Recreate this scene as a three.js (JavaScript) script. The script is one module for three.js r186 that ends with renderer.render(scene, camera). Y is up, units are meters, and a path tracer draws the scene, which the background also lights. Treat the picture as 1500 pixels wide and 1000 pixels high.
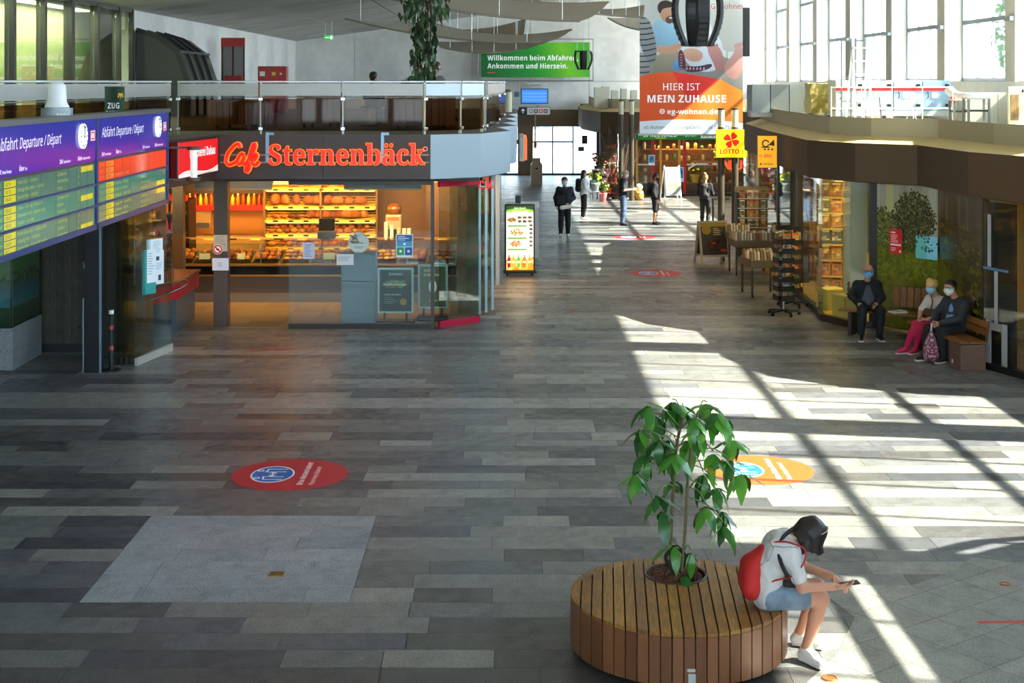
import * as THREE from 'three';
import { mergeGeometries, mergeVertices } from 'three/addons/utils/BufferGeometryUtils.js';
import { RoundedBoxGeometry } from 'three/addons/geometries/RoundedBoxGeometry.js';
import { TextGeometry } from 'three/addons/geometries/TextGeometry.js';
import { FontLoader } from 'three/addons/loaders/FontLoader.js';
import { RectAreaLightUniformsLib } from 'three/addons/lights/RectAreaLightUniformsLib.js';

// ---------------------------------------------------------------- camera, sky, sun, exposure
const F = 2110, CH = 4.5;                                   // focal length in pixels, eye height in metres
const scene = new THREE.Scene();
const camera = new THREE.PerspectiveCamera(2 * Math.atan(500 / F) * 180 / Math.PI, 1.5, 0.1, 400);
camera.position.set(0, CH, 0);
camera.lookAt(0, CH, -10);
camera.setViewOffset(1500, 1000, 0, 379, 1500, 1000);       // shifted lens: verticals stay vertical, eye level at y = 121
camera.updateProjectionMatrix();

const renderer = new THREE.WebGLRenderer();
renderer.shadowMap.enabled = true;
renderer.toneMapping = THREE.LinearToneMapping;
renderer.toneMappingExposure = 1.9;
RectAreaLightUniformsLib.init();

{ // clear summer sky: pale at the horizon, blue above
  const W = 64, H = 128, d = new Float32Array(W * H * 4);
  for (let y = 0; y < H; y++) {
    const e = Math.sin(((y + 0.5) / H - 0.5) * Math.PI), t = Math.pow(Math.max(0, e), 0.55);
    for (let x = 0; x < W; x++) {
      const i = (y * W + x) * 4;
      d[i] = 1.30 * (1 - t) + 0.36 * t; d[i + 1] = 1.42 * (1 - t) + 0.62 * t; d[i + 2] = 1.60 * (1 - t) + 1.12 * t; d[i + 3] = 1;
    }
  }
  const t = new THREE.DataTexture(d, W, H, THREE.RGBAFormat, THREE.FloatType);
  t.mapping = THREE.EquirectangularReflectionMapping; t.magFilter = THREE.LinearFilter; t.needsUpdate = true;
  scene.background = t; scene.environment = t;
  scene.backgroundIntensity = 4.7; scene.environmentIntensity = 4.7;
}
const sun = new THREE.DirectionalLight(new THREE.Color().setRGB(1, 0.93, 0.82), 21);
sun.position.set(60, 0.91 * 60, 0.165 * 60 - 25); sun.target.position.set(0, 0, -25);
sun.castShadow = true; sun.shadow.mapSize.set(4096, 4096);
Object.assign(sun.shadow.camera, { left: -60, right: 60, top: 50, bottom: -50, near: 1, far: 200 });
scene.add(sun, sun.target);

// ---------------------------------------------------------------- helpers
let seed = 7;
const rnd = () => { seed = (seed + 0x6d2b79f5) | 0; let t = Math.imul(seed ^ (seed >>> 15), 1 | seed); t = (t + Math.imul(t ^ (t >>> 7), 61 | t)) ^ t; return ((t ^ (t >>> 14)) >>> 0) / 4294967296; };
const rr = (a, b) => a + (b - a) * rnd(), pick = (a) => a[Math.floor(rnd() * a.length)];
const V = (x, y, z) => new THREE.Vector3(x, y, z), V2 = (x, y) => new THREE.Vector2(x, y);
const at = (px, py, d) => [(px - 750) * d / F, CH - (py - 121) * d / F, -d];   // a point of the place, from its bearing and its distance
const dz = (py) => F * CH / (py - 121), fl = (px, py) => at(px, py, dz(py));   // a point of the floor
const XA = (px, d) => (px - 750) * d / F, YA = (py, d) => CH - (py - 121) * d / F;

const names = {};
function numbered(n) { const k = names[n] = (names[n] ?? -1) + 1; return k ? n + '_' + String(k).padStart(3, '0') : n; }
function shade(o) { o.castShadow = o.receiveShadow = true; return o; }
function thing(name, label, category, p = [0, 0, 0], ry = 0, group) {
  const o = new THREE.Group(); o.name = numbered(name); o.position.set(...p); o.rotation.y = ry;
  o.userData = { label, category }; if (group) o.userData.group = group;
  scene.add(o); return o;
}
function struct(name) { const o = new THREE.Group(); o.name = name; o.userData = { kind: 'structure' }; scene.add(o); return o; }
function copy(src, label, p, ry = src.rotation.y, s) {
  const o = src.clone(); o.name = numbered(src.name.replace(/_\d{3}$/, '')); o.position.set(...p); o.rotation.y = ry; if (s) o.scale.set(...s);
  o.userData = { ...src.userData, label }; scene.add(o); return o;
}
function tidy(g) {
  g = g.index ? g.toNonIndexed() : g;
  for (const k of Object.keys(g.attributes)) if (!['position', 'normal', 'uv', 'color'].includes(k)) g.deleteAttribute(k);
  if (!g.attributes.normal) g.computeVertexNormals();
  return g;
}
function planUV(g) { // uv in metres, each face on the plane it faces
  const p = g.attributes.position, n = g.attributes.normal, uv = new Float32Array(p.count * 2);
  for (let i = 0; i < p.count; i++) {
    const a = Math.abs(n.getX(i)), b = Math.abs(n.getY(i)), c = Math.abs(n.getZ(i));
    if (b >= a && b >= c) { uv[2 * i] = p.getX(i); uv[2 * i + 1] = p.getZ(i); }
    else if (a >= c) { uv[2 * i] = p.getZ(i); uv[2 * i + 1] = p.getY(i); }
    else { uv[2 * i] = p.getX(i); uv[2 * i + 1] = p.getY(i); }
  }
  g.setAttribute('uv', new THREE.BufferAttribute(uv, 2)); return g;
}
const MX = new THREE.Matrix4(), EU = new THREE.Euler(), QU = new THREE.Quaternion();
class B { // collects shapes and joins them into one mesh
  constructor() { this.l = []; this.keep = false; }
  add(g, x = 0, y = 0, z = 0, ry = 0, rx = 0, rz = 0, s = [1, 1, 1]) {
    g = tidy(g); EU.set(rx, ry, rz, 'YXZ'); MX.compose(V(x, y, z), QU.setFromEuler(EU), V(...s)); g.applyMatrix4(MX); this.l.push(g); return this;
  }
  box(w, h, d, x = 0, y = 0, z = 0, ry = 0, rx = 0, rz = 0) { return this.add(new THREE.BoxGeometry(w, h, d), x, y, z, ry, rx, rz); }
  rbox(w, h, d, x = 0, y = 0, z = 0, r = 0.01, ry = 0, rx = 0, rz = 0) { return this.add(new RoundedBoxGeometry(w, h, d, 2, r), x, y, z, ry, rx, rz); }
  cyl(r0, r1, h, x = 0, y = 0, z = 0, n = 18, rx = 0, rz = 0, ry = 0) { return this.add(new THREE.CylinderGeometry(r1, r0, h, n), x, y, z, ry, rx, rz); }
  sph(r, x, y, z, s = [1, 1, 1], n = 14, ry = 0, rz = 0) { return this.add(new THREE.SphereGeometry(r, n, Math.max(6, n - 4)), x, y, z, ry, 0, rz, s); }
  tube(pts, r, seg = 24, n = 7, closed = false) { return this.add(new THREE.TubeGeometry(new THREE.CatmullRomCurve3(pts.map((p) => V(...p)), closed, 'catmullrom', 0.4), seg, r, n, closed)); }
  rod(a, b, r, n = 8) { const d = V(...b).sub(V(...a)), g = new THREE.CylinderGeometry(r, r, d.length(), n); g.applyQuaternion(new THREE.Quaternion().setFromUnitVectors(V(0, 1, 0), d.clone().normalize())); return this.add(g, (a[0] + b[0]) / 2, (a[1] + b[1]) / 2, (a[2] + b[2]) / 2); }
  bar(a, b, w, h) { const d = V(...b).sub(V(...a)), L = d.length(), g = new THREE.BoxGeometry(w, h, L); const m = new THREE.Matrix4().lookAt(V(...b), V(...a), Math.abs(d.y) > 0.95 * L ? V(1, 0, 0) : V(0, 1, 0)); g.applyMatrix4(m); return this.add(g, (a[0] + b[0]) / 2, (a[1] + b[1]) / 2, (a[2] + b[2]) / 2); }
  lathe(pts, n = 20, x = 0, y = 0, z = 0) { return this.add(new THREE.LatheGeometry(pts.map((p) => V2(...p)), n), x, y, z); }
  prism(pts, y0, y1) { // plan polygon [x, z] between two heights
    const s = new THREE.Shape(pts.map((p) => V2(p[0], p[1]))), g = new THREE.ExtrudeGeometry(s, { depth: y1 - y0, bevelEnabled: false });
    g.rotateX(-Math.PI / 2); return this.add(g, 0, y0, 0);
  }
  ext(pts, depth, bevel = 0, x = 0, y = 0, z = 0, ry = 0, rx = 0, rz = 0) { // outline in x, y; thickness towards +z
    const s = new THREE.Shape(pts.map((p) => V2(...p))), g = new THREE.ExtrudeGeometry(s, bevel ? { depth: depth - 2 * bevel, bevelEnabled: true, bevelSize: bevel, bevelThickness: bevel, bevelSegments: 1, bevelOffset: -bevel } : { depth, bevelEnabled: false });
    return this.add(g, x, y, z + bevel, ry, rx, rz);
  }
  geo() { const g = this.l.length > 1 ? mergeGeometries(this.l) : this.l[0]; return this.keep ? g : planUV(g); }
  mesh(name, mat, parent, label) { const o = shade(new THREE.Mesh(this.geo(), mat)); o.name = name; if (label) o.userData.label = label; parent.add(o); return o; }
}
const b = () => new B();
const NTH = ['first', 'second', 'third', 'fourth', 'fifth', 'sixth', 'seventh', 'eighth', 'ninth', 'tenth', 'eleventh', 'twelfth', 'thirteenth', 'fourteenth', 'fifteenth', 'sixteenth', 'seventeenth', 'eighteenth', 'nineteenth', 'twentieth', 'twenty-first', 'twenty-second', 'twenty-third', 'twenty-fourth', 'twenty-fifth', 'twenty-sixth'];
const ORD = (i) => NTH[i] + ' from the left';
function mesh(name, geo, mat, parent) { const o = shade(new THREE.Mesh(geo, mat)); o.name = name; parent.add(o); return o; }
function own(o, label, category, group) { o.name = numbered(o.name); o.userData = { label, category }; if (group) o.userData.group = group; scene.add(o); return o; }

// ---------------------------------------------------------------- materials
function hash2(x, y, s) { let h = Math.imul(x, 374761393) ^ Math.imul(y, 668265263) ^ Math.imul(s, 974634777); h = Math.imul(h ^ (h >>> 13), 1274126177); return ((h ^ (h >>> 16)) >>> 0) / 4294967296; }
function vnoise(u, v, n, s) { // tileable value noise with n cells a side
  const x = u * n, y = v * n, ix = Math.floor(x), iy = Math.floor(y), fx = x - ix, fy = y - iy, a = fx * fx * (3 - 2 * fx), c = fy * fy * (3 - 2 * fy), m = (i) => ((i % n) + n) % n;
  const h = (i, j) => hash2(m(i), m(j), s);
  return (h(ix, iy) * (1 - a) + h(ix + 1, iy) * a) * (1 - c) + (h(ix, iy + 1) * (1 - a) + h(ix + 1, iy + 1) * a) * c;
}
function tex(n, fn, srgb = true, rep = 1) {
  const d = new Uint8Array(n * n * 4);
  for (let y = 0; y < n; y++) for (let x = 0; x < n; x++) { const c = fn(x / n, y / n, x, y), i = (y * n + x) * 4; for (let k = 0; k < 3; k++) d[i + k] = Math.max(0, Math.min(255, 255 * (c.length ? c[k] : c))); d[i + 3] = 255; }
  const t = new THREE.DataTexture(d, n, n); t.wrapS = t.wrapT = THREE.RepeatWrapping; t.magFilter = THREE.LinearFilter; t.repeat.set(rep, rep); if (srgb) t.colorSpace = THREE.SRGBColorSpace; t.needsUpdate = true; return t;
}
const TX = {
  granite: tex(512, (u, v, x, y) => { const g = hash2(x >> 2, y >> 2, 1) * 0.75 + hash2(x >> 1, y >> 1, 2) * 0.25, k = 0.80 + 0.12 * (vnoise(u, v, 90, 4) - 0.5) + 0.12 * (vnoise(u, v, 7, 9) - 0.5); return k + (g > 0.76 ? 0.22 : g < 0.22 ? -0.3 : 0.06 * (hash2(x, y, 3) - 0.5)); }, true, 1.4),
  rough: tex(256, (u, v) => 0.72 + 0.28 * vnoise(u, v, 6, 2) * vnoise(u, v, 30, 8) * 2 - 0.1, false, 0.35),
  terrazzo: tex(256, (u, v, x, y) => { const g = hash2(x >> 1, y >> 1, 11), h = hash2(x >> 2, y >> 2, 12); return 0.72 + (h > 0.7 ? 0.2 : h < 0.25 ? -0.22 : 0) + 0.16 * (g - 0.5); }, true, 3),
  wood: tex(256, (u, v, x, y) => { const s = vnoise(u, v * 0.12, 64, 21), w = vnoise(u, v, 4, 22), k = 0.78 + 0.26 * (s - 0.5) + 0.16 * (w - 0.5) + 0.05 * (hash2(x, y, 5) - 0.5); return [k, k * 0.985, k * 0.96]; }, true, 1.6),
  stain: tex(256, (u, v) => 0.93 + 0.09 * (vnoise(u, v, 4, 31) - 0.5) + 0.05 * (vnoise(u, v, 17, 33) - 0.5), true, 0.25),
  denim: tex(128, (u, v, x, y) => 0.82 + 0.22 * (hash2(x, y >> 1, 41) - 0.5) + 0.2 * (vnoise(u, v, 5, 42) - 0.5), true, 5),
  foil: tex(256, (u, v) => { const n = vnoise(u, v, 14, 51) * 0.6 + vnoise(u, v, 40, 52) * 0.4; return [0.75 + n * 0.25, 0.7 + n * 0.22, 0.35 + n * 0.45]; }, true, 1.5),
  grass: tex(512, (u, v, x, y) => { const n = vnoise(u, v, 8, 61), m = vnoise(u, v * 0.3, 120, 62), k = 0.55 + 0.5 * (m - 0.5) + 0.25 * (n - 0.5); return [0.62 * k, 0.6 * k, 0.13 * k]; }, true, 0.5),
};
TX.fold = tex(256, (u, v) => { const w = u + 0.16 * vnoise(u, v, 4, 91); return 0.5 + 0.3 * Math.sin(6.283 * 3 * w + 5 * vnoise(u, v, 3, 92)) * vnoise(u, v, 5, 93) + 0.15 * vnoise(u, v, 9, 94); }, false, 3);
TX.bump = tex(256, (u, v) => vnoise(u, v, 48, 71) * 0.6 + vnoise(u, v, 120, 72) * 0.4, false, 3);
const cache = new Map();
function mat(color, rough = 0.6, metal = 0, o = {}) {
  const key = [color, rough, metal, JSON.stringify(o, (k, v) => (v?.isTexture ? v.uuid : v))].join();
  if (!cache.has(key)) { const m = new (Object.keys(o).some((k) => /transm|clear|sheen|specular|thick|atten|ior/.test(k)) ? THREE.MeshPhysicalMaterial : THREE.MeshStandardMaterial)({ color, roughness: rough, metalness: metal, ...o }); cache.set(key, m); }
  return cache.get(key);
}
const glow = (color, k, base = color) => mat(base, 0.5, 0, { emissive: color, emissiveIntensity: k });
const M = {
  white: mat('#d9d8d2', 0.7), cream: mat('#d8cfb0', 0.55), wall: mat('#f1efe9', 0.85, 0, { map: TX.stain }), dark: mat('#26241f', 0.5), black: mat('#111112', 0.45), brown: mat('#4a3a2e', 0.5),
  bronze: mat('#54463a', 0.42, 0.25), grey: mat('#7d8790', 0.45, 0.1), steel: mat('#a9acab', 0.3, 0.9), chrome: mat('#d6d8d8', 0.15, 1), alu: mat('#9a9c9a', 0.38, 0.75),
  glass: mat('#f4faf8', 0.02, 0, { transmission: 1, thickness: 0, ior: 1.5 }), tint: mat('#c2aa94', 0.03, 0, { transmission: 1, thickness: 0, ior: 1.5, specularIntensity: 0.3 }), smoke: mat('#e2ebe8', 0.03, 0, { transmission: 1, thickness: 0, ior: 1.5 }),
  red: mat('#c01820', 0.4), rubber: mat('#1a1a1a', 0.8), paper: mat('#e8e6df', 0.8),
};
function canvas(w, h, draw) { const c = document.createElement('canvas'); c.width = w; c.height = h; const x = c.getContext('2d'); draw(x, w, h); const t = new THREE.CanvasTexture(c); t.colorSpace = THREE.SRGBColorSpace; t.magFilter = THREE.LinearFilter; return t; }
function printMat(t, e = 0, rough = 0.5) { return new THREE.MeshStandardMaterial({ map: t, roughness: rough, ...(e ? { emissive: 0xffffff, emissiveMap: t, emissiveIntensity: e } : {}) }); }
// a printed sheet: front face carries the print, centred on x, base at y = 0, facing +z
function sheet(name, w, h, t, parent, x = 0, y = 0, z = 0, o = {}) {
  const m = mesh(name, new THREE.BoxGeometry(w, h, o.d ?? 0.004), o.both ? printMat(t, o.e, o.r) : [M.paper, M.paper, M.paper, M.paper, printMat(t, o.e, o.r), o.back ?? M.paper], parent);
  m.position.set(x, y + h / 2, z); if (o.ry) m.rotation.y = o.ry; if (o.rx) m.rotation.x = o.rx; return m;
}
function font(x, px, bold, fam = 'sans-serif', it) { x.font = (it ? 'italic ' : '') + (bold ? 'bold ' : '') + px + 'px ' + fam; }
function lines(x, x0, y0, w, n, dy, col, lw = 2) { x.fillStyle = col; for (let i = 0; i < n; i++) x.fillRect(x0, y0 + i * dy, w * (0.55 + 0.45 * rnd()), lw); }
const loadFont = (n) => new FontLoader().loadAsync('fonts/droid/' + n + '.typeface.json');
const serifBold = await loadFont('droid_serif_bold'), sansBold = await loadFont('droid_sans_bold');
// ---------------------------------------------------------------- the setting: floor
function hexa(p, t) { // slab with the four corners p (counter-clockwise from outside) and thickness vector t
  const q = p.map((a) => [a[0] + t[0], a[1] + t[1], a[2] + t[2]]), v = [], f = (a, c, d, e) => { for (const k of [a, c, d, a, d, e]) v.push(...k); };
  f(p[0], p[1], p[2], p[3]); f(q[3], q[2], q[1], q[0]);
  for (let i = 0; i < 4; i++) { const j = (i + 1) % 4; f(p[i], q[i], q[j], p[j]); }
  const g = new THREE.BufferGeometry(); g.setAttribute('position', new THREE.Float32BufferAttribute(v, 3)); g.computeVertexNormals(); return g;
}
function clip(poly, a, c) { // keep the part of poly to the left of a -> c
  const out = [], s = (p) => (c[0] - a[0]) * (p[1] - a[1]) - (c[1] - a[1]) * (p[0] - a[0]);
  for (let i = 0; i < poly.length; i++) { const p = poly[i], q = poly[(i + 1) % poly.length], u = s(p), w = s(q); if (u >= 0) out.push(p); if (u * w < 0) out.push([p[0] + (q[0] - p[0]) * u / (u - w), p[1] + (q[1] - p[1]) * u / (u - w)]); }
  return out;
}
function tint(g, c) { const n = g.attributes.position.count, a = new Float32Array(n * 3), k = new THREE.Color(c); for (let i = 0; i < n; i++) { a[3 * i] = k.r; a[3 * i + 1] = k.g; a[3 * i + 2] = k.b; } g.setAttribute('color', new THREE.BufferAttribute(a, 3)); return g; }
const floorMat = new THREE.MeshStandardMaterial({ color: 0xffffff, map: TX.granite, roughness: 0.47, roughnessMap: TX.rough, vertexColors: true });
{
  const fl0 = struct('floor');
  b().box(24.4, 0.3, 78, 0.75, -0.159, -32).mesh('slab_base', mat('#3b3936', 0.8), fl0);
  const tones = ['#8b8987', '#8f8c88', '#a39f99', '#7c7b7e', '#77757a', '#626265', '#b4afa6', '#6e6a67', '#98948f', '#82807e', '#aaa59d'];
  const rows = []; const span = (a, c, n) => { for (let i = 0; i < n; i++) { const e = a + (c - a) * (i + 1) / n; rows.push([a + (c - a) * i / n, e]); } };
  span(9.0, 12.48, 10); span(12.48, 14.98, 7); span(14.98, 17.6, 8);
  for (let z = 17.6; z < 69.9;) { const e = Math.min(69.9, z + rr(0.26, 0.42)); rows.push([z, e]); z = e; }
  const tiles = []; let lastRow = 0;
  for (const [z0, z1] of rows) {
    const zone = z0 > 12.4 && z1 < 15.05, W = Math.min(11.8, 750 * z1 / F + 2), cuts = [];
    for (let x = -W - rr(0, 1.5); x < W; x += rr(0.55, 1.9)) cuts.push(x);
    if (zone) { for (let i = cuts.length - 1; i >= 0; i--) if (Math.abs(cuts[i] + 3.75) < 0.35 || Math.abs(cuts[i] + 1.41) < 0.35) cuts.splice(i, 1); cuts.push(-3.75, -1.41); cuts.sort((p, q) => p - q); }
    const base = rnd() < 0.33 ? pick(tones) : null;
    for (let i = 0; i + 1 < cuts.length; i++) {
      const x0 = cuts[i], x1 = cuts[i + 1], light = zone && x0 > -3.8 && x1 < -1.4;
      if (x0 < -10.4) continue;
      tiles.push({ x0, x1, z0, z1, c: light ? pick(['#bcc0c4', '#b4b9bd', '#c2c4c6']) : base && rnd() < 0.7 ? base : pick(tones), a: (x1 - x0) * (z1 - z0) / (z0 * z0 * z0) });
    }
  }
  tiles.sort((p, q) => q.a - p.a);
  const rest = [];
  tiles.forEach((t, i) => {
    const j = 0.0022, k = 0.012 * rnd(), g = tidy(new THREE.BoxGeometry(t.x1 - t.x0 - 2 * j, 0.03, t.z1 - t.z0 - 2 * j));
    g.translate((t.x0 + t.x1) / 2, -0.015 - 0.0008 * rnd(), -(t.z0 + t.z1) / 2); planUV(g);
    const uv = g.attributes.uv, du = rnd(), dv = rnd(); for (let n = 0; n < uv.count; n++) uv.setXY(n, uv.getX(n) + du, uv.getY(n) + dv);
    const c = new THREE.Color(t.c).multiplyScalar(0.8 + 0.16 * rnd()); tint(g, c);
    if (i < 280) mesh('stone_slab', g, floorMat, fl0); else rest.push(g);
  });
  mesh('stone_slabs', mergeGeometries(rest), floorMat, fl0).userData.kind = 'stuff';
  // the field of square slabs laid on the skew at the right
  const outline = [[1238, 858], [1338, 857], [1392, 838], [1424, 817], [1455, 820], [1500, 826], [1640, 840], [1640, 1030], [1150, 1030], [1225, 960], [1252, 905], [1205, 868]].map(([x, y]) => { const p = fl(x, y); return [p[0], -p[2]]; });
  const ang = 0.62, s = 0.46, ca = Math.cos(ang), sa = Math.sin(ang), skew = [];
  for (let i = -12; i < 14; i++) for (let k = -12; k < 12; k++) {
    const o = [4.2 + (i * ca - k * sa) * s, 12 + (i * sa + k * ca) * s], q = [[0, 0], [1, 0], [1, 1], [0, 1]].map(([u, v]) => [o[0] + ((u * 0.99) * ca - (v * 0.99) * sa) * s, o[1] + ((u * 0.99) * sa + (v * 0.99) * ca) * s]);
    let p = outline; for (let e = 0; e < 4 && p.length; e++) p = clip(p, q[e], q[(e + 1) % 4]);
    if (p.length < 3) continue;
    const g = tidy(new THREE.ExtrudeGeometry(new THREE.Shape(p.map((a) => V2(a[0], a[1]))), { depth: 0.02, bevelEnabled: false })); g.rotateX(-Math.PI / 2);
    g.translate(0, -0.0165, 0); planUV(g); tint(g, new THREE.Color(pick(['#a6a29a', '#9d9a93', '#aeaaa1', '#a3a099'])).multiplyScalar(0.82));
    mesh('square_slab', g, floorMat, fl0);
  }
}
// ---------------------------------------------------------------- outside: forecourts, far houses, trees
const ground = struct('ground_outside');
b().box(160, 0.2, 160, 0, -0.12, -151).box(160, 0.2, 230, 92.6, -0.12, -40).box(70, 0.2, 90, 0, -0.12, 52).mesh('paving', mat('#c9c5bb', 0.85), ground);
{
  const h = thing('office_building', 'pale rendered building across the forecourt seen through the end doors', 'building', [2, 0, -104]);
  b().box(46, 11, 8, 0, 5.5, 0).mesh('wall', mat('#d9d6cf', 0.85), h);
  b().box(46.6, 0.4, 8.6, 0, 11.2, 0).mesh('roof', mat('#8b8880', 0.8), h);
  for (let i = -6; i <= 6; i++) for (let j = 0; j < 3; j++) { const w = b().box(1.5, 1.6, 0.1, i * 3.2, 2.1 + j * 3.4, 4.02).mesh('window', mat('#5f6a72', 0.2), h); b().box(0.07, 1.6, 0.06, i * 3.2, 2.1 + j * 3.4, 4.09).mesh('mullion', M.white, w); }
}
// ---------------------------------------------------------------- right-hand window wall
const WI = 11.7, WO = 12.3, BAY = 5.45, PW = 0.7, CEIL = (x) => 6.5 + (x + 10.5) * 0.1404;
const pierZ = []; for (let k = -8; k < 7; k++) pierZ.push(34.2 + BAY * k);   // far edge of each pier
{
  const w = struct('wall_right');
  b().box(0.6, 4.53, 78, 12.0, 2.265, -32).mesh('parapet_wall', M.wall, w);
  b().box(0.6, 0.8, 78, 12.0, 9.72, -32).mesh('lintel', M.wall, w);
  pierZ.forEach((z) => { b().box(WO - WI, 4.85, PW, (WI + WO) / 2, 6.95, -z + PW / 2).mesh('pier', mat('#cdc8ba', 0.8, 0, { map: TX.stain }), w); b().box(0.1, 0.1, 0.42, WI - 0.06, 6.0, -z + PW / 2 + 0.1).mesh('cable_bracket', M.alu, w); });
  const fr = mat('#8a8f92', 0.45, 0.3);
  pierZ.slice(0, -1).forEach((z, i) => {
    const g = struct('window_' + (i + 1)), z0 = z, z1 = z + BAY - PW, x = WO - 0.08, top = 9.38, sill = 4.53;
    b().box(0.1, 0.09, z1 - z0, x, sill + 0.045, -(z0 + z1) / 2).box(0.1, 0.09, z1 - z0, x, top - 0.045, -(z0 + z1) / 2).box(0.1, top - sill, 0.07, x, (top + sill) / 2, -z0 - 0.035).box(0.1, top - sill, 0.07, x, (top + sill) / 2, -z1 + 0.035).mesh('window_frame', fr, g);
    for (let k = 1; k < 4; k++) b().box(0.08, top - sill, 0.055, x, (top + sill) / 2, -z0 - (z1 - z0) * k / 4).mesh('mullion', fr, g);
    for (const y of [6.11, 7.76]) b().box(0.085, 0.11, z1 - z0 - 0.1, x, y, -(z0 + z1) / 2).mesh('transom', fr, g);
    const ys = [sill + 0.09, 6.055, 6.165, 7.705, 7.815, top - 0.09];
    for (let k = 0; k < 4; k++) for (let j = 0; j < 3; j++) { const a = z0 + (z1 - z0) * k / 4 + 0.04, c = z0 + (z1 - z0) * (k + 1) / 4 - 0.04; b().box(0.008, ys[2 * j + 1] - ys[2 * j], c - a, x, (ys[2 * j] + ys[2 * j + 1]) / 2, -(a + c) / 2).mesh('pane', M.glass, g); }
  });
}
// ---------------------------------------------------------------- ceiling
{
  const c = struct('ceiling'), an = Math.atan(0.1404);
  b().add(hexa([[-11, CEIL(-11) + 0.06, 7], [12.7, CEIL(12.7) + 0.06, 7], [12.7, CEIL(12.7) + 0.06, -71], [-11, CEIL(-11) + 0.06, -71]], [0, 0.3, 0])).mesh('ceiling_slab', mat('#55534d', 0.9), c);
  const pm = [mat('#cfccc2', 0.85, 0, { map: TX.stain }), mat('#c4c1b6', 0.85, 0, { map: TX.stain })];
  for (let i = 0; i < 8; i++) for (let k = 0; k < 19; k++) {
    const x0 = -10.48 + i * 2.85, x1 = x0 + (i === 1 || i === 4 ? 2.76 : 2.83);
    b().add(new THREE.BoxGeometry((x1 - x0) / Math.cos(an), 0.04, 3.985), (x0 + x1) / 2, CEIL((x0 + x1) / 2) + 0.03, 4 - k * 4, 0, 0, an).mesh('ceiling_panel', pm[(i + k * 3) % 5 ? 0 : 1], c);
  }
}
// ---------------------------------------------------------------- end wall with its doors, left wall, back wall
{
  const w = struct('wall_back'), L = -10.5, R = 12.3;
  b().box(9.0, 3.2, 0.3, -6.3, 1.6, -70.15).box(7.0, 3.2, 0.3, 8.8, 1.6, -70.15).mesh('lower_wall', M.wall, w);
  b().box(23.4, 6.9, 0.28, 0.9, 6.6, -70.2).mesh('upper_wall', mat('#b4b1a8', 0.9), w);
  for (let i = 0; i < 8; i++) for (const [y0, y1] of [[3.2, 4.55], [4.58, 11]]) { const x0 = L + i * 2.85; b().box(2.83, Math.min(y1, CEIL(x0 + 2.8) + 0.2) - y0, 0.06, x0 + 1.42, (Math.min(y1, CEIL(x0 + 2.8) + 0.2) + y0) / 2, -70.03).mesh('wall_panel', M.wall, w); }
  b().box(7.2, 0.42, 0.5, 1.75, 2.98, -69.95).box(7.2, 0.36, 0.4, 1.75, 2.6, -69.98).mesh('door_header', mat('#80694e', 0.6), w);
  const d = struct('door_1'), df = mat('#3d4b57', 0.4, 0.3), xs = [-1.8, -0.35, 0.42, 1.02, 1.98, 2.92, 3.95, 4.45, 5.3];
  b().box(0.75, 2.44, 0.35, 0.65, 1.22, -70).mesh('door_post', mat('#8a7458', 0.6), d);
  for (const x of [-1.8, -0.35, 1.98, 2.96, 4.2, 5.3]) b().box(x === 4.2 ? 0.2 : 0.07, 2.44, 0.09, x, 1.22, -70.05).mesh('stile', df, d);
  b().box(7.1, 0.1, 0.1, 1.75, 0.05, -70.06).box(7.1, 0.07, 0.1, 1.75, 2.4, -70.06).mesh('rail', df, d);
  b().box(1.9, 0.08, 0.08, 1.98, 1.62, -70.06).mesh('push_bar', df, d);
  const xs2 = [-1.78, -0.35, 0.28, 1.02, 1.98, 2.96, 4.1, 5.3];
  for (let i = 0; i + 1 < xs2.length; i++) if (i !== 2) b().box(xs2[i + 1] - xs2[i] - 0.07, 2.3, 0.01, (xs2[i] + xs2[i + 1]) / 2, 1.22, -70.06).mesh('pane', M.glass, d);
  for (const x of [1.5, 2.5]) for (let k = 0; k < 4; k++) b().box(0.07, 0.05, 0.004, x - 0.3 + k * 0.18, 0.98, -70.045).mesh('safety_mark', M.dark, d);
}
{
  const w = struct('wall_left');
  b().box(0.3, 10, 30.8, -10.65, 5, -54.8).box(0.3, 10, 23, -10.65, 5, -4.5).mesh('wall_face', M.wall, w);
  b().box(0.3, 3.7, 24, -10.65, 1.85, -27.6).mesh('lower_wall', M.wall, w);
  b().box(0.1, 3.6, 38, -11.6, 5.3, -29).box(1.1, 0.1, 38, -11.1, 7.0, -29).box(1.1, 0.1, 38, -11.1, 3.6, -29).box(1, 3.6, 0.1, -11.1, 5.3, -48).box(1, 3.6, 0.1, -11.1, 5.3, -10).mesh('curtain', mat('#d9cfa9', 0.9, 0, { map: TX.wood }), w);
  const g = struct('window_20'), fr = mat('#2b2824', 0.4, 0.2), Z = [16, 18, 20, 22, 24, 26, 28, 30.1, 32.1, 34.1, 36.2, 38.2, 39.5];
  for (const z of Z) b().box(0.2, 2.95, z > 33 && z < 35 ? 0.24 : 0.15, -10.48, 5.03, -z).mesh('mullion', fr, g);
  b().box(0.16, 0.12, 23.6, -10.48, 3.62, -27.7).box(0.16, 0.1, 23.6, -10.48, 6.47, -27.7).mesh('window_frame', fr, g);
  for (let i = 0; i + 1 < Z.length; i++) b().box(0.012, 2.76, Z[i + 1] - Z[i] - 0.17, -10.49, 5.04, -(Z[i] + Z[i + 1]) / 2).mesh('pane', mat('#cfe0d2', 0.02, 0, { transmission: 1, thickness: 0, ior: 1.9 }), g);
}
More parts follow.
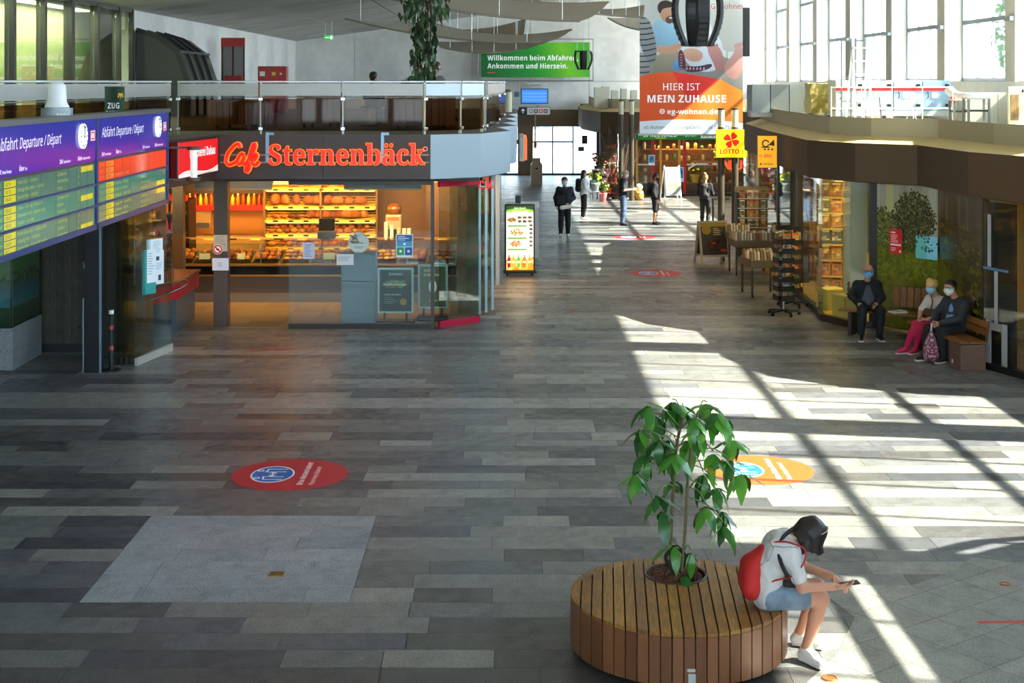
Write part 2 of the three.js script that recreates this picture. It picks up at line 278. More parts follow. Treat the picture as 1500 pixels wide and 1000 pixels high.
{ // the street end behind the viewer: a wall of tall glazing, and the upper landing on which the viewer stands
  const w = struct('wall_front');
  b().box(23.8, 0.9, 0.3, 0.9, 0.45, 6.9).box(23.8, 3, 0.3, 0.9, 8.8, 6.9).mesh('wall_face', M.wall, w);
  for (let i = 0; i <= 8; i++) b().box(0.25, 7, 0.3, -10.9 + i * 2.95, 4, 6.9).mesh('post', M.grey, w);
  for (let i = 0; i < 8; i++) b().box(2.7, 6.4, 0.012, -9.42 + i * 2.95, 4.1, 6.9).mesh('pane', M.glass, w);
  const f = struct('floor_landing'); b().box(23, 0.25, 9.2, 0.9, 2.8, 2.1).mesh('slab', mat('#8a8782', 0.7), f);
}
// ---------------------------------------------------------------- canopies: zigzag fascia, sloping cornice, parapet, deck
function offset(line, t) {
  const n = []; for (let i = 0; i + 1 < line.length; i++) { const dx = line[i + 1][0] - line[i][0], dzz = -(line[i + 1][1] - line[i][1]), L = Math.hypot(dx, dzz); n.push([dzz / L, -dx / L]); }
  return line.map((p, i) => { const a = n[Math.max(0, i - 1)], c = n[Math.min(n.length - 1, i)], m = [a[0] + c[0], a[1] + c[1]], L = Math.hypot(...m), k = t / Math.max(0.4, (m[0] * a[0] + m[1] * a[1]) / L); return [p[0] + m[0] / L * k, p[1] - m[1] / L * k]; });
}
function band(name, g, l0, y0, l1, y1, th, mats, step = 2.2) { // panels between a lower line and an upper line, thickness inwards
  for (let i = 0; i + 1 < l0.length; i++) {
    const L = Math.hypot(l0[i + 1][0] - l0[i][0], l0[i + 1][1] - l0[i][1]), n = Math.max(1, Math.round(L / step)), e = 0.004 / L;
    const dx = (l0[i + 1][0] - l0[i][0]) / L, dzz = -(l0[i + 1][1] - l0[i][1]) / L, q = (l, t) => [l[i][0] + (l[i + 1][0] - l[i][0]) * t, l[i][1] + (l[i + 1][1] - l[i][1]) * t];
    for (let k = 0; k < n; k++) {
      const t0 = k / n + (k ? e : 0), t1 = (k + 1) / n - (k < n - 1 ? e : 0), a = q(l0, t0), c = q(l0, t1), d = q(l1, t1), f = q(l1, t0);
      b().add(hexa([[a[0], y0, -a[1]], [c[0], y0, -c[1]], [d[0], y1, -d[1]], [f[0], y1, -f[1]]], [dzz * th, -0.01, -dx * th])).mesh(name, typeof mats === 'function' ? mats(i, k) : mats, g);
    }
  }
}
function canopy(name, lip, back, o) {
  const g = struct(name), f = offset(lip, 0.06);
  band('fascia_panel', g, lip, o.bottom, lip, o.lip, 0.05, o.fascia);
  if (o.slope) {
    const s = offset(lip, o.inset), s2 = offset(lip, o.inset + 0.01);
    band('cornice_panel', g, lip, o.lip, s, o.slope, 0.03, o.cornice);
    band('parapet_panel', g, s2, o.slope, s2, o.top, 0.06, o.parapet);
    b().prism([...offset(lip, o.inset + 0.05), ...back], o.slope - 0.12, o.slope).mesh('deck', mat('#8f8b80', 0.9), g);
  } else b().prism([...f, ...back], o.lip - 0.14, o.lip).mesh('deck', mat('#6a6259', 0.6), g);
  b().prism([...f, ...back], o.bottom - 0.02, o.bottom + 0.05).mesh('soffit', mat('#2f2a24', 0.6), g);
  return g;
}
const tan = mat('#bfa772', 0.65), tanLight = mat('#b0a384', 0.65), umber = mat('#58422c', 0.7), umber2 = mat('#4e3a27', 0.7);
const lipRight = [[11.6, 40.6], [6.9, 40.6], [6.3, 39], [5.85, 33.0], [5.66, 27.6], [6.25, 26.25], [7.15, 25.4], [7.25, 22.9], [7.65, 21.5], [8.6, 20.7], [9.6, 20.2], [11.6, 19.8]];
canopy('roof_right', lipRight, [[11.69, 19.85], [11.69, 40.5]], { bottom: 2.7, lip: 3.4, inset: 0.42, slope: 3.52, top: 3.85, fascia: (i) => (i % 2 ? umber : umber2), cornice: tan, parapet: tanLight });
const lipShade = [[11.6, 13.75], [9.46, 13.6], [8.87, 13.47], [7.83, 12.85], [7.1, 12.6], [7.1, 4], [7.05, 3], [7.0, -5.8]];  // edge of an unseen canopy, laid out backwards from the shade on the floor
{ const g = canopy('unseen_shade_roof', lipShade, [[11.69, -5.8], [11.69, 13.6]], { bottom: 2.6, lip: 3.55, fascia: umber }); band('shade_panel', g, offset(lipShade, 0.02), 3.78, offset(lipShade, 0.02), 3.99, 0.04, tanLight); for (const p of offset(lipShade, 0.06).slice(0, 7)) b().box(0.05, 0.45, 0.05, p[0], 3.77, -p[1]).mesh('shade_panel_post', M.steel, g); }  // unseen canopy with an added panel band, shaped to stripe the floor with shade
canopy('roof_far', [[3.2, 69.7], [3.0, 62], [3.5, 57], [4.3, 56.4], [11.6, 56.4]], [[11.69, 69.8], [3.3, 69.8]], { bottom: 2.5, lip: 3.35, inset: 0.5, slope: 3.48, top: 3.85, fascia: umber2, cornice: tan, parapet: tanLight });
const lipLeft = [[-5.9, 12], [-5.75, 23.4], [-5.35, 26], [-1.47, 26], [-0.56, 26.55], [-0.03, 28.1], [-0.3, 30.5], [0.1, 31.4], [-0.2, 34], [0.12, 34.8], [-0.15, 38], [0.14, 39], [-0.1, 43], [0.17, 44], [0.17, 52], [-10.4, 52]];
const blueGrey = mat('#9fadb6', 0.45, 0.1);
canopy('roof_left', lipLeft, [[-10.45, 51.9], [-10.45, 12]], { bottom: 2.76, lip: 3.56, fascia: (i) => (i < 3 ? mat('#3c2f2a', 0.45) : blueGrey) });
// an upright printed disc
function discGeo(r, d) { const s = new THREE.Shape(); s.absarc(0, 0, r, 0, Math.PI * 2); const g = tidy(new THREE.ExtrudeGeometry(s, { depth: d, bevelEnabled: false, curveSegments: 32 })), p = g.attributes.position, uv = new Float32Array(p.count * 2); for (let i = 0; i < p.count; i++) { uv[2 * i] = p.getX(i) / (2 * r) + 0.5; uv[2 * i + 1] = p.getY(i) / (2 * r) + 0.5; } g.setAttribute('uv', new THREE.BufferAttribute(uv, 2)); return g; }
// ---------------------------------------------------------------- departure boards
function departureBoard(x, z, label, orange, seedRows) {
  const o = thing('departure_board', label, 'sign', [x, 2.58, -z], Math.PI / 2), W = 3.96, H = 1.5;
  b().rbox(W, H, 0.24, 0, H / 2, -0.13, 0.02).mesh('housing', mat('#3a3d46', 0.4, 0.2), o);
  b().box(W, 0.06, 0.3, 0, H - 0.02, -0.1).mesh('top_cap', mat('#5b5a5c', 0.4, 0.3), o);
  const hd = canvas(1024, 150, (c, w, h) => {
    const g = c.createLinearGradient(0, 0, 0, h); g.addColorStop(0, '#27308f'); g.addColorStop(1, '#4a2090'); c.fillStyle = g; c.fillRect(0, 0, w, h); c.fillStyle = '#f4f2f4';  // fade to purple puts a warm reflection into the blue header
    font(c, 50, 0); c.fillText('Abfahrt', 60, 72); font(c, 46, 0, 'sans-serif', 1); c.fillText('Departure / Départ', 240, 72);
    font(c, 20, 1); c.fillText('Zeit', 56, 140); c.fillText('Über', 240, 140); c.fillText('Ziel', 620, 140); c.fillText('Gleis', 812, 140);
    font(c, 13, 1); c.fillText('Time/Temps', 98, 140); c.fillText('Via', 292, 140); c.fillText('Destination', 662, 140); c.fillText('Platform/Voie', 866, 140);
  });
  const m = sheet('header_print', W - 0.1, 0.55, hd, o, 0, 0.9, 0.0, { r: 0.15, e: 0.25 }); m.scale.z = 2;
  const ck = b().cyl(0.16, 0.16, 0.03, 0, 0, 0, 28, Math.PI / 2).mesh('clock', mat('#eef0ee', 0.3, 0, { emissive: '#ffffff', emissiveIntensity: 0.35 }), o); ck.position.set(1.3, 1.24, 0.02);
  for (let k = 0; k < 12; k++) b().box(0.012, k % 3 ? 0.025 : 0.045, 0.004, Math.sin(k * Math.PI / 6) * 0.13, Math.cos(k * Math.PI / 6) * 0.13, 0.018, 0, 0, -k * Math.PI / 6).mesh('hour_mark', M.black, ck);
  b().bar([0, -0.02, 0.021], [0.02, 0.13, 0.021], 0.008, 0.004).mesh('hand', M.black, ck); b().bar([-0.02, 0, 0.024], [0.09, -0.02, 0.024], 0.01, 0.004).mesh('hand', M.black, ck);
  sheet('logo', 0.2, 0.14, canvas(96, 68, (c) => { c.fillStyle = '#c8102e'; c.fillRect(0, 0, 96, 68); c.strokeStyle = '#fff'; c.lineWidth = 5; c.strokeRect(6, 6, 84, 56); c.fillStyle = '#fff'; font(c, 44, 1); c.fillText('DB', 16, 50); }), o, 1.78, 1.16, 0.004, { e: 0.2 });
  const towns = ['Cottbus', 'Forst (Lausitz)', 'Senftenberg', 'Calau', 'Falkenberg', 'Guben', 'Peitz Ost', 'Lübbenau', 'Dresden Hbf', 'Spremberg', 'Görlitz', 'Ruhland', 'Königs Wusterh.', 'Berlin Hbf', 'Vetschau', 'Leipzig Hbf'];
  for (let r = 0; r < 3; r++) {
    const t = canvas(1024, 104, (c, w, h) => {
      const reflectedRow = orange && r === 0; c.fillStyle = reflectedRow ? '#d8401c' : ['#49695a', '#3e7462', '#4c6c58'][r]; c.fillRect(0, 0, w, h);  // orange banner reflection painted into the top row of this display
      for (let k = 0; k < 3; k++) {
        const y = 4 + k * 33; c.fillStyle = reflectedRow ? '#e87a2a' : '#c6b62c'; c.fillRect(112, y, 100, 29);
        c.fillStyle = reflectedRow ? '#8c2a12' : '#3d4a2c'; font(c, 22, 0); c.fillText(pick(['RE2', 'RB43', 'RE10', 'RB49', 'RE18', 'OE60']), 122, y + 23);
        c.fillStyle = reflectedRow ? '#f08850' : '#a3b04a'; font(c, 23, 0, 'monospace'); c.fillText((9 + r) + ':' + String(10 + Math.floor(rnd() * 49)), 30, y + 23);
        font(c, 22, 0); if (!reflectedRow || k === 2) { c.fillText(pick(towns) + ' – ' + pick(towns), 226, y + 23); c.fillText(pick(towns), 604, y + 23); c.fillText(String(1 + Math.floor(rnd() * 8)), 830, y + 23); }
      }
      c.fillStyle = reflectedRow ? '#f07020' : '#c6b62c'; if (r || !orange) c.fillRect(862, 4 + ((r + seedRows) % 3) * 33, 140, 28);
      c.fillStyle = 'rgba(20,30,25,0.55)'; for (const x of [104, 216, 330, 440, 590, 720, 815, 850, 930]) c.fillRect(x, 0, 3, h); c.fillRect(104, 34, 112, 2); c.fillRect(104, 67, 112, 2);
    });
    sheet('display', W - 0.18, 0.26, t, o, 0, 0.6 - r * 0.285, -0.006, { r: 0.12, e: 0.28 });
    b().box(W - 0.1, 0.025, 0.03, 0, 0.585 - r * 0.285, 0.0).mesh('divider', mat('#2a3f78', 0.35, 0.2), o);
  }
  b().box(0.06, H, 0.04, -W / 2 + 0.03, H / 2, 0.0).box(0.06, H, 0.04, W / 2 - 0.03, H / 2, 0.0).box(W, 0.07, 0.04, 0, 0.03, 0.0).mesh('frame', mat('#2a3f78', 0.35, 0.2), o);
}
departureBoard(-5.47, 17.0, 'long departure board at the picture edge, its display rows all green', false, 0);
departureBoard(-5.49, 20.98, 'departure board beside the butcher sign, an orange-red reflection painted on its top row', true, 1);
// ---------------------------------------------------------------- under the left canopy
{
  const p = thing('canopy_post', 'tall black square post with pale edges under the departure boards', 'post', [-6.52, 0, -22.45]);
  b().rbox(0.24, 2.78, 0.22, 0, 1.39, 0, 0.01).mesh('post_body', mat('#14181b', 0.35, 0.3), p);
  b().box(0.03, 2.78, 0.04, 0.135, 1.39, 0.1).mesh('edge_strip', mat('#7c92a2', 0.3, 0.6), p); b().box(0.02, 1.15, 0.03, -0.13, 0.58, 0.1).mesh('edge_strip', mat('#93a0a5', 0.3, 0.6), p);
  b().tube([[-0.13, 1.62, 0.12], [-0.1, 1.66, 0.16], [-0.13, 1.72, 0.12]], 0.012).mesh('hook', M.steel, p);
}
{
  const k = thing('kiosk_block', 'showcase block of speckled stone with a landscape picture behind glass above', 'showcase', [-8.45, 0, -23.2]);
  b().rbox(1.3, 0.66, 1.4, 0, 0.33, 0, 0.01).mesh('stone_base', mat('#aab0b2', 0.55, 0, { map: TX.terrazzo }), k);
  b().box(1.24, 2.1, 1.34, 0, 1.71, 0).mesh('core', mat('#2b3330', 0.6), k);
  const land = (s) => canvas(256, 384, (c, w, h) => {
    const g = c.createLinearGradient(0, 0, 0, h); for (const [t, q] of [[0, '#55663a'], [0.25, '#8a9cb0'], [0.42, '#7fa0b8'], [0.43, '#557a3a'], [0.6, '#6a8c48'], [0.61, '#3c5a35'], [0.75, '#3a7a8c'], [0.85, '#5a93a0'], [0.86, '#3a5a30'], [1, '#28401f']]) g.addColorStop(t, q);
    c.fillStyle = g; c.fillRect(0, 0, w, h); for (let i = 0; i < 240; i++) { c.fillStyle = pick(['#2f4a22', '#4b6e2c', '#1f3420', '#6f8a3d']); c.beginPath(); c.ellipse(rnd() * w, h * (0.6 + 0.07 * rnd()), 4 + 8 * rnd(), 3 + 9 * rnd(), 0, 0, 7); c.fill(); }
    for (let i = 0; i < 130; i++) { c.fillStyle = pick(['#3f6a22', '#557f2c', '#2c4a1a']); c.beginPath(); c.ellipse(w * (0.55 + 0.45 * rnd()), h * 0.24 * rnd(), 10, 8, 0, 0, 7); c.fill(); }
  });
  const l1 = land(1); sheet('landscape_print', 1.2, 2.06, l1, k, 0, 0.68, 0.675, { r: 0.4 }); sheet('landscape_print', 1.3, 2.06, l1, k, 0.625, 0.68, 0, { ry: Math.PI / 2, r: 0.4 });
  b().box(1.28, 2.1, 0.012, 0, 1.72, 0.7).mesh('glass_pane', M.smoke, k); b().box(0.012, 2.1, 1.38, 0.645, 1.72, 0).mesh('glass_pane', M.smoke, k);
  const n = own(sheet('notice', 0.3, 0.5, canvas(96, 160, (c) => { c.fillStyle = '#dfe6ea'; c.fillRect(0, 0, 96, 160); lines(c, 10, 16, 76, 20, 7, '#8a98a4'); }), scene), 'torn white notices taped on the landscape showcase', 'notice'); n.position.set(-7.79, 1.72, -23.0); n.rotation.y = Math.PI / 2; n.position.y = 2.0;
}
{
  const w = struct('wall_boarded'); const dk = [mat('#4d4a3c', 0.6, 0, { map: TX.wood }), mat('#45443a', 0.6, 0, { map: TX.wood }), mat('#55513f', 0.6, 0, { map: TX.wood })];
  for (let i = 0; i < 22; i++) b().box(0.117, 2.62, 0.05, -8.75 + i * 0.12, 1.45, -24.1).mesh('board', dk[(i * 7) % 3], w);
  b().box(2.7, 0.14, 0.04, -7.45, 0.07, -24.08).mesh('baseboard', M.black, w); b().box(2.7, 2.78, 0.1, -7.45, 1.39, -24.2).mesh('backing', M.dark, w);
  b().cyl(0.035, 0.035, 0.03, -7.22, 0.42, -24.07, 14, Math.PI / 2).mesh('socket', M.black, w);
}
// ---------------------------------------------------------------- vents and banner above the canopy
{
  const v = thing('roof_vent', 'hexagonal grey vent with a rounded white cap standing above the departure boards', 'vent', [-5.75, 3.56, -18.2]);
  b().cyl(0.2, 0.2, 0.62, 0, 0.31, 0, 6).mesh('body', mat('#9aa6ab', 0.5, 0.2), v);
  for (let i = 0; i < 4; i++) for (let k = 0; k < 5; k++) b().box(0.03, 0.075, 0.02, 0.07 + i * 0.036, 0.12 + k * 0.1, 0.16 - i * 0.02, 0.5, 0, 0.5).mesh('louvre', M.white, v);
  b().lathe([[0, 0.95], [0.07, 0.945], [0.11, 0.9], [0.12, 0.7], [0.15, 0.64], [0.15, 0.62], [0, 0.62]], 20).mesh('cap', mat('#e4e6e8', 0.4), v);
  const f = thing('hanging_banner', 'small dark green cloth banner with white lettering on the gallery rail', 'banner', [-5.82, 3.72, -21.1], 0.15);
  const t = canvas(192, 384, (c, w, h) => { c.fillStyle = '#26402c'; c.fillRect(0, 0, w, h); c.fillStyle = '#fff'; font(c, 62, 1); c.fillText('ZUG', 26, 170); c.fillText('NEWS', 8, 232); c.strokeStyle = '#f2b81d'; c.lineWidth = 11; c.beginPath(); c.moveTo(132, 84); c.quadraticCurveTo(140, 26, 153, 76); c.quadraticCurveTo(166, 26, 174, 84); c.stroke(); });
  const g = new THREE.BoxGeometry(0.28, 0.72, 0.004, 8, 8, 1), p = g.attributes.position; for (let i = 0; i < p.count; i++) p.setZ(i, p.getZ(i) + 0.02 * Math.sin(p.getX(i) * 30)); g.computeVertexNormals();
  mesh('cloth', g, printMat(t, 0, 0.8), f).position.y = 0.36; b().rod([-0.15, 0.725, 0], [0.15, 0.725, 0], 0.008).mesh('rod', M.steel, f);
}
// ---------------------------------------------------------------- gallery railing
const railTop = mat('#c9cdd0', 0.3, 0.5), bandGlass = mat('#9b9a94', 0.3, 0.15), bandLit = mat('#c7d3dc', 0.35, 0.05);  // last one is a lit copy: light on the corner bays put into colour
function railing(pts, label, group, pale) {
  for (let i = 0; i + 1 < pts.length; i++) {
    const [x0, z0] = pts[i], [x1, z1] = pts[i + 1], L = Math.hypot(x1 - x0, z1 - z0), o = thing('railing_bay', label(i), 'railing', [(x0 + x1) / 2, 3.56, -(z0 + z1) / 2], Math.atan2(-(-(z1 - z0)), x1 - x0), group);
    const d = pale(i);
    b().rbox(L - 0.01, 0.035, 0.07, 0, 0.955, 0, 0.012).mesh('top_rail', railTop, o);
    b().box(L - 0.04, 0.22, 0.025, 0, 0.81, 0.01).mesh('upper_panel', d ? bandLit : bandGlass, o);
    b().box(L - 0.06, 0.58, 0.012, 0, 0.35, 0.01).mesh('glass_panel', M.tint, o);
    b().rod([-L / 2, 0.675, -0.01], [L / 2, 0.675, -0.01], 0.008).mesh('middle_rail', M.steel, o);
    for (const s of i + 2 === pts.length ? [-1, 1] : [-1]) { const p = b().box(0.035, 0.96, 0.05, s * (L / 2 - 0.02), 0.48, -0.03).mesh('post', d ? M.cream : M.alu, o); for (const y of [0.1, 0.64]) b().rbox(0.08, 0.06, 0.05, s * (L / 2 - 0.02), y, 0.015, 0.01).mesh('clamp', M.chrome, p); }
  }
}
railing([[-6.9, 14.6], [-6.75, 17.4], [-6.5, 20.2], [-6.25, 23], [-6.1, 25.7]], (i) => 'gallery railing bay above the ' + ['near end of the first departure board', 'joint between both departure boards', 'departure board with the painted reflection', 'butcher shop sign'][i], 'railing bays along the left gallery', () => 0);
railing([[-6.1, 26.25], [-4.6, 26.25], [-3.1, 26.25], [-1.6, 26.25], [-0.95, 26.72], [-0.55, 27.6]], (i) => ['grey gallery railing bay above the butcher sign corner', 'grey gallery railing bay above the neon word Cafe', 'grey gallery railing bay above the middle of the neon bakery name', 'railing bay at the chamfered bakery corner, light painted in pale blue', 'narrow railing bay with painted light at the right end of the bakery gallery'][i], 'railing bays along the bakery gallery', (i) => i > 2);
railing([[-0.5, 28.2], [-0.3, 33], [-0.2, 38]], (i) => ['railing bay running back from the bakery corner', 'farthest railing bay of the bakery gallery'][i], 'railing bays along the bakery side', () => 0);
// gallery floor furniture: slatted drum planters seen through the glass
function drum(x, z, r, h, label) {
  const o = thing('drum_planter', label, 'planter', [x, 3.56, -z]), n = 26;
  for (let i = 0; i < n; i++) { const a = i / n * Math.PI * 2; b().rbox(2 * Math.PI * r / n * 0.93, h, 0.03, 0, h / 2 + 0.09, 0, 0.006).mesh('slat', mat(i % 3 ? '#7d5c44' : '#6f513b', 0.5), o).position.set(Math.sin(a) * r, 0, Math.cos(a) * r); o.children.at(-1).rotation.y = a; }
  b().cyl(r * 0.97, r * 0.97, h * 0.96, 0, h / 2 + 0.09, 0, 26).mesh('core', M.dark, o); b().cyl(r * 1.02, r * 1.02, 0.05, 0, h + 0.1, 0, 30).mesh('rim', mat('#6d5440', 0.5), o);
  for (let i = 0; i < 4; i++) { const a = i * Math.PI / 2 + 0.6; b().cyl(0.03, 0.03, 0.1, Math.sin(a) * r * 0.8, 0.05, Math.cos(a) * r * 0.8, 10).mesh('foot', M.black, o); }
  return o;
}
drum(-1.85, 29.2, 0.68, 0.62, 'brown slatted drum planter on the gallery, under the hanging tall plant');
drum(-4.05, 30.6, 0.5, 0.6, 'brown slatted drum planter on the gallery, left of the tall plant one');
drum(-5.6, 29.6, 0.62, 0.45, 'low brown slatted drum seat on the gallery above the butcher sign');
// polygonal stair head, red doorway and boxes on the gallery
{
  const o = thing('stair_head', 'dark polygonal stair enclosure with ribbed slanting glass side on the gallery', 'stair enclosure', [0, 3.56, 0]);
  const P = [[-10.45, 0], [-9.0, 0], [-9.0, 0.98], [-9.28, 1.8], [-9.84, 2.22], [-10.42, 2.4]], D = 4.0, d0 = 40;
  b().ext(P, 0.1, 0, 0, 0, -d0 - 0.1).mesh('front_panel', mat('#3b3a36', 0.45), o);
  for (let i = 1; i + 1 < P.length; i++) for (let k = 0; k < 4; k++) {
    const a = P[i], c = P[i + 1], z0 = -d0 - 0.1 - k * D / 4, z1 = z0 - D / 4;
    const mm = i === 1 ? mat('#aab4b6', 0.15, 0.1) : mat('#4c4a45', 0.25, 0.1), pn = b().add(hexa([[a[0], a[1], z0 - 0.06], [a[0], a[1], z1 + 0.06], [c[0], c[1], z1 + 0.06], [c[0], c[1], z0 - 0.06]], [-0.05, -0.02, 0])).mesh('side_panel', mm, o);
    b().bar([a[0] + 0.02, a[1], z0], [c[0] + 0.02, c[1], z0], 0.09, 0.09).mesh('rib', M.black, pn);
  }
  b().bar([P[2][0] + 0.02, P[2][1], -d0], [P[2][0] + 0.02, P[2][1], -d0 - D], 0.07, 0.07).bar([P[3][0] + 0.02, P[3][1], -d0], [P[3][0] + 0.02, P[3][1], -d0 - D], 0.07, 0.07).mesh('rail', M.black, o);
  for (let i = 1; i + 1 < P.length; i++) b().bar([P[i][0], P[i][1], -d0 + 0.02], [P[i + 1][0], P[i + 1][1], -d0 + 0.02], 0.12, 0.14).mesh('edge_beam', M.black, o);
  const r = thing('lift_door', 'red framed glass doorway behind the polygonal stair enclosure', 'door', [-9.78, 3.56, -50.5]);
  b().box(0.78, 2.5, 0.1, 0, 1.25, -0.08).mesh('door_leaf', mat('#8d8b86', 0.3), r); b().box(0.82, 0.3, 0.12, 0, 2.36, 0).mesh('sign_band', mat('#b02a22', 0.5), r);
  for (const x of [-0.38, 0, 0.38]) b().box(0.05, 2.3, 0.1, x, 1.15, 0).mesh('post', mat('#4e1c1a', 0.5), r); b().rbox(0.62, 0.42, 0.2, 0.05, 0.98, 0.12, 0.02).mesh('letter_box', mat('#9c2018', 0.45), r);
  const c = thing('fire_cabinet', 'red cabinet with small stickers standing against the white left wall', 'cabinet', [-7.03, 3.56, -42.4]);
  b().rbox(0.84, 1.36, 0.4, 0, 0.74, 0, 0.015).mesh('body', mat('#a3121c', 0.4), c); b().box(0.76, 0.6, 0.02, 0, 1.0, 0.205).mesh('door', mat('#ae1620', 0.4), c);
  for (const [x, w, k] of [[-0.28, 0.15, '#e8e0d8'], [0.05, 0.11, '#d9b038'], [0.26, 0.06, '#d8c4bc']]) b().box(w, w * 0.9, 0.004, x, 1.2, 0.218).mesh('sticker', mat(k, 0.5), c);
  for (const s of [-0.3, 0.3]) b().box(0.08, 0.08, 0.3, s, 0.04, 0).mesh('foot', M.black, c);
}
{ // hanging exit sign
  const o = thing('exit_sign', 'small green emergency exit sign hanging from the sloping ceiling', 'sign', [...at(481.5, 59, 58)]);
  b().rbox(0.38, 0.22, 0.06, 0, 0.11, 0, 0.01).mesh('body', mat('#d8e6d8', 0.4), o);
  sheet('sign_face', 0.36, 0.2, canvas(144, 80, (c) => { c.fillStyle = '#1fae3c'; c.fillRect(0, 0, 144, 80); c.fillStyle = '#fff'; c.fillRect(96, 14, 36, 52); c.fillRect(14, 34, 46, 12); c.beginPath(); c.moveTo(60, 22); c.lineTo(80, 40); c.lineTo(60, 58); c.fill(); }), o, 0, 0.01, 0.034, { e: 0.5 });
  for (const s of [-0.14, 0.14]) b().rod([s, 0.22, 0], [s, CEIL(o.position.x) - o.position.y + 0.1, 0], 0.008).mesh('hanger', M.steel, o);
}
// ---------------------------------------------------------------- butcher shop sign and counter
{
  const o = thing('shop_sign', 'red butcher sign box with a white wave on the left canopy', 'sign', [-5.47, 2.9, -24.85], Math.atan2(2.3, 0.2));
  b().rbox(2.28, 0.62, 0.14, 0, 0.31, 0, 0.02).mesh('box', mat('#7e1414', 0.4), o);
  sheet('sign_face', 2.24, 0.58, canvas(640, 166, (c, w, h) => { c.fillStyle = '#d8101a'; c.fillRect(0, 0, w, h); c.fillStyle = '#f3efe6'; c.beginPath(); c.moveTo(0, h * 0.93); c.bezierCurveTo(w * 0.3, h * 0.62, w * 0.6, h * 1.15, w, h * 0.8); c.lineTo(w, h); c.lineTo(0, h); c.fill(); c.strokeStyle = '#a8101a'; c.lineWidth = 2; c.beginPath(); c.moveTo(0, h * 0.98); c.bezierCurveTo(w * 0.3, h * 0.7, w * 0.6, h * 1.2, w, h * 0.87); c.stroke(); c.fillStyle = '#fff'; font(c, 60, 1); c.save(); c.translate(170, 78); c.scale(0.82, 1); c.fillText('Fleischerei Dubau', 0, 0); c.restore(); }), o, 0, 0.02, 0.072, { e: 0.32 });
  const l = thing('tube_lamp', 'white tube lamp between two steel discs on a bracket beside the red sign', 'lamp', [...at(284, 262, 23.0)]);
  b().cyl(0.055, 0.055, 0.46, 0, 0.24, 0, 16).mesh('tube', mat('#e9e6e0', 0.3, 0, { emissive: '#fff4ea', emissiveIntensity: 0.25 }), l); b().cyl(0.11, 0.11, 0.05, 0, 0.0, 0, 18).cyl(0.11, 0.11, 0.05, 0, 0.49, 0, 18).mesh('disc', M.bronze, l);
  b().box(0.46, 0.035, 0.035, -0.25, 0.5, 0).box(0.46, 0.035, 0.035, -0.25, -0.01, 0).mesh('bracket', M.bronze, l);
}
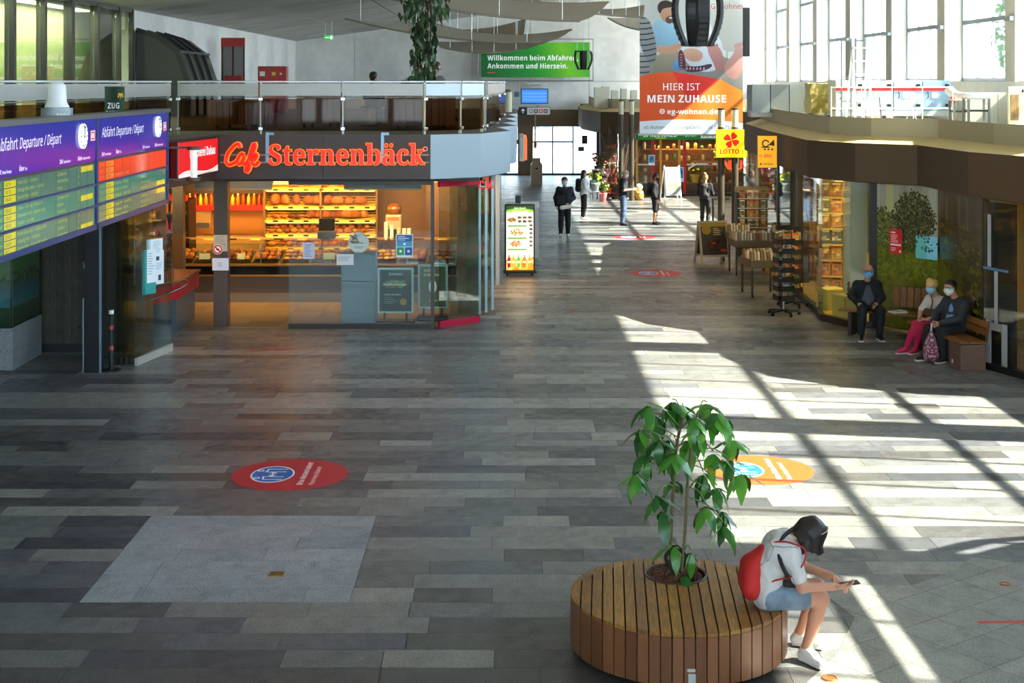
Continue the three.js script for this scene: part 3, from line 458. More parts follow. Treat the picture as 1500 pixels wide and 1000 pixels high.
{
  const o = thing('butcher_counter', 'red banded butcher counter with a chrome handrail and glass guard', 'counter');
  // front faces the viewer from x -7.6 to -6.45, then turns back to -6.0
  const plan = [[-7.7, 24.75], [-6.42, 24.75], [-5.98, 25.9], [-5.98, 27.5], [-6.5, 27.5], [-6.5, 26.0], [-6.75, 25.4], [-7.7, 25.4]];
  b().prism(offset([...plan, plan[0]], 0.06).slice(0, 8), 0.0, 0.62).mesh('base', mat('#4b5a60', 0.35, 0.2), o); b().prism(plan, 0.62, 0.9).mesh('red_band', mat('#b81822', 0.35), o);
  b().prism(offset([...plan, plan[0]], -0.03).slice(0, 8), 0.9, 0.94).mesh('worktop', mat('#6d4a34', 0.35), o);
  b().tube([[-6.4, 0.72, -24.72], [-6.3, 0.74, -24.66], [-5.9, 0.84, -25.7], [-5.86, 0.92, -26.0], [-5.98, 0.94, -26.1]], 0.018, 28).mesh('handrail', M.chrome, o);
  b().add(hexa([[-6.5, 0.94, -24.85], [-6.08, 0.94, -25.95], [-6.12, 1.6, -25.95], [-6.6, 1.6, -24.9]], [-0.01, 0, 0])).add(hexa([[-7.6, 0.94, -24.85], [-6.5, 0.94, -24.85], [-6.6, 1.6, -24.95], [-7.6, 1.6, -24.95]], [0, 0, -0.01])).mesh('glass_guard', M.smoke, o);
  for (let i = 0; i < 3; i++) { const t = thing('serving_tray', ['yellow rimmed tray at the left end of the butcher counter', 'yellow rimmed tray in the middle of the butcher counter', 'steel tray by the angled end of the butcher counter'][i], 'tray', [-7.42 + i * 0.42, 0.94, -25.06 - i * 0.02]); b().rbox(0.4, 0.04, 0.5, 0, 0.02, 0, 0.01).mesh('tray_body', i < 2 ? mat('#c8a428', 0.4) : M.steel, t); for (let k = 0; k < 6; k++) b().sph(0.06, rr(-0.13, 0.13), 0.06, rr(-0.18, 0.18), [1, 0.5, 1.3], 10).mesh('food', mat(pick(['#8a4a28', '#b06a38', '#7d2f22']), 0.5), t); }
  const bs = thing('butcher_shelf', 'brown wall shelf of packed meats behind the butcher counter', 'shelf', [-7.55, 0, -27.9]); b().box(1.6, 2.3, 0.05, 0, 1.25, -0.2).mesh('back_panel', mat('#7a5532', 0.6), bs);
  for (const y of [1.15, 1.5, 1.85]) b().box(1.6, 0.03, 0.34, 0, y, 0).mesh('shelf_board', mat('#c09a4a', 0.5), bs);
  for (let r = 0; r < 3; r++) for (let i = 0; i < 7; i++) { const q = thing('meat_pack', (['brown', 'red', 'orange'][r]) + ' packed meat, ' + ORD(i) + ' on the ' + ['lowest', 'middle', 'top'][r] + ' butcher shelf', 'meat', [-8.2 + i * 0.21, 1.165 + r * 0.35, -27.86]); b().rbox(0.16, rr(0.12, 0.2), 0.16, 0, 0.08, 0, 0.03).mesh('pack', mat(['#8a5a34', '#a8402c', '#c8782c'][r], 0.45), q); b().box(0.1, 0.05, 0.004, 0, 0.08, 0.083).mesh('label_strip', M.paper, q); }
  const c = thing('steel_pot', 'small steel pot on the butcher counter', 'pot', [-6.42, 0.94, -25.55]); b().lathe([[0, 0], [0.09, 0], [0.095, 0.02], [0.095, 0.22], [0.088, 0.22], [0.088, 0.03], [0, 0.03]], 20).mesh('pot_body', M.steel, c); b().tube([[0.09, 0.16, 0], [0.14, 0.17, 0], [0.14, 0.1, 0], [0.09, 0.09, 0]], 0.01).mesh('handle', M.steel, c);
  const s = thing('sanitiser_bottle', 'clear pump bottle on the butcher counter by the black post', 'bottle', [-7.2, 0.94, -24.95]); b().lathe([[0, 0], [0.05, 0], [0.05, 0.16], [0.02, 0.2], [0.02, 0.22], [0, 0.22]], 16).mesh('bottle_body', mat('#c8d2d4', 0.2), s); b().cyl(0.012, 0.012, 0.06, 0, 0.25, 0, 8).box(0.06, 0.015, 0.02, 0.02, 0.28, 0).mesh('pump', M.white, s);
  const bo = thing('barrier_post', 'slim black barrier post with red and white rings in front of the butcher', 'post', [...fl(163, 543)]);
  b().cyl(0.15, 0.15, 0.025, 0, 0.012, 0, 24).mesh('foot', M.black, bo); b().cyl(0.035, 0.035, 0.95, 0, 0.49, 0, 14).mesh('pole', mat('#24272a', 0.4, 0.3), bo); for (const y of [0.36, 0.68, 0.92]) b().cyl(0.038, 0.038, 0.06, 0, y, 0, 14).mesh('ring', y > 0.9 ? M.paper : mat('#b04038', 0.5), bo);
}
function foldingScreen(x0, z0, x1, z1, n, label, h = 2.62) { // parked panes of a folding glass wall
  const o = thing('glass_screen', label, 'glass wall');
  for (let i = 0; i < n; i++) { const t = i * 0.085; b().add(hexa([[x0 + t, 0.06, -z0 - t * 0.2], [x1 + t, 0.06, -z1 - t * 0.2], [x1 + t, h, -z1 - t * 0.2], [x0 + t, h, -z0 - t * 0.2]], [0.01, 0, 0.002])).mesh('pane', M.smoke, o); b().box(0.05, 0.12, 0.09, x0 + t, 0.07, -z0 - t * 0.2).mesh('hinge', M.black, o); }
  return o;
}
foldingScreen(-6.3, 22.95, -6.25, 24.0, 4, 'stack of folded glass panes standing beside the black post');
{
  const o = thing('glass_wing', 'single glass pane on a pale rail beside the butcher counter', 'glass wall');
  b().add(hexa([[-5.98, 0.1, -22.9], [-5.72, 0.1, -24.2], [-5.72, 2.65, -24.2], [-5.98, 2.65, -22.9]], [-0.012, 0, -0.002])).mesh('pane', M.smoke, o); b().bar([-5.98, 0.06, -22.9], [-5.72, 0.06, -24.2], 0.05, 0.12).mesh('rail', mat('#b9b4a8', 0.5, 0.3), o);
  for (const [x, y, z, w, h, k, l] of [[-5.86, 1.55, -23.5, 0.36, 0.4, 0, 'upper white printed notice on the butcher glass pane'], [-5.9, 1.08, -23.3, 0.3, 0.72, 1, 'tall teal and white printed notice on the butcher glass pane'], [-5.84, 1.2, -23.58, 0.3, 0.55, 0, 'lower white notice with two pictograms on the butcher glass pane']]) {
    const n = own(sheet('notice', w, h, canvas(120, 160, (c) => { c.fillStyle = k ? '#2f9a94' : '#e9eff2'; c.fillRect(0, 0, 120, 160); if (k) { c.fillStyle = '#e9eff2'; c.fillRect(40, 0, 80, 120); } lines(c, 48, 14, 62, 9, 9, '#7b93a5'); if (!k) { c.fillStyle = '#333'; c.fillRect(20, 116, 24, 26); c.fillRect(70, 116, 24, 26); } }), scene), l, 'notice');
    n.position.set(x + 0.03, y + h / 2, z); n.rotation.y = Math.atan2(1.3, 0.26) - 0.35;
  }
}
for (const [px, d, l] of [[262, 28, 'left square café post with a bronze lower half'], [325, 26.62, 'square café post bearing two paper notices']]) {
  const o = thing('cafe_post', l, 'post', [XA(px, d), 0, -d]), w = px < 300 ? 0.21 : 0.25;
  b().box(w, 1.2, w, 0, 2.16, 0).mesh('upper_shaft', mat('#3b3832', 0.4, 0.2), o); b().box(w + 0.006, 1.56, w + 0.006, 0, 0.78, 0).mesh('lower_shaft', px < 300 ? mat('#6a5138', 0.3, 0.5) : mat('#5a4a44', 0.3, 0.5), o);
}
for (const [px, py, w, h, l, k] of [[323, 387, 24, 18, 'pale blue printed notice taped low on the café post', 0], [323, 356, 20, 24, 'grey printed list taped on the café post', 1]]) {
  const d = 26.45, n = own(sheet('notice', w * d / F, h * d / F, canvas(96, 80, (c) => { c.fillStyle = k ? '#a9a89c' : '#c8d2ee'; c.fillRect(0, 0, 96, 80); lines(c, k ? 10 : 30, k ? 8 : 28, k ? 76 : 40, k ? 8 : 4, 8, '#66707e'); }), scene), l, 'notice'); n.position.set(XA(px, d), YA(py, d), -d);
}
{ const d = 26.44, n = own(mesh('prohibition_sign', discGeo(0.09, 0.006), printMat(canvas(64, 64, (c) => { c.fillStyle = '#eee'; c.fillRect(0, 0, 64, 64); c.strokeStyle = '#c02020'; c.lineWidth = 9; c.beginPath(); c.arc(32, 32, 25, 0, 7); c.stroke(); c.beginPath(); c.moveTo(15, 15); c.lineTo(49, 49); c.stroke(); c.fillStyle = '#222'; c.fillRect(22, 28, 20, 10); })), scene), 'small round red prohibition sticker on the café post', 'sticker'); n.position.set(XA(319, d), YA(365, d), -d); }
// ---------------------------------------------------------------- bakery cafe: shell
{
  const w = struct('wall_cafe'); const D = 32.6;
  b().box(3.9, 2.8, 0.1, -3.2, 1.4, -D - 0.05).mesh('back_panel', mat('#5b3c1c', 0.6), w);
  b().box(2.6, 2.8, 0.1, -9.1, 1.4, -34.6).box(3.3, 2.8, 0.1, -6.6, 1.4, -34.6).mesh('kitchen_wall', mat('#c98a3c', 0.6), w);  // back wall carries the orange lamplight in its colour
  b().box(0.1, 2.8, 2.2, -5.15, 1.4, -33.6).mesh('return_wall', mat('#6b4a28', 0.6), w);
  b().box(1.15, 2.8, 0.1, -1.35, 1.4, -32.3).mesh('brown_panel', mat('#5a3f22', 0.5, 0, { map: TX.stain }), w);
  b().box(0.1, 2.8, 3.6, -0.62, 1.4, -34.4).mesh('side_panel', mat('#7d5c3c', 0.4), w);
  b().box(9.6, 2.8, 0.2, -5.6, 1.4, -49.5).box(0.2, 2.8, 14, -0.6, 1.4, -42.5).mesh('rear_wall', mat('#6f6455', 0.6), w);
  for (let z = 34; z < 48; z += 1.6) b().box(0.05, 2.6, 0.05, -0.46, 1.35, -z).mesh('mullion', M.alu, w);
  b().box(9.2, 0.06, 6.6, -5.2, 2.73, -29.6).mesh('ceiling_panel', mat('#3a2f25', 0.7), w);
  const tl = mat('#7b6a52', 0.5, 0, { map: TX.stain });   // brown floor tiles of the shop
  for (let i = 0; i < 11; i++) for (let k = 0; k < 5; k++) b().box(0.595, 0.01, 0.595, -7.0 + i * 0.6, 0.002, -26.8 - k * 0.6).mesh('floor_tile', (i + k) % 4 ? tl : mat('#6f5f49', 0.5, 0, { map: TX.stain }), w);
}
// ceiling lamps: glowing panel and a light of the same size just below it
function panelLamp(x, y, z, w, d, label, color, k, name = 'ceiling_lamp', tilt = 0) {
  const o = thing(name, label, 'lamp', [x, y, -z]); o.rotation.x = tilt; b().box(w + 0.06, 0.05, d + 0.06, 0, 0.03, 0).mesh('housing', M.white, o); b().box(w, 0.012, d, 0, 0, 0).mesh('glowing_panel', glow(color, 1.6, '#ffffff'), o);
  const l = new THREE.RectAreaLight(color, k, w, d); l.position.set(0, -0.015, 0); l.rotation.x = -Math.PI / 2; o.add(l);
}
[[-6.6, 33.0, 'warm lamp over the back room of the bakery'], [-4.3, 30.6, 'warm lamp over the bread shelves'], [-5.6, 29.1, 'warm lamp over the left half of the bakery counter'], [-2.6, 29.1, 'warm lamp over the right half of the bakery counter'], [-1.6, 31.2, 'warm lamp over the coffee corner of the bakery']].forEach(([x, z, l], i) => panelLamp(x, 2.5, z, 1.5, 0.4, l, '#ffc06a', [26, 24, 46, 42, 16][i], 'ceiling_lamp', i === 0 ? 0.3 : 0.75));
panelLamp(-7.0, 2.55, 25.6, 0.9, 0.4, 'warm lamp over the butcher counter', '#ffd08a', 40, 'ceiling_lamp', 0.55);
panelLamp(-11.05, 6.35, 22, 0.5, 9, 'added unseen lamp that brightens the upstairs glazing, near half', '#fff4dc', 32, 'added_room_lamp');  // two added lamps, out of sight, brighten the panes above the gallery
panelLamp(-11.05, 6.35, 33, 0.5, 9, 'added unseen lamp that brightens the upstairs glazing, far half', '#fff4dc', 32, 'added_room_lamp');
// ---------------------------------------------------------------- breads
function blob(sx, sy, sz, cuts, seedv, n = 16) { // a loaf: ellipsoid with a flat foot, slashes and uneven crust
  const g = new THREE.SphereGeometry(1, n, n - 4), p = g.attributes.position;
  for (let i = 0; i < p.count; i++) {
    let x = p.getX(i), y = p.getY(i), z = p.getZ(i); const s = cuts ? 1 + 0.07 * Math.cos(x * cuts * 3.1 + z) * Math.max(0, y) : 1, w = 1 + 0.05 * (vnoise((x + 1) / 2, (z + y + 2) / 4, 5, seedv) - 0.5);
    x *= w; y = Math.max(-0.55, y * s * w); p.setXYZ(i, x * sx, (y + 0.55) * sy, z * sz);
  }
  g.computeVertexNormals(); return g;
}
function crescent(r) { const c = new THREE.CatmullRomCurve3([V(-r, 0, 0.3 * r), V(-0.6 * r, 0.1 * r, -0.3 * r), V(0, 0.15 * r, -0.5 * r), V(0.6 * r, 0.1 * r, -0.3 * r), V(r, 0, 0.3 * r)]), g = new THREE.TubeGeometry(c, 14, 0.34 * r, 8), p = g.attributes.position; for (let i = 0; i < p.count; i++) { const t = Math.floor(i / 9) / 14, q = c.getPoint(t), k = (0.35 + 0.65 * Math.sin(Math.PI * t)) * (1 + 0.12 * Math.sin(t * 44)); p.setXYZ(i, q.x + (p.getX(i) - q.x) * k, q.y + 0.3 * r + (p.getY(i) - q.y) * k, q.z + (p.getZ(i) - q.z) * k); } g.computeVertexNormals(); return g; }
const crust = ['#8a4a1a', '#a8622a', '#7a3d16', '#b9762f', '#945524'].map((c) => mat(c, 0.6, 0, { bumpMap: TX.bump, bumpScale: 0.006 }));
const shapes = { loaf: blob(0.17, 0.12, 0.12, 3, 1), round: blob(0.13, 0.12, 0.13, 2, 2), big: blob(0.11, 0.15, 0.2, 4, 3), stick: blob(0.055, 0.05, 0.3, 0, 4, 14), roll: blob(0.07, 0.055, 0.06, 2, 5, 12), bun: blob(0.055, 0.05, 0.055, 0, 6, 10), horn: crescent(0.085), slice: blob(0.075, 0.04, 0.05, 0, 7, 10) };
function bread(kind, nm, label, cat, p, ry, group, s = 1, m) {
  const o = shade(new THREE.Mesh(shapes[kind], m ?? pick(crust))); o.name = numbered(nm); o.position.set(...p); o.rotation.y = ry; o.scale.setScalar(s); o.userData = { label, category: cat }; if (group) o.userData.group = group; scene.add(o); return o;
}
{ // the shelf wall
  const o = thing('bread_shelf', 'tall bakery shelf wall with sloping yellow-lit boards full of bread', 'shelf', [-4.26, 0, -32.1]), W = 2.5;
  b().box(W, 2.5, 0.06, 0, 1.3, -0.42).mesh('back', mat('#4a3216', 0.6), o);
  for (const s of [-1, 0, 1]) b().box(0.04, 2.5, 0.5, s * W / 2, 1.3, -0.18).mesh('upright', mat('#6d4c22', 0.5), o);
  for (const [i, y] of [2.12, 1.72, 1.42, 1.1, 0.8].entries()) {
    b().box(W, 0.025, 0.48, 0, y + 0.06, -0.18, 0, 0.28).mesh('shelf_board', mat('#c9a23c', 0.5), o); b().box(W, 0.05, 0.02, 0, y, 0.06).mesh('price_rail', mat('#d8b94e', 0.45), o);
    for (let k = 0; k < 7; k++) b().box(0.11, 0.04, 0.006, -W / 2 + 0.25 + k * 0.34, y, 0.075).mesh('price_card', M.black, o);
    b().box(W - 0.1, 0.015, 0.03, 0, y - 0.04, 0.02).mesh('light_strip', glow('#ffc860', 2.2), o);
    for (let k = 0; k < 3; k++) b().rod([-W / 2, y + 0.12 + k * 0.05, -0.1 - k * 0.1], [W / 2, y + 0.12 + k * 0.05, -0.1 - k * 0.1], 0.007, 6).mesh('rack_rod', mat('#d9b44a', 0.35, 0.4), o);
  }
  const l = new THREE.RectAreaLight('#ffc060', 20, 2.4, 0.3); l.position.set(0, 2.5, 0.5); l.lookAt(-4.26, 1.0, -32.5); o.add(l);
  const rowsB = [[2.2, ['loaf', 'loaf', 'round', 'big', 'big', 'loaf'], ' on the top bread shelf', 'loaves on the top bread shelf'], [1.8, ['big', 'big', 'big', 'round', 'round', 'big', 'loaf', 'round', 'loaf'], ' on the second bread shelf', 'loaves on the second bread shelf'], [1.5, ['stick', 'stick', 'stick', 'stick', 'stick', 'round', 'round', 'round', 'loaf', 'round', 'loaf', 'loaf', 'round'], ' on the third bread shelf', 'loaves on the third bread shelf']];
  rowsB.forEach(([y, ks, label, group], r) => ks.forEach((k, i) => bread(k, k === 'stick' ? 'baguette' : 'bread_loaf', (k === 'stick' ? 'pale baguette, ' : k === 'round' ? 'round brown loaf, ' : k === 'big' ? 'big crusty loaf, ' : 'oval brown loaf, ') + ORD(i) + label, 'bread', [-4.26 - W / 2 + 0.2 + (W - 0.4) * (i + 0.3 * rnd()) / ks.length, y, -32.2 + rr(-0.05, 0.05)], k === 'stick' ? 0.5 : rr(-0.5, 0.5), group, rr(0.8, 1.05))));
  for (const [y, n, label, group] of [[1.17, 26, 'golden roll on the fourth bread shelf', 'rolls on the fourth bread shelf'], [0.87, 22, 'dark roll on the lowest bread shelf', 'rolls on the lowest bread shelf']]) for (let i = 0; i < n; i++) bread('roll', 'bread_roll', label.replace(' on', ', ' + ORD(i) + ' on'), 'bread roll', [-4.26 - W / 2 + 0.15 + (W - 0.3) * i / n, y + (i % 2) * 0.07, -32.15 - (i % 2) * 0.08], rr(0, 3), group, rr(0.9, 1.25));
}
{ // red-shelved back room
  const o = thing('kitchen_unit', 'back room unit coloured as orange-lit, with a red shelf, cabinets and black menu panel', 'kitchen unit', [-6.75, 0, -33.6]);
  b().box(3.4, 0.12, 0.5, 0, 1.6, 0).mesh('red_shelf', mat('#b8201a', 0.4), o); b().box(3.4, 0.7, 0.06, 0, 2.25, -0.2).mesh('menu_panel', mat('#2c1d10', 0.6), o);
  for (const x of [-1.3, -0.3, 0.75]) { const m = sheet('menu_print', 0.6, 0.5, canvas(128, 96, (c) => { c.fillStyle = '#2c1d10'; c.fillRect(0, 0, 128, 96); lines(c, 6, 8, 84, 11, 8, '#e8dcc0'); for (let i = 0; i < 11; i++) { c.fillStyle = '#e8dcc0'; c.fillRect(106, 8 + i * 8, 14, 2); } }), o, x, 2.0, -0.16, { e: 0.3 }); }
  b().box(3.3, 0.9, 0.55, 0, 0.45, 0).mesh('base_cabinet', mat('#caa25c', 0.5), o); b().box(3.3, 0.04, 0.6, 0, 0.92, 0).mesh('worktop', mat('#8a7a5a', 0.4), o);  // white cabinets, with the orange lamplight put into their colour
  b().rbox(0.46, 0.36, 0.3, -0.5, 1.35, -0.1, 0.02).mesh('dispenser', mat('#d8b06a', 0.4), o); b().box(0.42, 0.12, 0.05, -0.5, 1.18, 0.08).mesh('tap_rail', M.steel, o);
  for (let i = 0; i < 24; i++) {
    const x = -6.75 - 1.5 + i * 0.125, t = i % 3; if (Math.abs(i - 12) < 2) continue;
    const bt = thing('drink_bottle', (t === 0 ? 'amber juice bottle, ' : t === 1 ? 'red-capped juice bottle, ' : 'yellow smoothie bottle, ') + ORD(i > 12 ? i - 3 : i) + ' on the red bakery shelf', 'bottle', [x, 1.66, -33.52], 0, ['amber bottles on the red shelf', 'red-capped bottles on the red shelf', 'yellow bottles on the red shelf'][t]);
    b().lathe([[0, 0], [0.045, 0], [0.045, 0.15], [0.02, 0.2], [0.02, 0.23], [0, 0.23]], 10).mesh('bottle_body', mat(['#b86a1c', '#8c4418', '#d8a028'][t], 0.25), bt); b().cyl(0.022, 0.022, 0.03, 0, 0.245, 0, 8).mesh('cap', mat(['#d8c8a0', '#b01818', '#3a6a2a'][t], 0.4), bt);
  }
}
{ // drinks cooler at the left
  const o = thing('drinks_cooler', 'black open drinks cooler with red trim between butcher and bakery', 'cooler', [-7.5, 0, -31.0]);
  b().box(1.2, 2.0, 0.05, 0, 1.0, -0.35).box(0.05, 2.0, 0.7, -0.6, 1.0, 0).box(0.05, 2.0, 0.7, 0.6, 1.0, 0).mesh('cabinet', M.black, o); for (const y of [0.5, 0.9, 1.3, 1.7]) b().box(1.14, 0.03, 0.6, 0, y, 0).mesh('shelf', M.steel, o);
  b().box(1.2, 0.12, 0.04, 0, 2.05, 0.34).mesh('header', mat('#c01c1c', 0.4, 0, { emissive: '#ff3010', emissiveIntensity: 0.25 }), o);
  for (let j = 0; j < 3; j++) for (let i = 0; i < 9; i++) { const bt = thing('drink_bottle', ['cola bottle, ' + ORD(i) + ' on the lower cooler shelf', 'red drink bottle, ' + ORD(i) + ' on the middle cooler shelf', 'orange drink bottle, ' + ORD(i) + ' on the top cooler shelf'][j], 'bottle', [-7.5 - 0.5 + i * 0.125, 0.92 + j * 0.4, -30.75], 0, 'bottles on cooler shelf ' + ['lower', 'middle', 'top'][j]); b().lathe([[0, 0], [0.04, 0], [0.04, 0.16], [0.016, 0.23], [0.016, 0.26], [0, 0.26]], 10).mesh('bottle_body', mat(['#3a1a12', '#b01a1a', '#d8801c'][j], 0.2), bt); b().cyl(0.018, 0.018, 0.025, 0, 0.27, 0, 8).mesh('cap', M.red, bt); }
}
{ // the counter
  const o = thing('bakery_counter', 'long bakery display counter with a black glass front and brass edge', 'counter', [-4.15, 0, -29.5]), W = 6.0;
  b().box(W, 0.2, 0.7, 0, 0.1, -0.4).mesh('plinth', mat('#8b7a68', 0.45, 0.2), o); b().box(W, 0.36, 0.9, 0, 0.38, -0.45).mesh('base', mat('#4d4033', 0.5), o);
  b().rbox(W, 0.22, 0.9, 0, 0.67, -0.42, 0.02).mesh('black_front', mat('#0b0b0b', 0.12), o); b().box(W, 0.03, 0.06, 0, 0.555, 0.03).mesh('brass_edge', mat('#b9822f', 0.3, 0.8), o);
  b().box(W, 0.03, 0.95, 0, 0.86, -0.42, 0, 0.22).mesh('tray_deck', mat('#7c6440', 0.4, 0.4), o); b().box(W, 0.02, 0.3, 0, 1.22, -0.85).mesh('service_ledge', mat('#9c7a3c', 0.35, 0.3), o);
  b().box(W, 0.42, 0.012, 0, 1.0, 0.0, 0, -0.15).mesh('glass_front', M.smoke, o); for (let i = 0; i <= 6; i++) b().box(0.025, 0.4, 0.03, -W / 2 + i * W / 6, 1.0, -0.02).mesh('glass_post', M.steel, o);
  for (let i = 0; i < 12; i++) b().box(0.2, 0.035, 0.008, -W / 2 + 0.3 + i * 0.49, 1.22, -0.69).mesh('hazard_strip', i % 2 ? mat('#d8b820', 0.5) : M.black, o);
  const kinds = ['roll', 'horn', 'bun', 'roll', 'slice', 'horn', 'bun', 'slice', 'roll', 'horn'];
  for (let t = 0; t < 10; t++) {
    const x0 = -4.15 - W / 2 + 0.3 + t * 0.6, kd = kinds[t], nm = { roll: 'bread_roll', horn: 'croissant', bun: 'bun', slice: 'pastry_slice' }[kd], place = ['at the left end', 'second tray from the left', 'third tray from the left', 'left of the middle', 'just left of the grey cupboard', 'behind the grey cupboard', 'right of the grey cupboard', 'third tray from the right', 'second tray from the right', 'at the right end'][t], group = 'pastries ' + place + ' of the bakery counter';
    const tr = thing('pastry_tray', 'shallow dark pastry tray ' + place + ' of the bakery counter', 'tray', [x0, 0.86, -29.92]); b().box(0.55, 0.02, 0.7, 0, 0.02, 0, 0, 0.22).mesh('tray_body', mat('#2d241a', 0.4, 0.3), tr);
    for (let r = 0; r < 3; r++) for (let c = 0; c < 4; c++) bread(kd, nm, { roll: 'golden roll', horn: 'browned croissant', bun: 'glazed round bun', slice: 'cream pastry slice' }[kd] + ', ' + ['front', 'middle', 'rear'][2 - r] + ' row, ' + NTH[c] + ' from left, tray ' + place.replace('tray ', ''), nm.replace('_', ' '), [x0 - 0.19 + c * 0.128, 0.86 + (r - 1) * 0.05 + 0.04, -29.92 - (r - 1) * 0.2], rr(0, 6), group, rr(0.95, 1.2), kd === 'slice' ? pick([mat('#d8a848', 0.5), mat('#c98a3a', 0.5), mat('#a86a3a', 0.5)]) : undefined);
  }
  for (const [i, [x, w, h]] of [[-6.3, 0.22, 0.12], [-5.55, 0.16, 0.12], [-3.75, 0.24, 0.13], [-3.1, 0.13, 0.09]].entries()) { const c = thing('price_card', ['white price card among the croissants at the left', 'small white price card in front of the rolls', 'white price card left of the grey cupboard', 'small yellow-green price card on the counter edge'][i], 'card', [x, 0.88, -29.52]); b().box(w, h, 0.006, 0, h / 2, 0, 0, -0.2).mesh('card', i === 3 ? mat('#b5c02a', 0.6) : M.paper, c); b().box(w * 0.6, 0.01, 0.05, 0, 0.005, -0.02).mesh('foot', M.white, c); }
  const til = thing('cash_register', 'black cash register on the service ledge of the bakery counter', 'cash register', [-3.9, 1.23, -30.35]); b().rbox(0.36, 0.14, 0.34, 0, 0.07, 0, 0.02).mesh('body', M.black, til); b().rbox(0.34, 0.26, 0.04, 0, 0.28, 0, 0.01, 0, -0.25).mesh('screen', mat('#15181a', 0.2), til);
}
{ // coffee corner
  const o = thing('coffee_machine', 'coffee machine with a round bean hopper and an orange label', 'coffee machine', [-2.48, 1.24, -30.3]);
  b().rbox(0.34, 0.5, 0.4, 0, 0.25, 0, 0.03).mesh('body', mat('#b9a27a', 0.3, 0.6), o); b().sph(0.16, 0, 0.6, 0, [1, 0.9, 1], 18).mesh('hopper', mat('#6b3e18', 0.15), o); b().box(0.24, 0.06, 0.02, 0, 0.42, 0.21).mesh('label_strip', mat('#d8541c', 0.5), o); b().box(0.2, 0.16, 0.06, 0, 0.12, 0.2).mesh('spout', M.black, o);
  [[-2.62, 0.34], [-2.5, 0.28], [-2.36, 0.2], [-2.24, 0.18], [-2.14, 0.18]].forEach(([x, h], i) => { const c = thing('cup_stack', ['tallest white paper cup stack, leftmost by the coffee machine', 'second tallest white paper cup stack by the coffee machine', 'brown-rimmed cup stack, middle of the five by the coffee machine', 'short pale cup stack, fourth from the coffee machine', 'short pale cup stack at the right end of the ledge'][i], 'cups', [x, 1.23, -29.95]), q = b(); for (let k = 0; k < h / 0.035; k++) q.lathe([[0, 0], [0.03, 0], [0.041, 0.07], [0.044, 0.075], [0.038, 0.07], [0, 0.012]], 12, 0, k * 0.033, 0); q.mesh('cups', i === 2 ? mat('#cdbb9c', 0.6) : mat('#dcd8cc', 0.6), c); });
}
// ---------------------------------------------------------------- glass front of the bakery
{
  const o = thing('cafe_window', 'fixed clear bakery window wall on a dark base rail', 'glass wall', [0, 0, -26.4]), x0 = XA(423, 26.4), x1 = XA(632, 26.4);
  b().box(x1 - x0, 0.09, 0.12, (x0 + x1) / 2, 0.045, 0).box(x1 - x0, 0.1, 0.1, (x0 + x1) / 2, 2.68, 0).mesh('rail', mat('#2f2a25', 0.4, 0.3), o);
  for (let i = 0; i < 3; i++) { const w = (x1 - x0) / 3; b().box(w - 0.012, 2.54, 0.012, x0 + w * (i + 0.5), 1.36, 0).mesh('pane', M.glass, o); }
  b().box(0.06, 2.7, 0.1, x1 + 0.02, 1.35, 0).mesh('corner_post', mat('#3d3a36', 0.4, 0.3), o);
  const s = thing('glass_door', 'open glass door leaves between magenta rails at the bakery corner', 'glass wall');
  const P0 = [-1.34, 26.38], P1 = [-0.62, 27.05];
  for (const [y, h] of [[0.07, 0.12], [2.66, 0.14]]) b().bar([P0[0], y, -P0[1]], [P1[0], y, -P1[1]], 0.06, h).mesh('magenta_rail', mat('#b5123c', 0.35), s);
  b().add(hexa([[P0[0], 0.13, -P0[1]], [P1[0], 0.13, -P1[1]], [P1[0], 2.6, -P1[1]], [P0[0], 2.6, -P0[1]]], [0.006, 0, 0.008])).mesh('pane', M.smoke, s);
  for (let i = 0; i < 3; i++) { const t = 0.3 + i * 0.3; b().add(hexa([[P0[0] + t * 0.5, 0.05, -27.2 - t], [P0[0] + 0.6 + t * 0.4, 0.05, -27.3 - t], [P0[0] + 0.6 + t * 0.4, 2.6, -27.3 - t], [P0[0] + t * 0.5, 2.6, -27.2 - t]], [0, 0, 0.01])).mesh('pane', M.smoke, s); b().box(0.05, 2.55, 0.03, P0[0] + 0.6 + t * 0.4, 1.33, -27.3 - t).mesh('stile', mat('#8fa6a6', 0.3, 0.5), s); }
  const po = thing('side_post', 'slim pale aluminium post at the right side of the bakery', 'post', [XA(729, 32), 0, -32]); b().rbox(0.1, 2.76, 0.14, 0, 1.38, 0, 0.01).mesh('post_body', mat('#9aa5aa', 0.35, 0.5), po); b().box(0.02, 2.7, 0.1, 0.07, 1.38, 0.02).mesh('edge_strip', mat('#5d6a70', 0.35, 0.4), po);
}
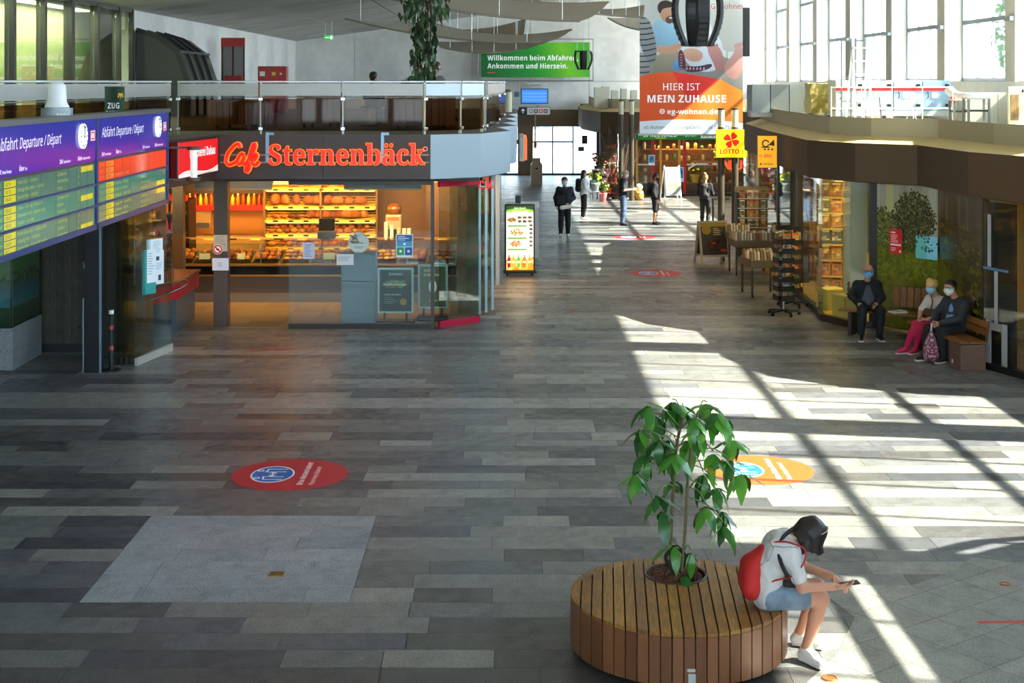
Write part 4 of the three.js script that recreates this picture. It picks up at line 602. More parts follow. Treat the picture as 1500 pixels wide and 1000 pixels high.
{
  const o = thing('grey_cupboard', 'blue-grey two-part cupboard behind the bakery window', 'cupboard', [XA(525, 26.9), 0, -27.1]);
  b().rbox(0.64, 0.77, 0.42, 0, 0.4, 0, 0.008).mesh('lower_body', mat('#6d8290', 0.5), o); b().rbox(0.64, 0.52, 0.42, 0, 1.06, 0, 0.008).mesh('upper_body', mat('#6d8290', 0.5), o); b().box(0.6, 0.03, 0.38, 0, 0.795, 0).mesh('shadow_gap', M.black, o);
  const d = thing('round_sign', 'round white advertising disc standing on the grey cupboard', 'sign', [XA(525, 26.9), 1.32, -26.95]);
  mesh('disc', discGeo(0.19, 0.012), printMat(canvas(128, 128, (c) => { c.fillStyle = '#e8e4de'; c.fillRect(0, 0, 128, 128); for (let i = 0; i < 40; i++) { c.fillStyle = pick(['#6d4a2c', '#c9b89a', '#8a6a44', '#e8e0d0', '#4c3824']); c.beginPath(); c.ellipse(20 + 90 * rnd(), 16 + 50 * rnd(), 9, 7, 0, 0, 7); c.fill(); } c.fillStyle = '#f6f4f0'; c.beginPath(); c.ellipse(84, 40, 26, 24, 0, 0, 7); c.fill(); c.fillStyle = '#f0eeea'; c.fillRect(0, 72, 128, 56); c.fillStyle = '#555'; c.fillRect(34, 90, 60, 3); c.fillRect(42, 98, 44, 2); })), d).position.y = 0.19; b().box(0.16, 0.02, 0.1, 0, 0.01, 0).mesh('foot', M.white, d);
  const nd = 26.36;
  for (const [x0, y0, x1, y1, l, bg, kind] of [[493, 372, 518, 388, 'small landscape notice taped beside the grey cupboard', '#dfe3e6', 0], [444, 355, 461, 379, 'pale lilac notice on the bakery window', '#d4d8f0', 1], [580, 343, 605, 377, 'blue and green hygiene poster on the bakery window', '#eef2f6', 2]]) {
    const w = (x1 - x0) * nd / F, h = (y1 - y0) * nd / F, n = own(sheet('notice', w, h, canvas(128, Math.round(128 * h / w), (c, W, H) => { c.fillStyle = bg; c.fillRect(0, 0, W, H); if (kind === 2) { c.fillStyle = '#1d5fa8'; c.fillRect(6, 6, W - 12, H * 0.27); c.fillStyle = '#2fa05a'; c.fillRect(6, H * 0.56, W / 2 - 9, H * 0.34); c.fillStyle = '#1d5fa8'; c.fillRect(W / 2 + 3, H * 0.56, W / 2 - 9, H * 0.34); c.fillStyle = '#4a9fc8'; c.fillRect(6, H * 0.3, W - 12, H * 0.23); c.fillStyle = '#fff'; for (const [cx, cy] of [[0.5, 0.42], [0.27, 0.73], [0.74, 0.73]]) { c.beginPath(); c.arc(W * cx, H * cy, 10, 0, 7); c.fill(); } lines(c, 14, 16, 90, 3, 12, '#e8f0f8', 5); } else lines(c, 14, 20, W - 30, Math.floor(H / 12) - 3, 12, kind ? '#4a5590' : '#8c9490', 4); }), scene), l, 'notice'); n.position.set(XA((x0 + x1) / 2, nd), YA((y0 + y1) / 2, nd), -nd);
  }
  function standBoard(px0, px1, py0, py1, d, label, draw) {
    const w = (px1 - px0) * d / F, h = (py1 - py0) * d / F, o = thing('poster_stand', label, 'sign', [XA((px0 + px1) / 2, d), 0, -d]);
    b().rbox(w, h, 0.05, 0, 0.22 + h / 2, 0, 0.012).mesh('frame', mat('#9fb4ac', 0.35, 0.4), o); sheet('poster', w - 0.08, h - 0.08, canvas(256, Math.round(256 * h / w), draw), o, 0, 0.26, 0.027);
    b().rbox(w * 1.05, 0.09, 0.4, 0, 0.045, -0.02, 0.03).mesh('foot', M.black, o); for (const s of [-0.3, 0.3]) b().box(0.04, 0.16, 0.05, s * w, 0.16, 0).mesh('leg', M.black, o);
  }
  standBoard(553, 606, 385, 452, 26.75, 'dark chalkboard-style poster stand with a green burger picture', (c, w, h) => { c.fillStyle = '#1f3028'; c.fillRect(0, 0, w, h); c.fillStyle = '#cfd8d0'; font(c, 26, 1, 'serif'); c.fillText('Frischer', 76, 42); for (let i = 0; i < 90; i++) { c.fillStyle = pick(['#5c8a34', '#3d6a22', '#7a9a48', '#8a5a30']); c.beginPath(); c.ellipse(w / 2 + (rnd() - 0.5) * 150, 110 + (rnd() - 0.5) * 54, 12, 7, 0, 0, 7); c.fill(); } c.fillStyle = '#e4e8e0'; font(c, 24, 1); c.fillText('Bachfischburger', 30, 122); font(c, 18, 0); c.fillText('LUNCH IM MENÜ', 34, 200); lines(c, 34, 216, 110, 4, 14, '#a8b0a8', 3); c.fillStyle = '#b08a50'; c.beginPath(); c.arc(190, 250, 28, 0, 7); c.fill(); });
  standBoard(612, 656, 390, 455, 27.3, 'olive poster stand behind the bakery corner glass', (c, w, h) => { c.fillStyle = '#5c6038'; c.fillRect(0, 0, w, h); c.fillStyle = '#c9c8a0'; font(c, 34, 1); c.fillText('Softeis', 40, 50); c.fillText('Eisbecher', 40, 90); c.fillStyle = '#d8d8c8'; c.beginPath(); c.ellipse(128, 190, 40, 60, 0, 0, 7); c.fill(); font(c, 28, 0, 'sans-serif', 1); c.fillText('softeis', 90, h - 50); });
}
{ // right-hand bakery end: poster, sneeze guard, bread case
  const p = thing('window_poster', 'yellow framed poster hanging at the right end of the bakery', 'poster', [XA(707, 28.6), YA(315, 28.6), -28.6]); b().box(0.27, 0.55, 0.03, 0, 0.27, 0).mesh('frame', mat('#b8503a', 0.4), p);
  sheet('poster', 0.24, 0.51, canvas(96, 200, (c, w, h) => { const g = c.createLinearGradient(0, 0, 0, h); g.addColorStop(0, '#c8501c'); g.addColorStop(0.25, '#f0a818'); g.addColorStop(0.8, '#f4b830'); g.addColorStop(1, '#c05048'); c.fillStyle = g; c.fillRect(0, 0, w, h); c.strokeStyle = '#3a2a1c'; c.lineWidth = 6; c.beginPath(); c.moveTo(48, 60); c.bezierCurveTo(30, 110, 70, 120, 46, 165); c.bezierCurveTo(30, 130, 60, 110, 40, 90); c.stroke(); c.fillStyle = '#fff4d8'; font(c, 16, 1); c.fillText('Leckere', 18, 20); c.fillText('Zapfen', 22, 38); }), p, 0, 0.02, 0.018, { e: 0.15 });
  const k = thing('bread_case', 'clear bread case of golden pastries at the right bakery end', 'display case', [XA(700, 29.3), 0.75, -29.3]); b().box(0.5, 0.05, 0.5, 0, 0.02, 0).mesh('base', M.black, k); b().box(0.5, 0.5, 0.008, 0, 0.3, 0.25).box(0.008, 0.5, 0.5, 0.25, 0.3, 0).box(0.5, 0.008, 0.5, 0, 0.55, 0).mesh('glass_box', M.smoke, k);
  for (let i = 0; i < 24; i++) bread('bun', 'bun', 'golden bun in the clear bread case, ' + ['lowest', 'middle', 'top'][Math.floor(i / 8)] + ' layer, ' + ['front', 'rear'][Math.floor((i % 8) / 4)] + ' row, ' + ORD(i % 4), 'bun', [XA(700, 29.3) - 0.18 + (i % 4) * 0.12, 0.8 + Math.floor(i / 8) * 0.09, -29.15 - Math.floor((i % 8) / 4) * 0.16], rr(0, 3), 'buns in the clear bread case', 1.05, mat('#c98f2a', 0.55));
}
// ---------------------------------------------------------------- neon lettering
{
  const face = mat('#d01408', 0.4, 0, { emissive: '#ff1a06', emissiveIntensity: 0.4 }), rim = mat('#ff8a2a', 0.4, 0, { emissive: '#ff7a18', emissiveIntensity: 0.55 });
  const o = thing('neon_sign', 'glowing red neon lettering Cafe and bakery name on the dark canopy fascia', 'sign', [0, 0, -25.93]), D = 25.9;
  for (const py of [227, 238]) b().box(XA(628, D) - XA(322, D), 0.025, 0.02, (XA(628, D) + XA(322, D)) / 2, YA(py, D), 0.0).mesh('mounting_rail', mat('#8d7a74', 0.4, 0.5), o);
  const text = 'Sternenbäck', sc = 0.42, res = serifBold.data.resolution; let x = 0; const gs = [];
  for (const ch of text) { gs.push([ch, x]); x += (serifBold.data.glyphs[ch] ?? serifBold.data.glyphs.a).ha * sc / res; }
  const w = XA(622, D) - XA(393, D), kx = w / x, ky = 0.86;
  for (const [ch, gx] of gs) {
    const g = new TextGeometry(ch, { font: serifBold, size: sc, depth: 0.05, curveSegments: 6 }), g2 = new TextGeometry(ch, { font: serifBold, size: sc, depth: 0.03, curveSegments: 6, bevelEnabled: true, bevelSize: 0.012, bevelThickness: 0.004, bevelSegments: 1 });
    for (const q of [g, g2]) { q.scale(kx, ky, 1); q.translate(XA(393, D) + gx * kx, YA(241, D), 0.03); }
    const m = mesh('letter', tidy(g), face, o); mesh('neon_outline', tidy(g2), rim, m);
  }
  // the handwritten word: strokes bent in tube
  const S = 0.48, X0 = XA(330, D), Y0 = YA(241, D), q = (pts) => pts.map(([u, v]) => [X0 + u * S + v * 0.12 * S, Y0 + v * S, 0.06]);
  const strokes = [['C', [[0.5, 0.62], [0.44, 0.76], [0.3, 0.74], [0.08, 0.45], [0.03, 0.16], [0.14, 0.0], [0.34, 0.06], [0.46, 0.18]]], ['a', [[0.68, 0.36], [0.56, 0.4], [0.46, 0.2], [0.5, 0.02], [0.62, 0.08], [0.7, 0.34], [0.66, 0.1], [0.74, 0.0], [0.82, 0.1]]], ['f', [[0.82, 0.1], [0.98, 0.4], [1.06, 0.72], [1.0, 0.8], [0.93, 0.6], [0.86, 0.1], [0.8, -0.2], [0.88, -0.26], [0.94, -0.06], [0.86, 0.12]]], ['e', [[0.95, 0.14], [1.1, 0.2], [1.16, 0.34], [1.08, 0.4], [1.0, 0.24], [1.04, 0.04], [1.16, 0.0], [1.26, 0.12]]]];
  for (const [, pts] of strokes) { const t = b().tube(q(pts), 0.034, 40, 8).mesh('letter', face, o); b().tube(q(pts).map(([a, c, e]) => [a, c, e - 0.02]), 0.046, 40, 8).mesh('neon_outline', rim, t); }
  b().add(new THREE.TorusGeometry(0.035, 0.008, 6, 20), XA(623, D), YA(218, D), 0.04).mesh('registered_mark', mat('#e88a80', 0.4, 0, { emissive: '#ff9080', emissiveIntensity: 0.4 }), o);
  for (const px of [391, 560]) b().box(0.06, 0.5, 0.04, XA(px, D), YA(218, D), -0.02).box(0.14, 0.05, 0.05, XA(px + 4, D), YA(196, D), 0.0).mesh('bracket', mat('#7d98ab', 0.35, 0.5), o);
  const s = thing('side_neon_sign', 'orange neon sign box seen edge-on at the side of the bakery', 'sign', [0.22, 2.72, -33.6]);
  b().rbox(0.12, 0.56, 2.2, 0, 0.28, 0, 0.03).mesh('box', mat('#a9a49a', 0.5), s); b().box(0.5, 0.05, 0.05, -0.25, 0.4, 0.6).box(0.5, 0.05, 0.05, -0.25, 0.4, -0.6).mesh('bracket', M.bronze, s); b().rbox(0.06, 0.5, 2.1, 0.09, 0.28, 0, 0.02).mesh('glowing_face', mat('#ff5a18', 0.4, 0, { emissive: '#ff4a10', emissiveIntensity: 1.0 }), s);
  const k = thing('small_neon_sign', 'small red neon letters at the right end under the bakery canopy', 'sign', [XA(708, 27.6), YA(276, 27.6), -27.6]);
  for (const [i, ch] of ['c', 'k'].entries()) { const g = new TextGeometry(ch, { font: serifBold, size: 0.2, depth: 0.03, curveSegments: 4 }); g.translate(-0.12 + i * 0.15, 0, 0); mesh('letter', tidy(g), face, k); } b().box(0.34, 0.02, 0.02, 0, 0.04, -0.02).mesh('mounting_rail', M.alu, k);
}
// ---------------------------------------------------------------- right-hand shop: glass front, printed meadow wall
{
  const w = struct('wall_shop'), line = [[6.3, 39.5], [6.1, 33], [5.98, 28.3], [5.88, 27.3], [6.22, 26.55], [6.6, 26.4]], fr = mat('#2c2a26', 0.4, 0.2);
  for (let i = 0; i + 1 < line.length; i++) {
    const [a, c] = [line[i], line[i + 1]], n = Math.max(1, Math.round(Math.hypot(c[0] - a[0], c[1] - a[1]) / 1.8)), door = i === 1;
    for (let k = 0; k < n; k++) { if (door && k === 1) continue; const q = (t) => [a[0] + (c[0] - a[0]) * t, a[1] + (c[1] - a[1]) * t], p0 = q((k + 0.01) / n), p1 = q((k + 0.99) / n); b().add(hexa([[p0[0], 0.1, -p0[1]], [p1[0], 0.1, -p1[1]], [p1[0], 2.68, -p1[1]], [p0[0], 2.68, -p0[1]]], [0.012, 0, 0])).mesh('pane', M.glass, w); }
    b().bar([a[0], 0.06, -a[1]], [c[0], 0.06, -c[1]], 0.1, 0.12).mesh('rail', fr, w);
  }
  for (const [x, z, d] of [[6.12, 33, 0.1], [6.0, 30.2, 0.08], [6.62, 26.42, 0.12]]) b().box(d, 2.7, d, x, 1.35, -z).mesh('post', fr, w);
  b().box(0.35, 2.7, 0.3, 6.35, 1.35, -31.8).mesh('pillar', mat('#2a2622', 0.5), w);
  b().prism([[6.1, 39.4], [6.0, 28.3], [5.92, 27.35], [6.25, 26.62], [6.6, 26.5], [7.1, 26.3], [9.2, 26.3], [9.2, 39.4]], 0.0, 0.1).mesh('plinth', mat('#c9a638', 0.5), w);  // yellow shop light is put into the plinth colour
  b().box(0.1, 2.7, 18, 9.4, 1.35, -31).mesh('rear_wall', mat('#8a7a58', 0.7), w); b().box(2.8, 2.7, 0.1, 8.2, 1.35, -40.2).mesh('side_wall', mat('#6e6048', 0.7), w);
  b().box(0.16, 2.6, 0.16, 6.44, 1.4, -27.6).mesh('cream_column', mat('#d9cfae', 0.5), w); b().box(0.3, 2.5, 0.06, 6.62, 1.4, -27.5).mesh('cream_panel', mat('#d5c9a8', 0.5), w);
  // meadow wall: two printed walls that meet in a corner
  const dabs = (c, n, x0, y0, x1, y1, r, cols) => { for (let i = 0; i < n; i++) { c.fillStyle = pick(cols); c.beginPath(); c.ellipse(x0 + (x1 - x0) * rnd(), y0 + (y1 - y0) * rnd(), r * (0.4 + rnd()), r * (0.4 + rnd()), rnd() * 3, 0, 7); c.fill(); } };
  const meadow = canvas(512, 1024, (c, w2, h) => {
    c.fillStyle = '#aaa48f'; c.fillRect(0, 0, w2, h * 0.5); for (let i = 0; i < 5; i++) { c.fillStyle = pick(['#b8b3a0', '#a09a82', '#c0b982']); c.fillRect(i * 110, 0, 60, h * 0.4); }
    c.fillStyle = '#6d7018'; c.fillRect(0, h * 0.42, w2, h); dabs(c, 900, 0, h * 0.42, w2, h * 0.78, 12, ['#70741a', '#64681a', '#7c7e22', '#5a5e16']); c.fillStyle = '#6a6a14'; c.fillRect(0, h * 0.66, w2, h * 0.34); dabs(c, 300, 0, h * 0.66, w2, h, 16, ['#666812', '#6e6e18', '#5e5f12']);
    const crown = (cx, cy, rx, ry, n, cols) => { for (let i = 0; i < n; i++) { const a = rnd() * 6.3, q = Math.sqrt(rnd()); c.fillStyle = pick(cols); c.beginPath(); c.ellipse(cx + Math.cos(a) * q * rx * (0.8 + 0.3 * rnd()), cy + Math.sin(a) * q * ry * (0.8 + 0.35 * rnd()), 3 + 7 * rnd(), 3 + 6 * rnd(), rnd() * 3, 0, 7); c.fill(); } };
    crown(70, 330, 110, 140, 1100, ['#6f7032', '#5a5c2a', '#83823c', '#4a4c24']); c.strokeStyle = '#3b3322'; c.lineWidth = 16; c.beginPath(); c.moveTo(330, 460); c.lineTo(325, 250); c.stroke(); crown(325, 250, 165, 185, 2000, ['#4a4728', '#5e5a32', '#39361f', '#6f6a3c', '#2f2d1a']); crown(330, 430, 150, 60, 200, ['#4f4f22', '#3e3e1c']);
  });
  const slope = canvas(256, 1024, (c, w2, h) => { c.fillStyle = '#5a4c40'; c.fillRect(0, 0, w2, h); for (let i = 0; i < 12; i++) { c.fillStyle = pick(['#62534a', '#54463a', '#6e6258']); c.fillRect(i * 24, 0, 12, h * 0.45); } dabs(c, 900, 0, h * 0.22, w2, h, 12, ['#5c5a22', '#4a461e', '#3a3518', '#676428', '#302c16']); c.fillStyle = '#6a6a1a'; c.beginPath(); c.moveTo(0, h * 0.45); c.lineTo(w2 * 0.6, h * 0.66); c.lineTo(0, h * 0.8); c.fill(); });
  for (const [a, c, t] of [[[6.62, 26.45], [7.5, 25.35], meadow], [[7.5, 25.35], [7.47, 22.85], slope]]) {
    const L = Math.hypot(c[0] - a[0], c[1] - a[1]), g = new THREE.Group(); g.name = 'meadow_wall'; g.position.set((a[0] + c[0]) / 2, 0.06, -(a[1] + c[1]) / 2); g.rotation.y = Math.atan2(c[1] - a[1], c[0] - a[0]); w.add(g);
    b().box(L, 2.66, 0.1, 0, 1.33, -0.06).mesh('backing', mat('#3a3426', 0.6), g);
    const n = 2; for (let i = 0; i < n; i++) { const gg = new THREE.PlaneGeometry(L / n - 0.008, 2.62), uv = gg.attributes.uv; for (let k = 0; k < uv.count; k++) uv.setX(k, (i + uv.getX(k)) / n); mesh('printed_panel', gg, printMat(t, 0, 0.22), g).position.set(-L / 2 + (i + 0.5) * L / n, 1.33, 0.004); }
  }
}
for (const [x, z, w, h, y, l, draw] of [
  [6.95, 26.0, 0.27, 0.44, 1.42, 'red printed notice on the meadow wall above the empty bench seat', (c, W, H) => { c.fillStyle = '#c3121e'; c.fillRect(0, 0, W, H); c.fillStyle = '#fff'; c.fillRect(12, 22, 40, 7); lines(c, 12, 42, 76, 5, 13, '#f0c8c8', 5); c.fillRect(8, H * 0.6, W - 16, 14); lines(c, 12, H * 0.76, 60, 3, 10, '#f0c8c8', 4); c.fillRect(W - 26, H - 26, 16, 16); }],
  [7.36, 25.5, 0.45, 0.4, 1.38, 'turquoise poster with dark dots on the meadow wall near its corner', (c, W, H) => { c.fillStyle = '#63b8b0'; c.fillRect(0, 0, W, H); c.fillStyle = '#7fc4d8'; c.fillRect(W * 0.5, 0, W * 0.5, H); for (let i = 0; i < 26; i++) { c.fillStyle = pick(['#24505a', '#2f6a62', '#1d3d4a']); c.beginPath(); c.arc(W * rnd(), H * 0.65 * rnd(), 2 + 5 * rnd(), 0, 7); c.fill(); } }]]) {
  const n = own(sheet('notice', w, h, canvas(112, Math.round(112 * h / w), draw), scene, 0, 0, 0, { e: 0.06 }), l, 'notice'), L = Math.hypot(0.88, 1.1); n.position.set(x - 0.03, y + h / 2, -z + 0.03); n.rotation.y = Math.atan2(-1.1, 0.88);
}
{ // striped window of the next shop, on from the meadow wall
  const w = struct('window_40'), a = [7.47, 22.8], c = [7.98, 21.4], L = Math.hypot(c[0] - a[0], c[1] - a[1]), th = Math.atan2(c[1] - a[1], c[0] - a[0]); w.position.set((a[0] + c[0]) / 2, 0, -(a[1] + c[1]) / 2); w.rotation.y = th;
  b().box(L, 2.6, 0.012, 0, 1.38, 0).mesh('pane', M.glass, w); b().box(L + 0.1, 0.1, 0.14, 0, 0.05, 0).mesh('rail', M.black, w); b().box(0.68, 2.56, 0.04, -0.4, 1.34, -0.06).mesh('black_panel', M.black, w);
  for (const [x, y, h] of [[-0.6, 2.02, 0.82], [-0.44, 1.1, 0.9], [-0.62, 0.42, 0.7], [-0.24, 0.4, 0.7]]) b().box(y < 0.5 ? 0.13 : 0.08, h, 0.006, x, y, 0.012).mesh('grey_stripe', mat('#a9a7a8', 0.6), w);
  b().box(0.24, 0.12, 0.006, -0.44, 0.68, 0.012).mesh('grey_stripe', mat('#a3a19a', 0.6), w); b().box(0.6, 0.04, 0.006, -0.45, 1.58, 0.012).mesh('blue_stripe', mat('#4a78a8', 0.5), w);
}
// ---------------------------------------------------------------- shop goods behind the glass
const coverCols = ['#b8862c', '#8a5a24', '#c9b46a', '#a33a24', '#d8cfae', '#5e7a4a', '#3f5a6e', '#c47a2a', '#8f9a9c', '#6b3a4a'];
const covers = Array.from({ length: 8 }, (_, i) => printMat(canvas(48, 64, (c) => { c.fillStyle = coverCols[i]; c.fillRect(0, 0, 48, 64); for (let k = 0; k < 8; k++) { c.fillStyle = pick(coverCols); c.fillRect(rnd() * 30, 14 + rnd() * 34, 8 + rnd() * 20, 5 + rnd() * 16); } c.fillStyle = pick(['#fff4d8', '#2a1a10', '#c8201c']); c.fillRect(4, 3, 40, 9); }), 0, 0.45));
const magGeo = new THREE.BoxGeometry(0.2, 0.28, 0.012), cardGeo = new THREE.BoxGeometry(0.15, 0.2, 0.01);
function printed(nm, geo, label, cat, p, ry, rx, group, parent) { const o = shade(new THREE.Mesh(geo, pick(covers))); o.position.set(...p); o.rotation.set(rx, ry, 0, 'YXZ'); if (parent) { o.name = nm; parent.add(o); return o; } o.name = numbered(nm); o.userData = { label, category: cat, group }; scene.add(o); return o; }
function wallRack(x, z, ry, w, rows, label, group, item) {
  const o = thing('magazine_rack', label, 'rack', [x, 0.1, -z], ry), H = rows * 0.32 + 0.2; b().box(w, H, 0.03, 0, H / 2, -0.1).mesh('back_panel', mat('#b99a4a', 0.6), o); for (const s of [-1, 1]) b().box(0.03, H, 0.14, s * w / 2, H / 2, -0.04).mesh('side', mat('#d0bb70', 0.5), o);
  for (let r = 0; r < rows; r++) { b().box(w, 0.04, 0.1, 0, 0.14 + r * 0.32, 0).mesh('ledge', mat('#c8b060', 0.5), o); for (let i = 0; i < Math.floor(w / 0.23); i++) { const lx = -w / 2 + 0.13 + i * 0.23, p = V(lx, 0.31 + r * 0.32, 0.0).applyAxisAngle(V(0, 1, 0), ry); printed('magazine', magGeo, item + ', ' + NTH[rows - 1 - r] + ' row, ' + ORD(i), 'magazine', [x + p.x, 0.1 + p.y, -z + p.z], ry, -0.2, group); } }
}
wallRack(6.72, 29.3, -0.25, 0.95, 7, 'yellow-lit magazine wall rack behind the shop corner window', 'magazines in the corner window rack', 'magazine in the yellow-lit rack behind the shop corner');
wallRack(7.0, 31.8, -0.3, 1.6, 7, 'magazine wall rack farther inside the shop', 'magazines in the inner rack', 'magazine in the rack farther inside the shop');
wallRack(8.35, 20.95 + 0.9, -0.75, 0.9, 7, 'magazine rack behind the striped window at the right picture edge', 'magazines behind the striped window', 'magazine in the rack behind the striped window');
for (const [x, z, s, l] of [[6.22, 28.05, 0.42, 'white display box with yellow lamplight painted on, shop corner window, farther one'], [6.34, 27.2, 0.42, 'white display box with yellow lamplight painted on, shop corner window, nearer one']]) { const o = thing('display_box', l, 'box', [x, 0.1, -z], 0.35); b().rbox(s, s * 0.95, s, 0, s * 0.475, 0, 0.008).mesh('box_body', mat('#d8c45c', 0.5), o); b().box(s - 0.03, 0.012, s - 0.03, 0, s * 0.95, 0).mesh('lid', mat('#e2d27a', 0.45), o); }  // boxes are white; the yellow shop light is painted into body and lid
{ const o = thing('figurine', 'small brown figurine standing on the nearer display box', 'figurine', [6.36, 0.5, -27.2]); b().lathe([[0, 0], [0.05, 0], [0.05, 0.02], [0.02, 0.04], [0.035, 0.12], [0.015, 0.16], [0.03, 0.2], [0.02, 0.24], [0, 0.25]], 12).mesh('figure', mat('#5a3a1c', 0.5), o); b().box(0.12, 0.01, 0.09, 0, 0.005, 0).mesh('stand', M.dark, o); }
[[6.75, 28.0, 1.0, 'yellow lamp over the shop corner window'], [7.6, 30.5, 1.6, 'warm lamp deeper inside the magazine shop'], [7.6, 35, 1.6, 'warm lamp at the far end of the magazine shop'], [8.6, 22.4, 1.0, 'warm lamp behind the striped window']].forEach(([x, z, w, l], i) => panelLamp(x, 2.6, z, w, 0.35, l, '#ffd878', [26, 16, 14, 8][i], 'shop_lamp'));
// ---------------------------------------------------------------- revolving racks, book tables, stands in front of the shop
function spinner(x, z, h, label, tiers, cardLabel) {
  const o = thing('card_spinner', label, 'rack', [x, 0, -z], 0.3);
  for (let i = 0; i < 5; i++) { const a = i / 5 * 6.283, l = b().bar([0, 0.1, 0], [Math.sin(a) * 0.3, 0.08, Math.cos(a) * 0.3], 0.04, 0.035).mesh('foot', M.black, o); b().cyl(0.035, 0.035, 0.03, Math.sin(a) * 0.3, 0.035, Math.cos(a) * 0.3, 12, 0, Math.PI / 2, a).mesh('caster', M.rubber, l); }
  b().cyl(0.025, 0.025, h, 0, h / 2 + 0.06, 0, 12).mesh('pole', M.steel, o); b().box(0.3, 0.08, 0.06, 0, h + 0.08, 0).mesh('header', M.black, o);
  for (let t = 0; t < tiers; t++) for (let f = 0; f < 4; f++) {
    const a = f * Math.PI / 2, y = 0.35 + t * (h - 0.35) / tiers, p = b().box(0.24, 0.1, 0.012, 0, y, 0.17).box(0.24, 0.01, 0.09, 0, y - 0.05, 0.13).mesh('pocket', mat('#3a3834', 0.4, 0.4), o); p.rotation.y = a;
    const q = V(0, 0, 0.15).applyAxisAngle(V(0, 1, 0), a + 0.3); printed('greeting_card', cardGeo, cardLabel + ', ' + NTH[tiers - 1 - t] + ' tier, ' + ['front', 'right', 'back', 'left'][f] + ' pocket', 'card', [x + q.x, y + 0.09, -z + q.z], a + 0.3, -0.12, cardLabel + 's');
  }
}
spinner(5.26, 27.9, 1.62, 'front revolving card rack on five casters beside the shop window', 7, 'picture card in the front revolving rack');
spinner(5.63, 28.95, 1.5, 'rear revolving card rack close to the shop glass', 6, 'picture card in the rear revolving rack');
function bookTable(x, z, w, d, h, ry, label, rows, bookLabel) {
  const o = thing('book_table', label, 'table', [x, 0, -z], ry); b().rbox(w, 0.16, d, 0, h - 0.08, 0, 0.01).mesh('tray', mat('#6a5c44', 0.6), o);
  for (const sx of [-1, 1]) for (const sz of [-1, 1]) { const l = b().box(0.04, h - 0.14, 0.04, sx * (w / 2 - 0.04), (h - 0.1) / 2, sz * (d / 2 - 0.04)).mesh('leg', mat('#4a443a', 0.4, 0.4), o); b().cyl(0.04, 0.04, 0.03, sx * (w / 2 - 0.04), 0.04, sz * (d / 2 - 0.04), 12, 0, Math.PI / 2).mesh('caster', M.rubber, l); }
  for (let r = 0; r < rows; r++) for (let i = 0; i < Math.floor(w / 0.07); i++) { const p = V(-w / 2 + 0.05 + i * 0.07, h + 0.06, -d / 2 + (r + 0.5) * d / rows).applyAxisAngle(V(0, 1, 0), ry), bk = shade(new THREE.Mesh(bookGeo, bookMats[Math.floor(rnd() * 6)])); bk.name = numbered('book'); bk.position.set(x + p.x, p.y, -z + p.z); bk.rotation.set(-0.25, ry, 0, 'YXZ'); bk.userData = { label: bookLabel + ', ' + ['rear', rows > 2 ? 'middle' : 'front', 'front'][r] + ' row, ' + ORD(i), category: 'book', group: bookLabel + 's' }; scene.add(bk); }
}
const bookGeo = new RoundedBoxGeometry(0.05, 0.2, 0.15, 1, 0.008), bookMats = ['#d8d0ba', '#b8a888', '#c9c2b0', '#9a8a6c', '#8c6a4a', '#e0d8c4'].map((c) => mat(c, 0.7));
bookTable(5.62, 34.0, 0.9, 0.9, 0.82, 0.05, 'farther wheeled table of upright books before the shop', 3, 'upright book on the farther book table');
bookTable(5.62, 36.0, 0.6, 0.8, 0.8, 0.05, 'farthest small book table behind the folding board', 2, 'upright book on the farthest book table');
bookTable(5.3, 30.6, 0.7, 0.9, 0.78, 0.1, 'nearer wheeled table of white-edged books before the shop', 3, 'upright book on the nearer book table');
{
  const o = thing('book_column', 'tall book display column with a wooden top and a yellow edge', 'display stand', [6.1, 0, -37.5]); b().box(0.5, 1.66, 0.36, 0, 0.83, 0).mesh('core', mat('#3a352c', 0.6), o); b().rbox(0.56, 0.14, 0.42, 0, 1.72, 0, 0.01).mesh('top_board', mat('#a98a58', 0.6), o); b().box(0.05, 1.2, 0.05, 0.24, 1.1, 0.2).mesh('yellow_edge', mat('#d8a91c', 0.5), o);
  for (let r = 0; r < 5; r++) { b().box(0.5, 0.02, 0.12, 0, 0.5 + r * 0.25, 0.22).mesh('ledge', M.white, o); for (let i = 0; i < 2; i++) printed('book', cardGeo, ['left', 'right'][i] + ' book shown face-on on the ' + NTH[4 - r] + ' ledge of the tall display column', 'book', [6.0 + i * 0.2 - 0.04, 0.62 + r * 0.25, -37.28], 0, -0.1, 'books in the display column'); }
}
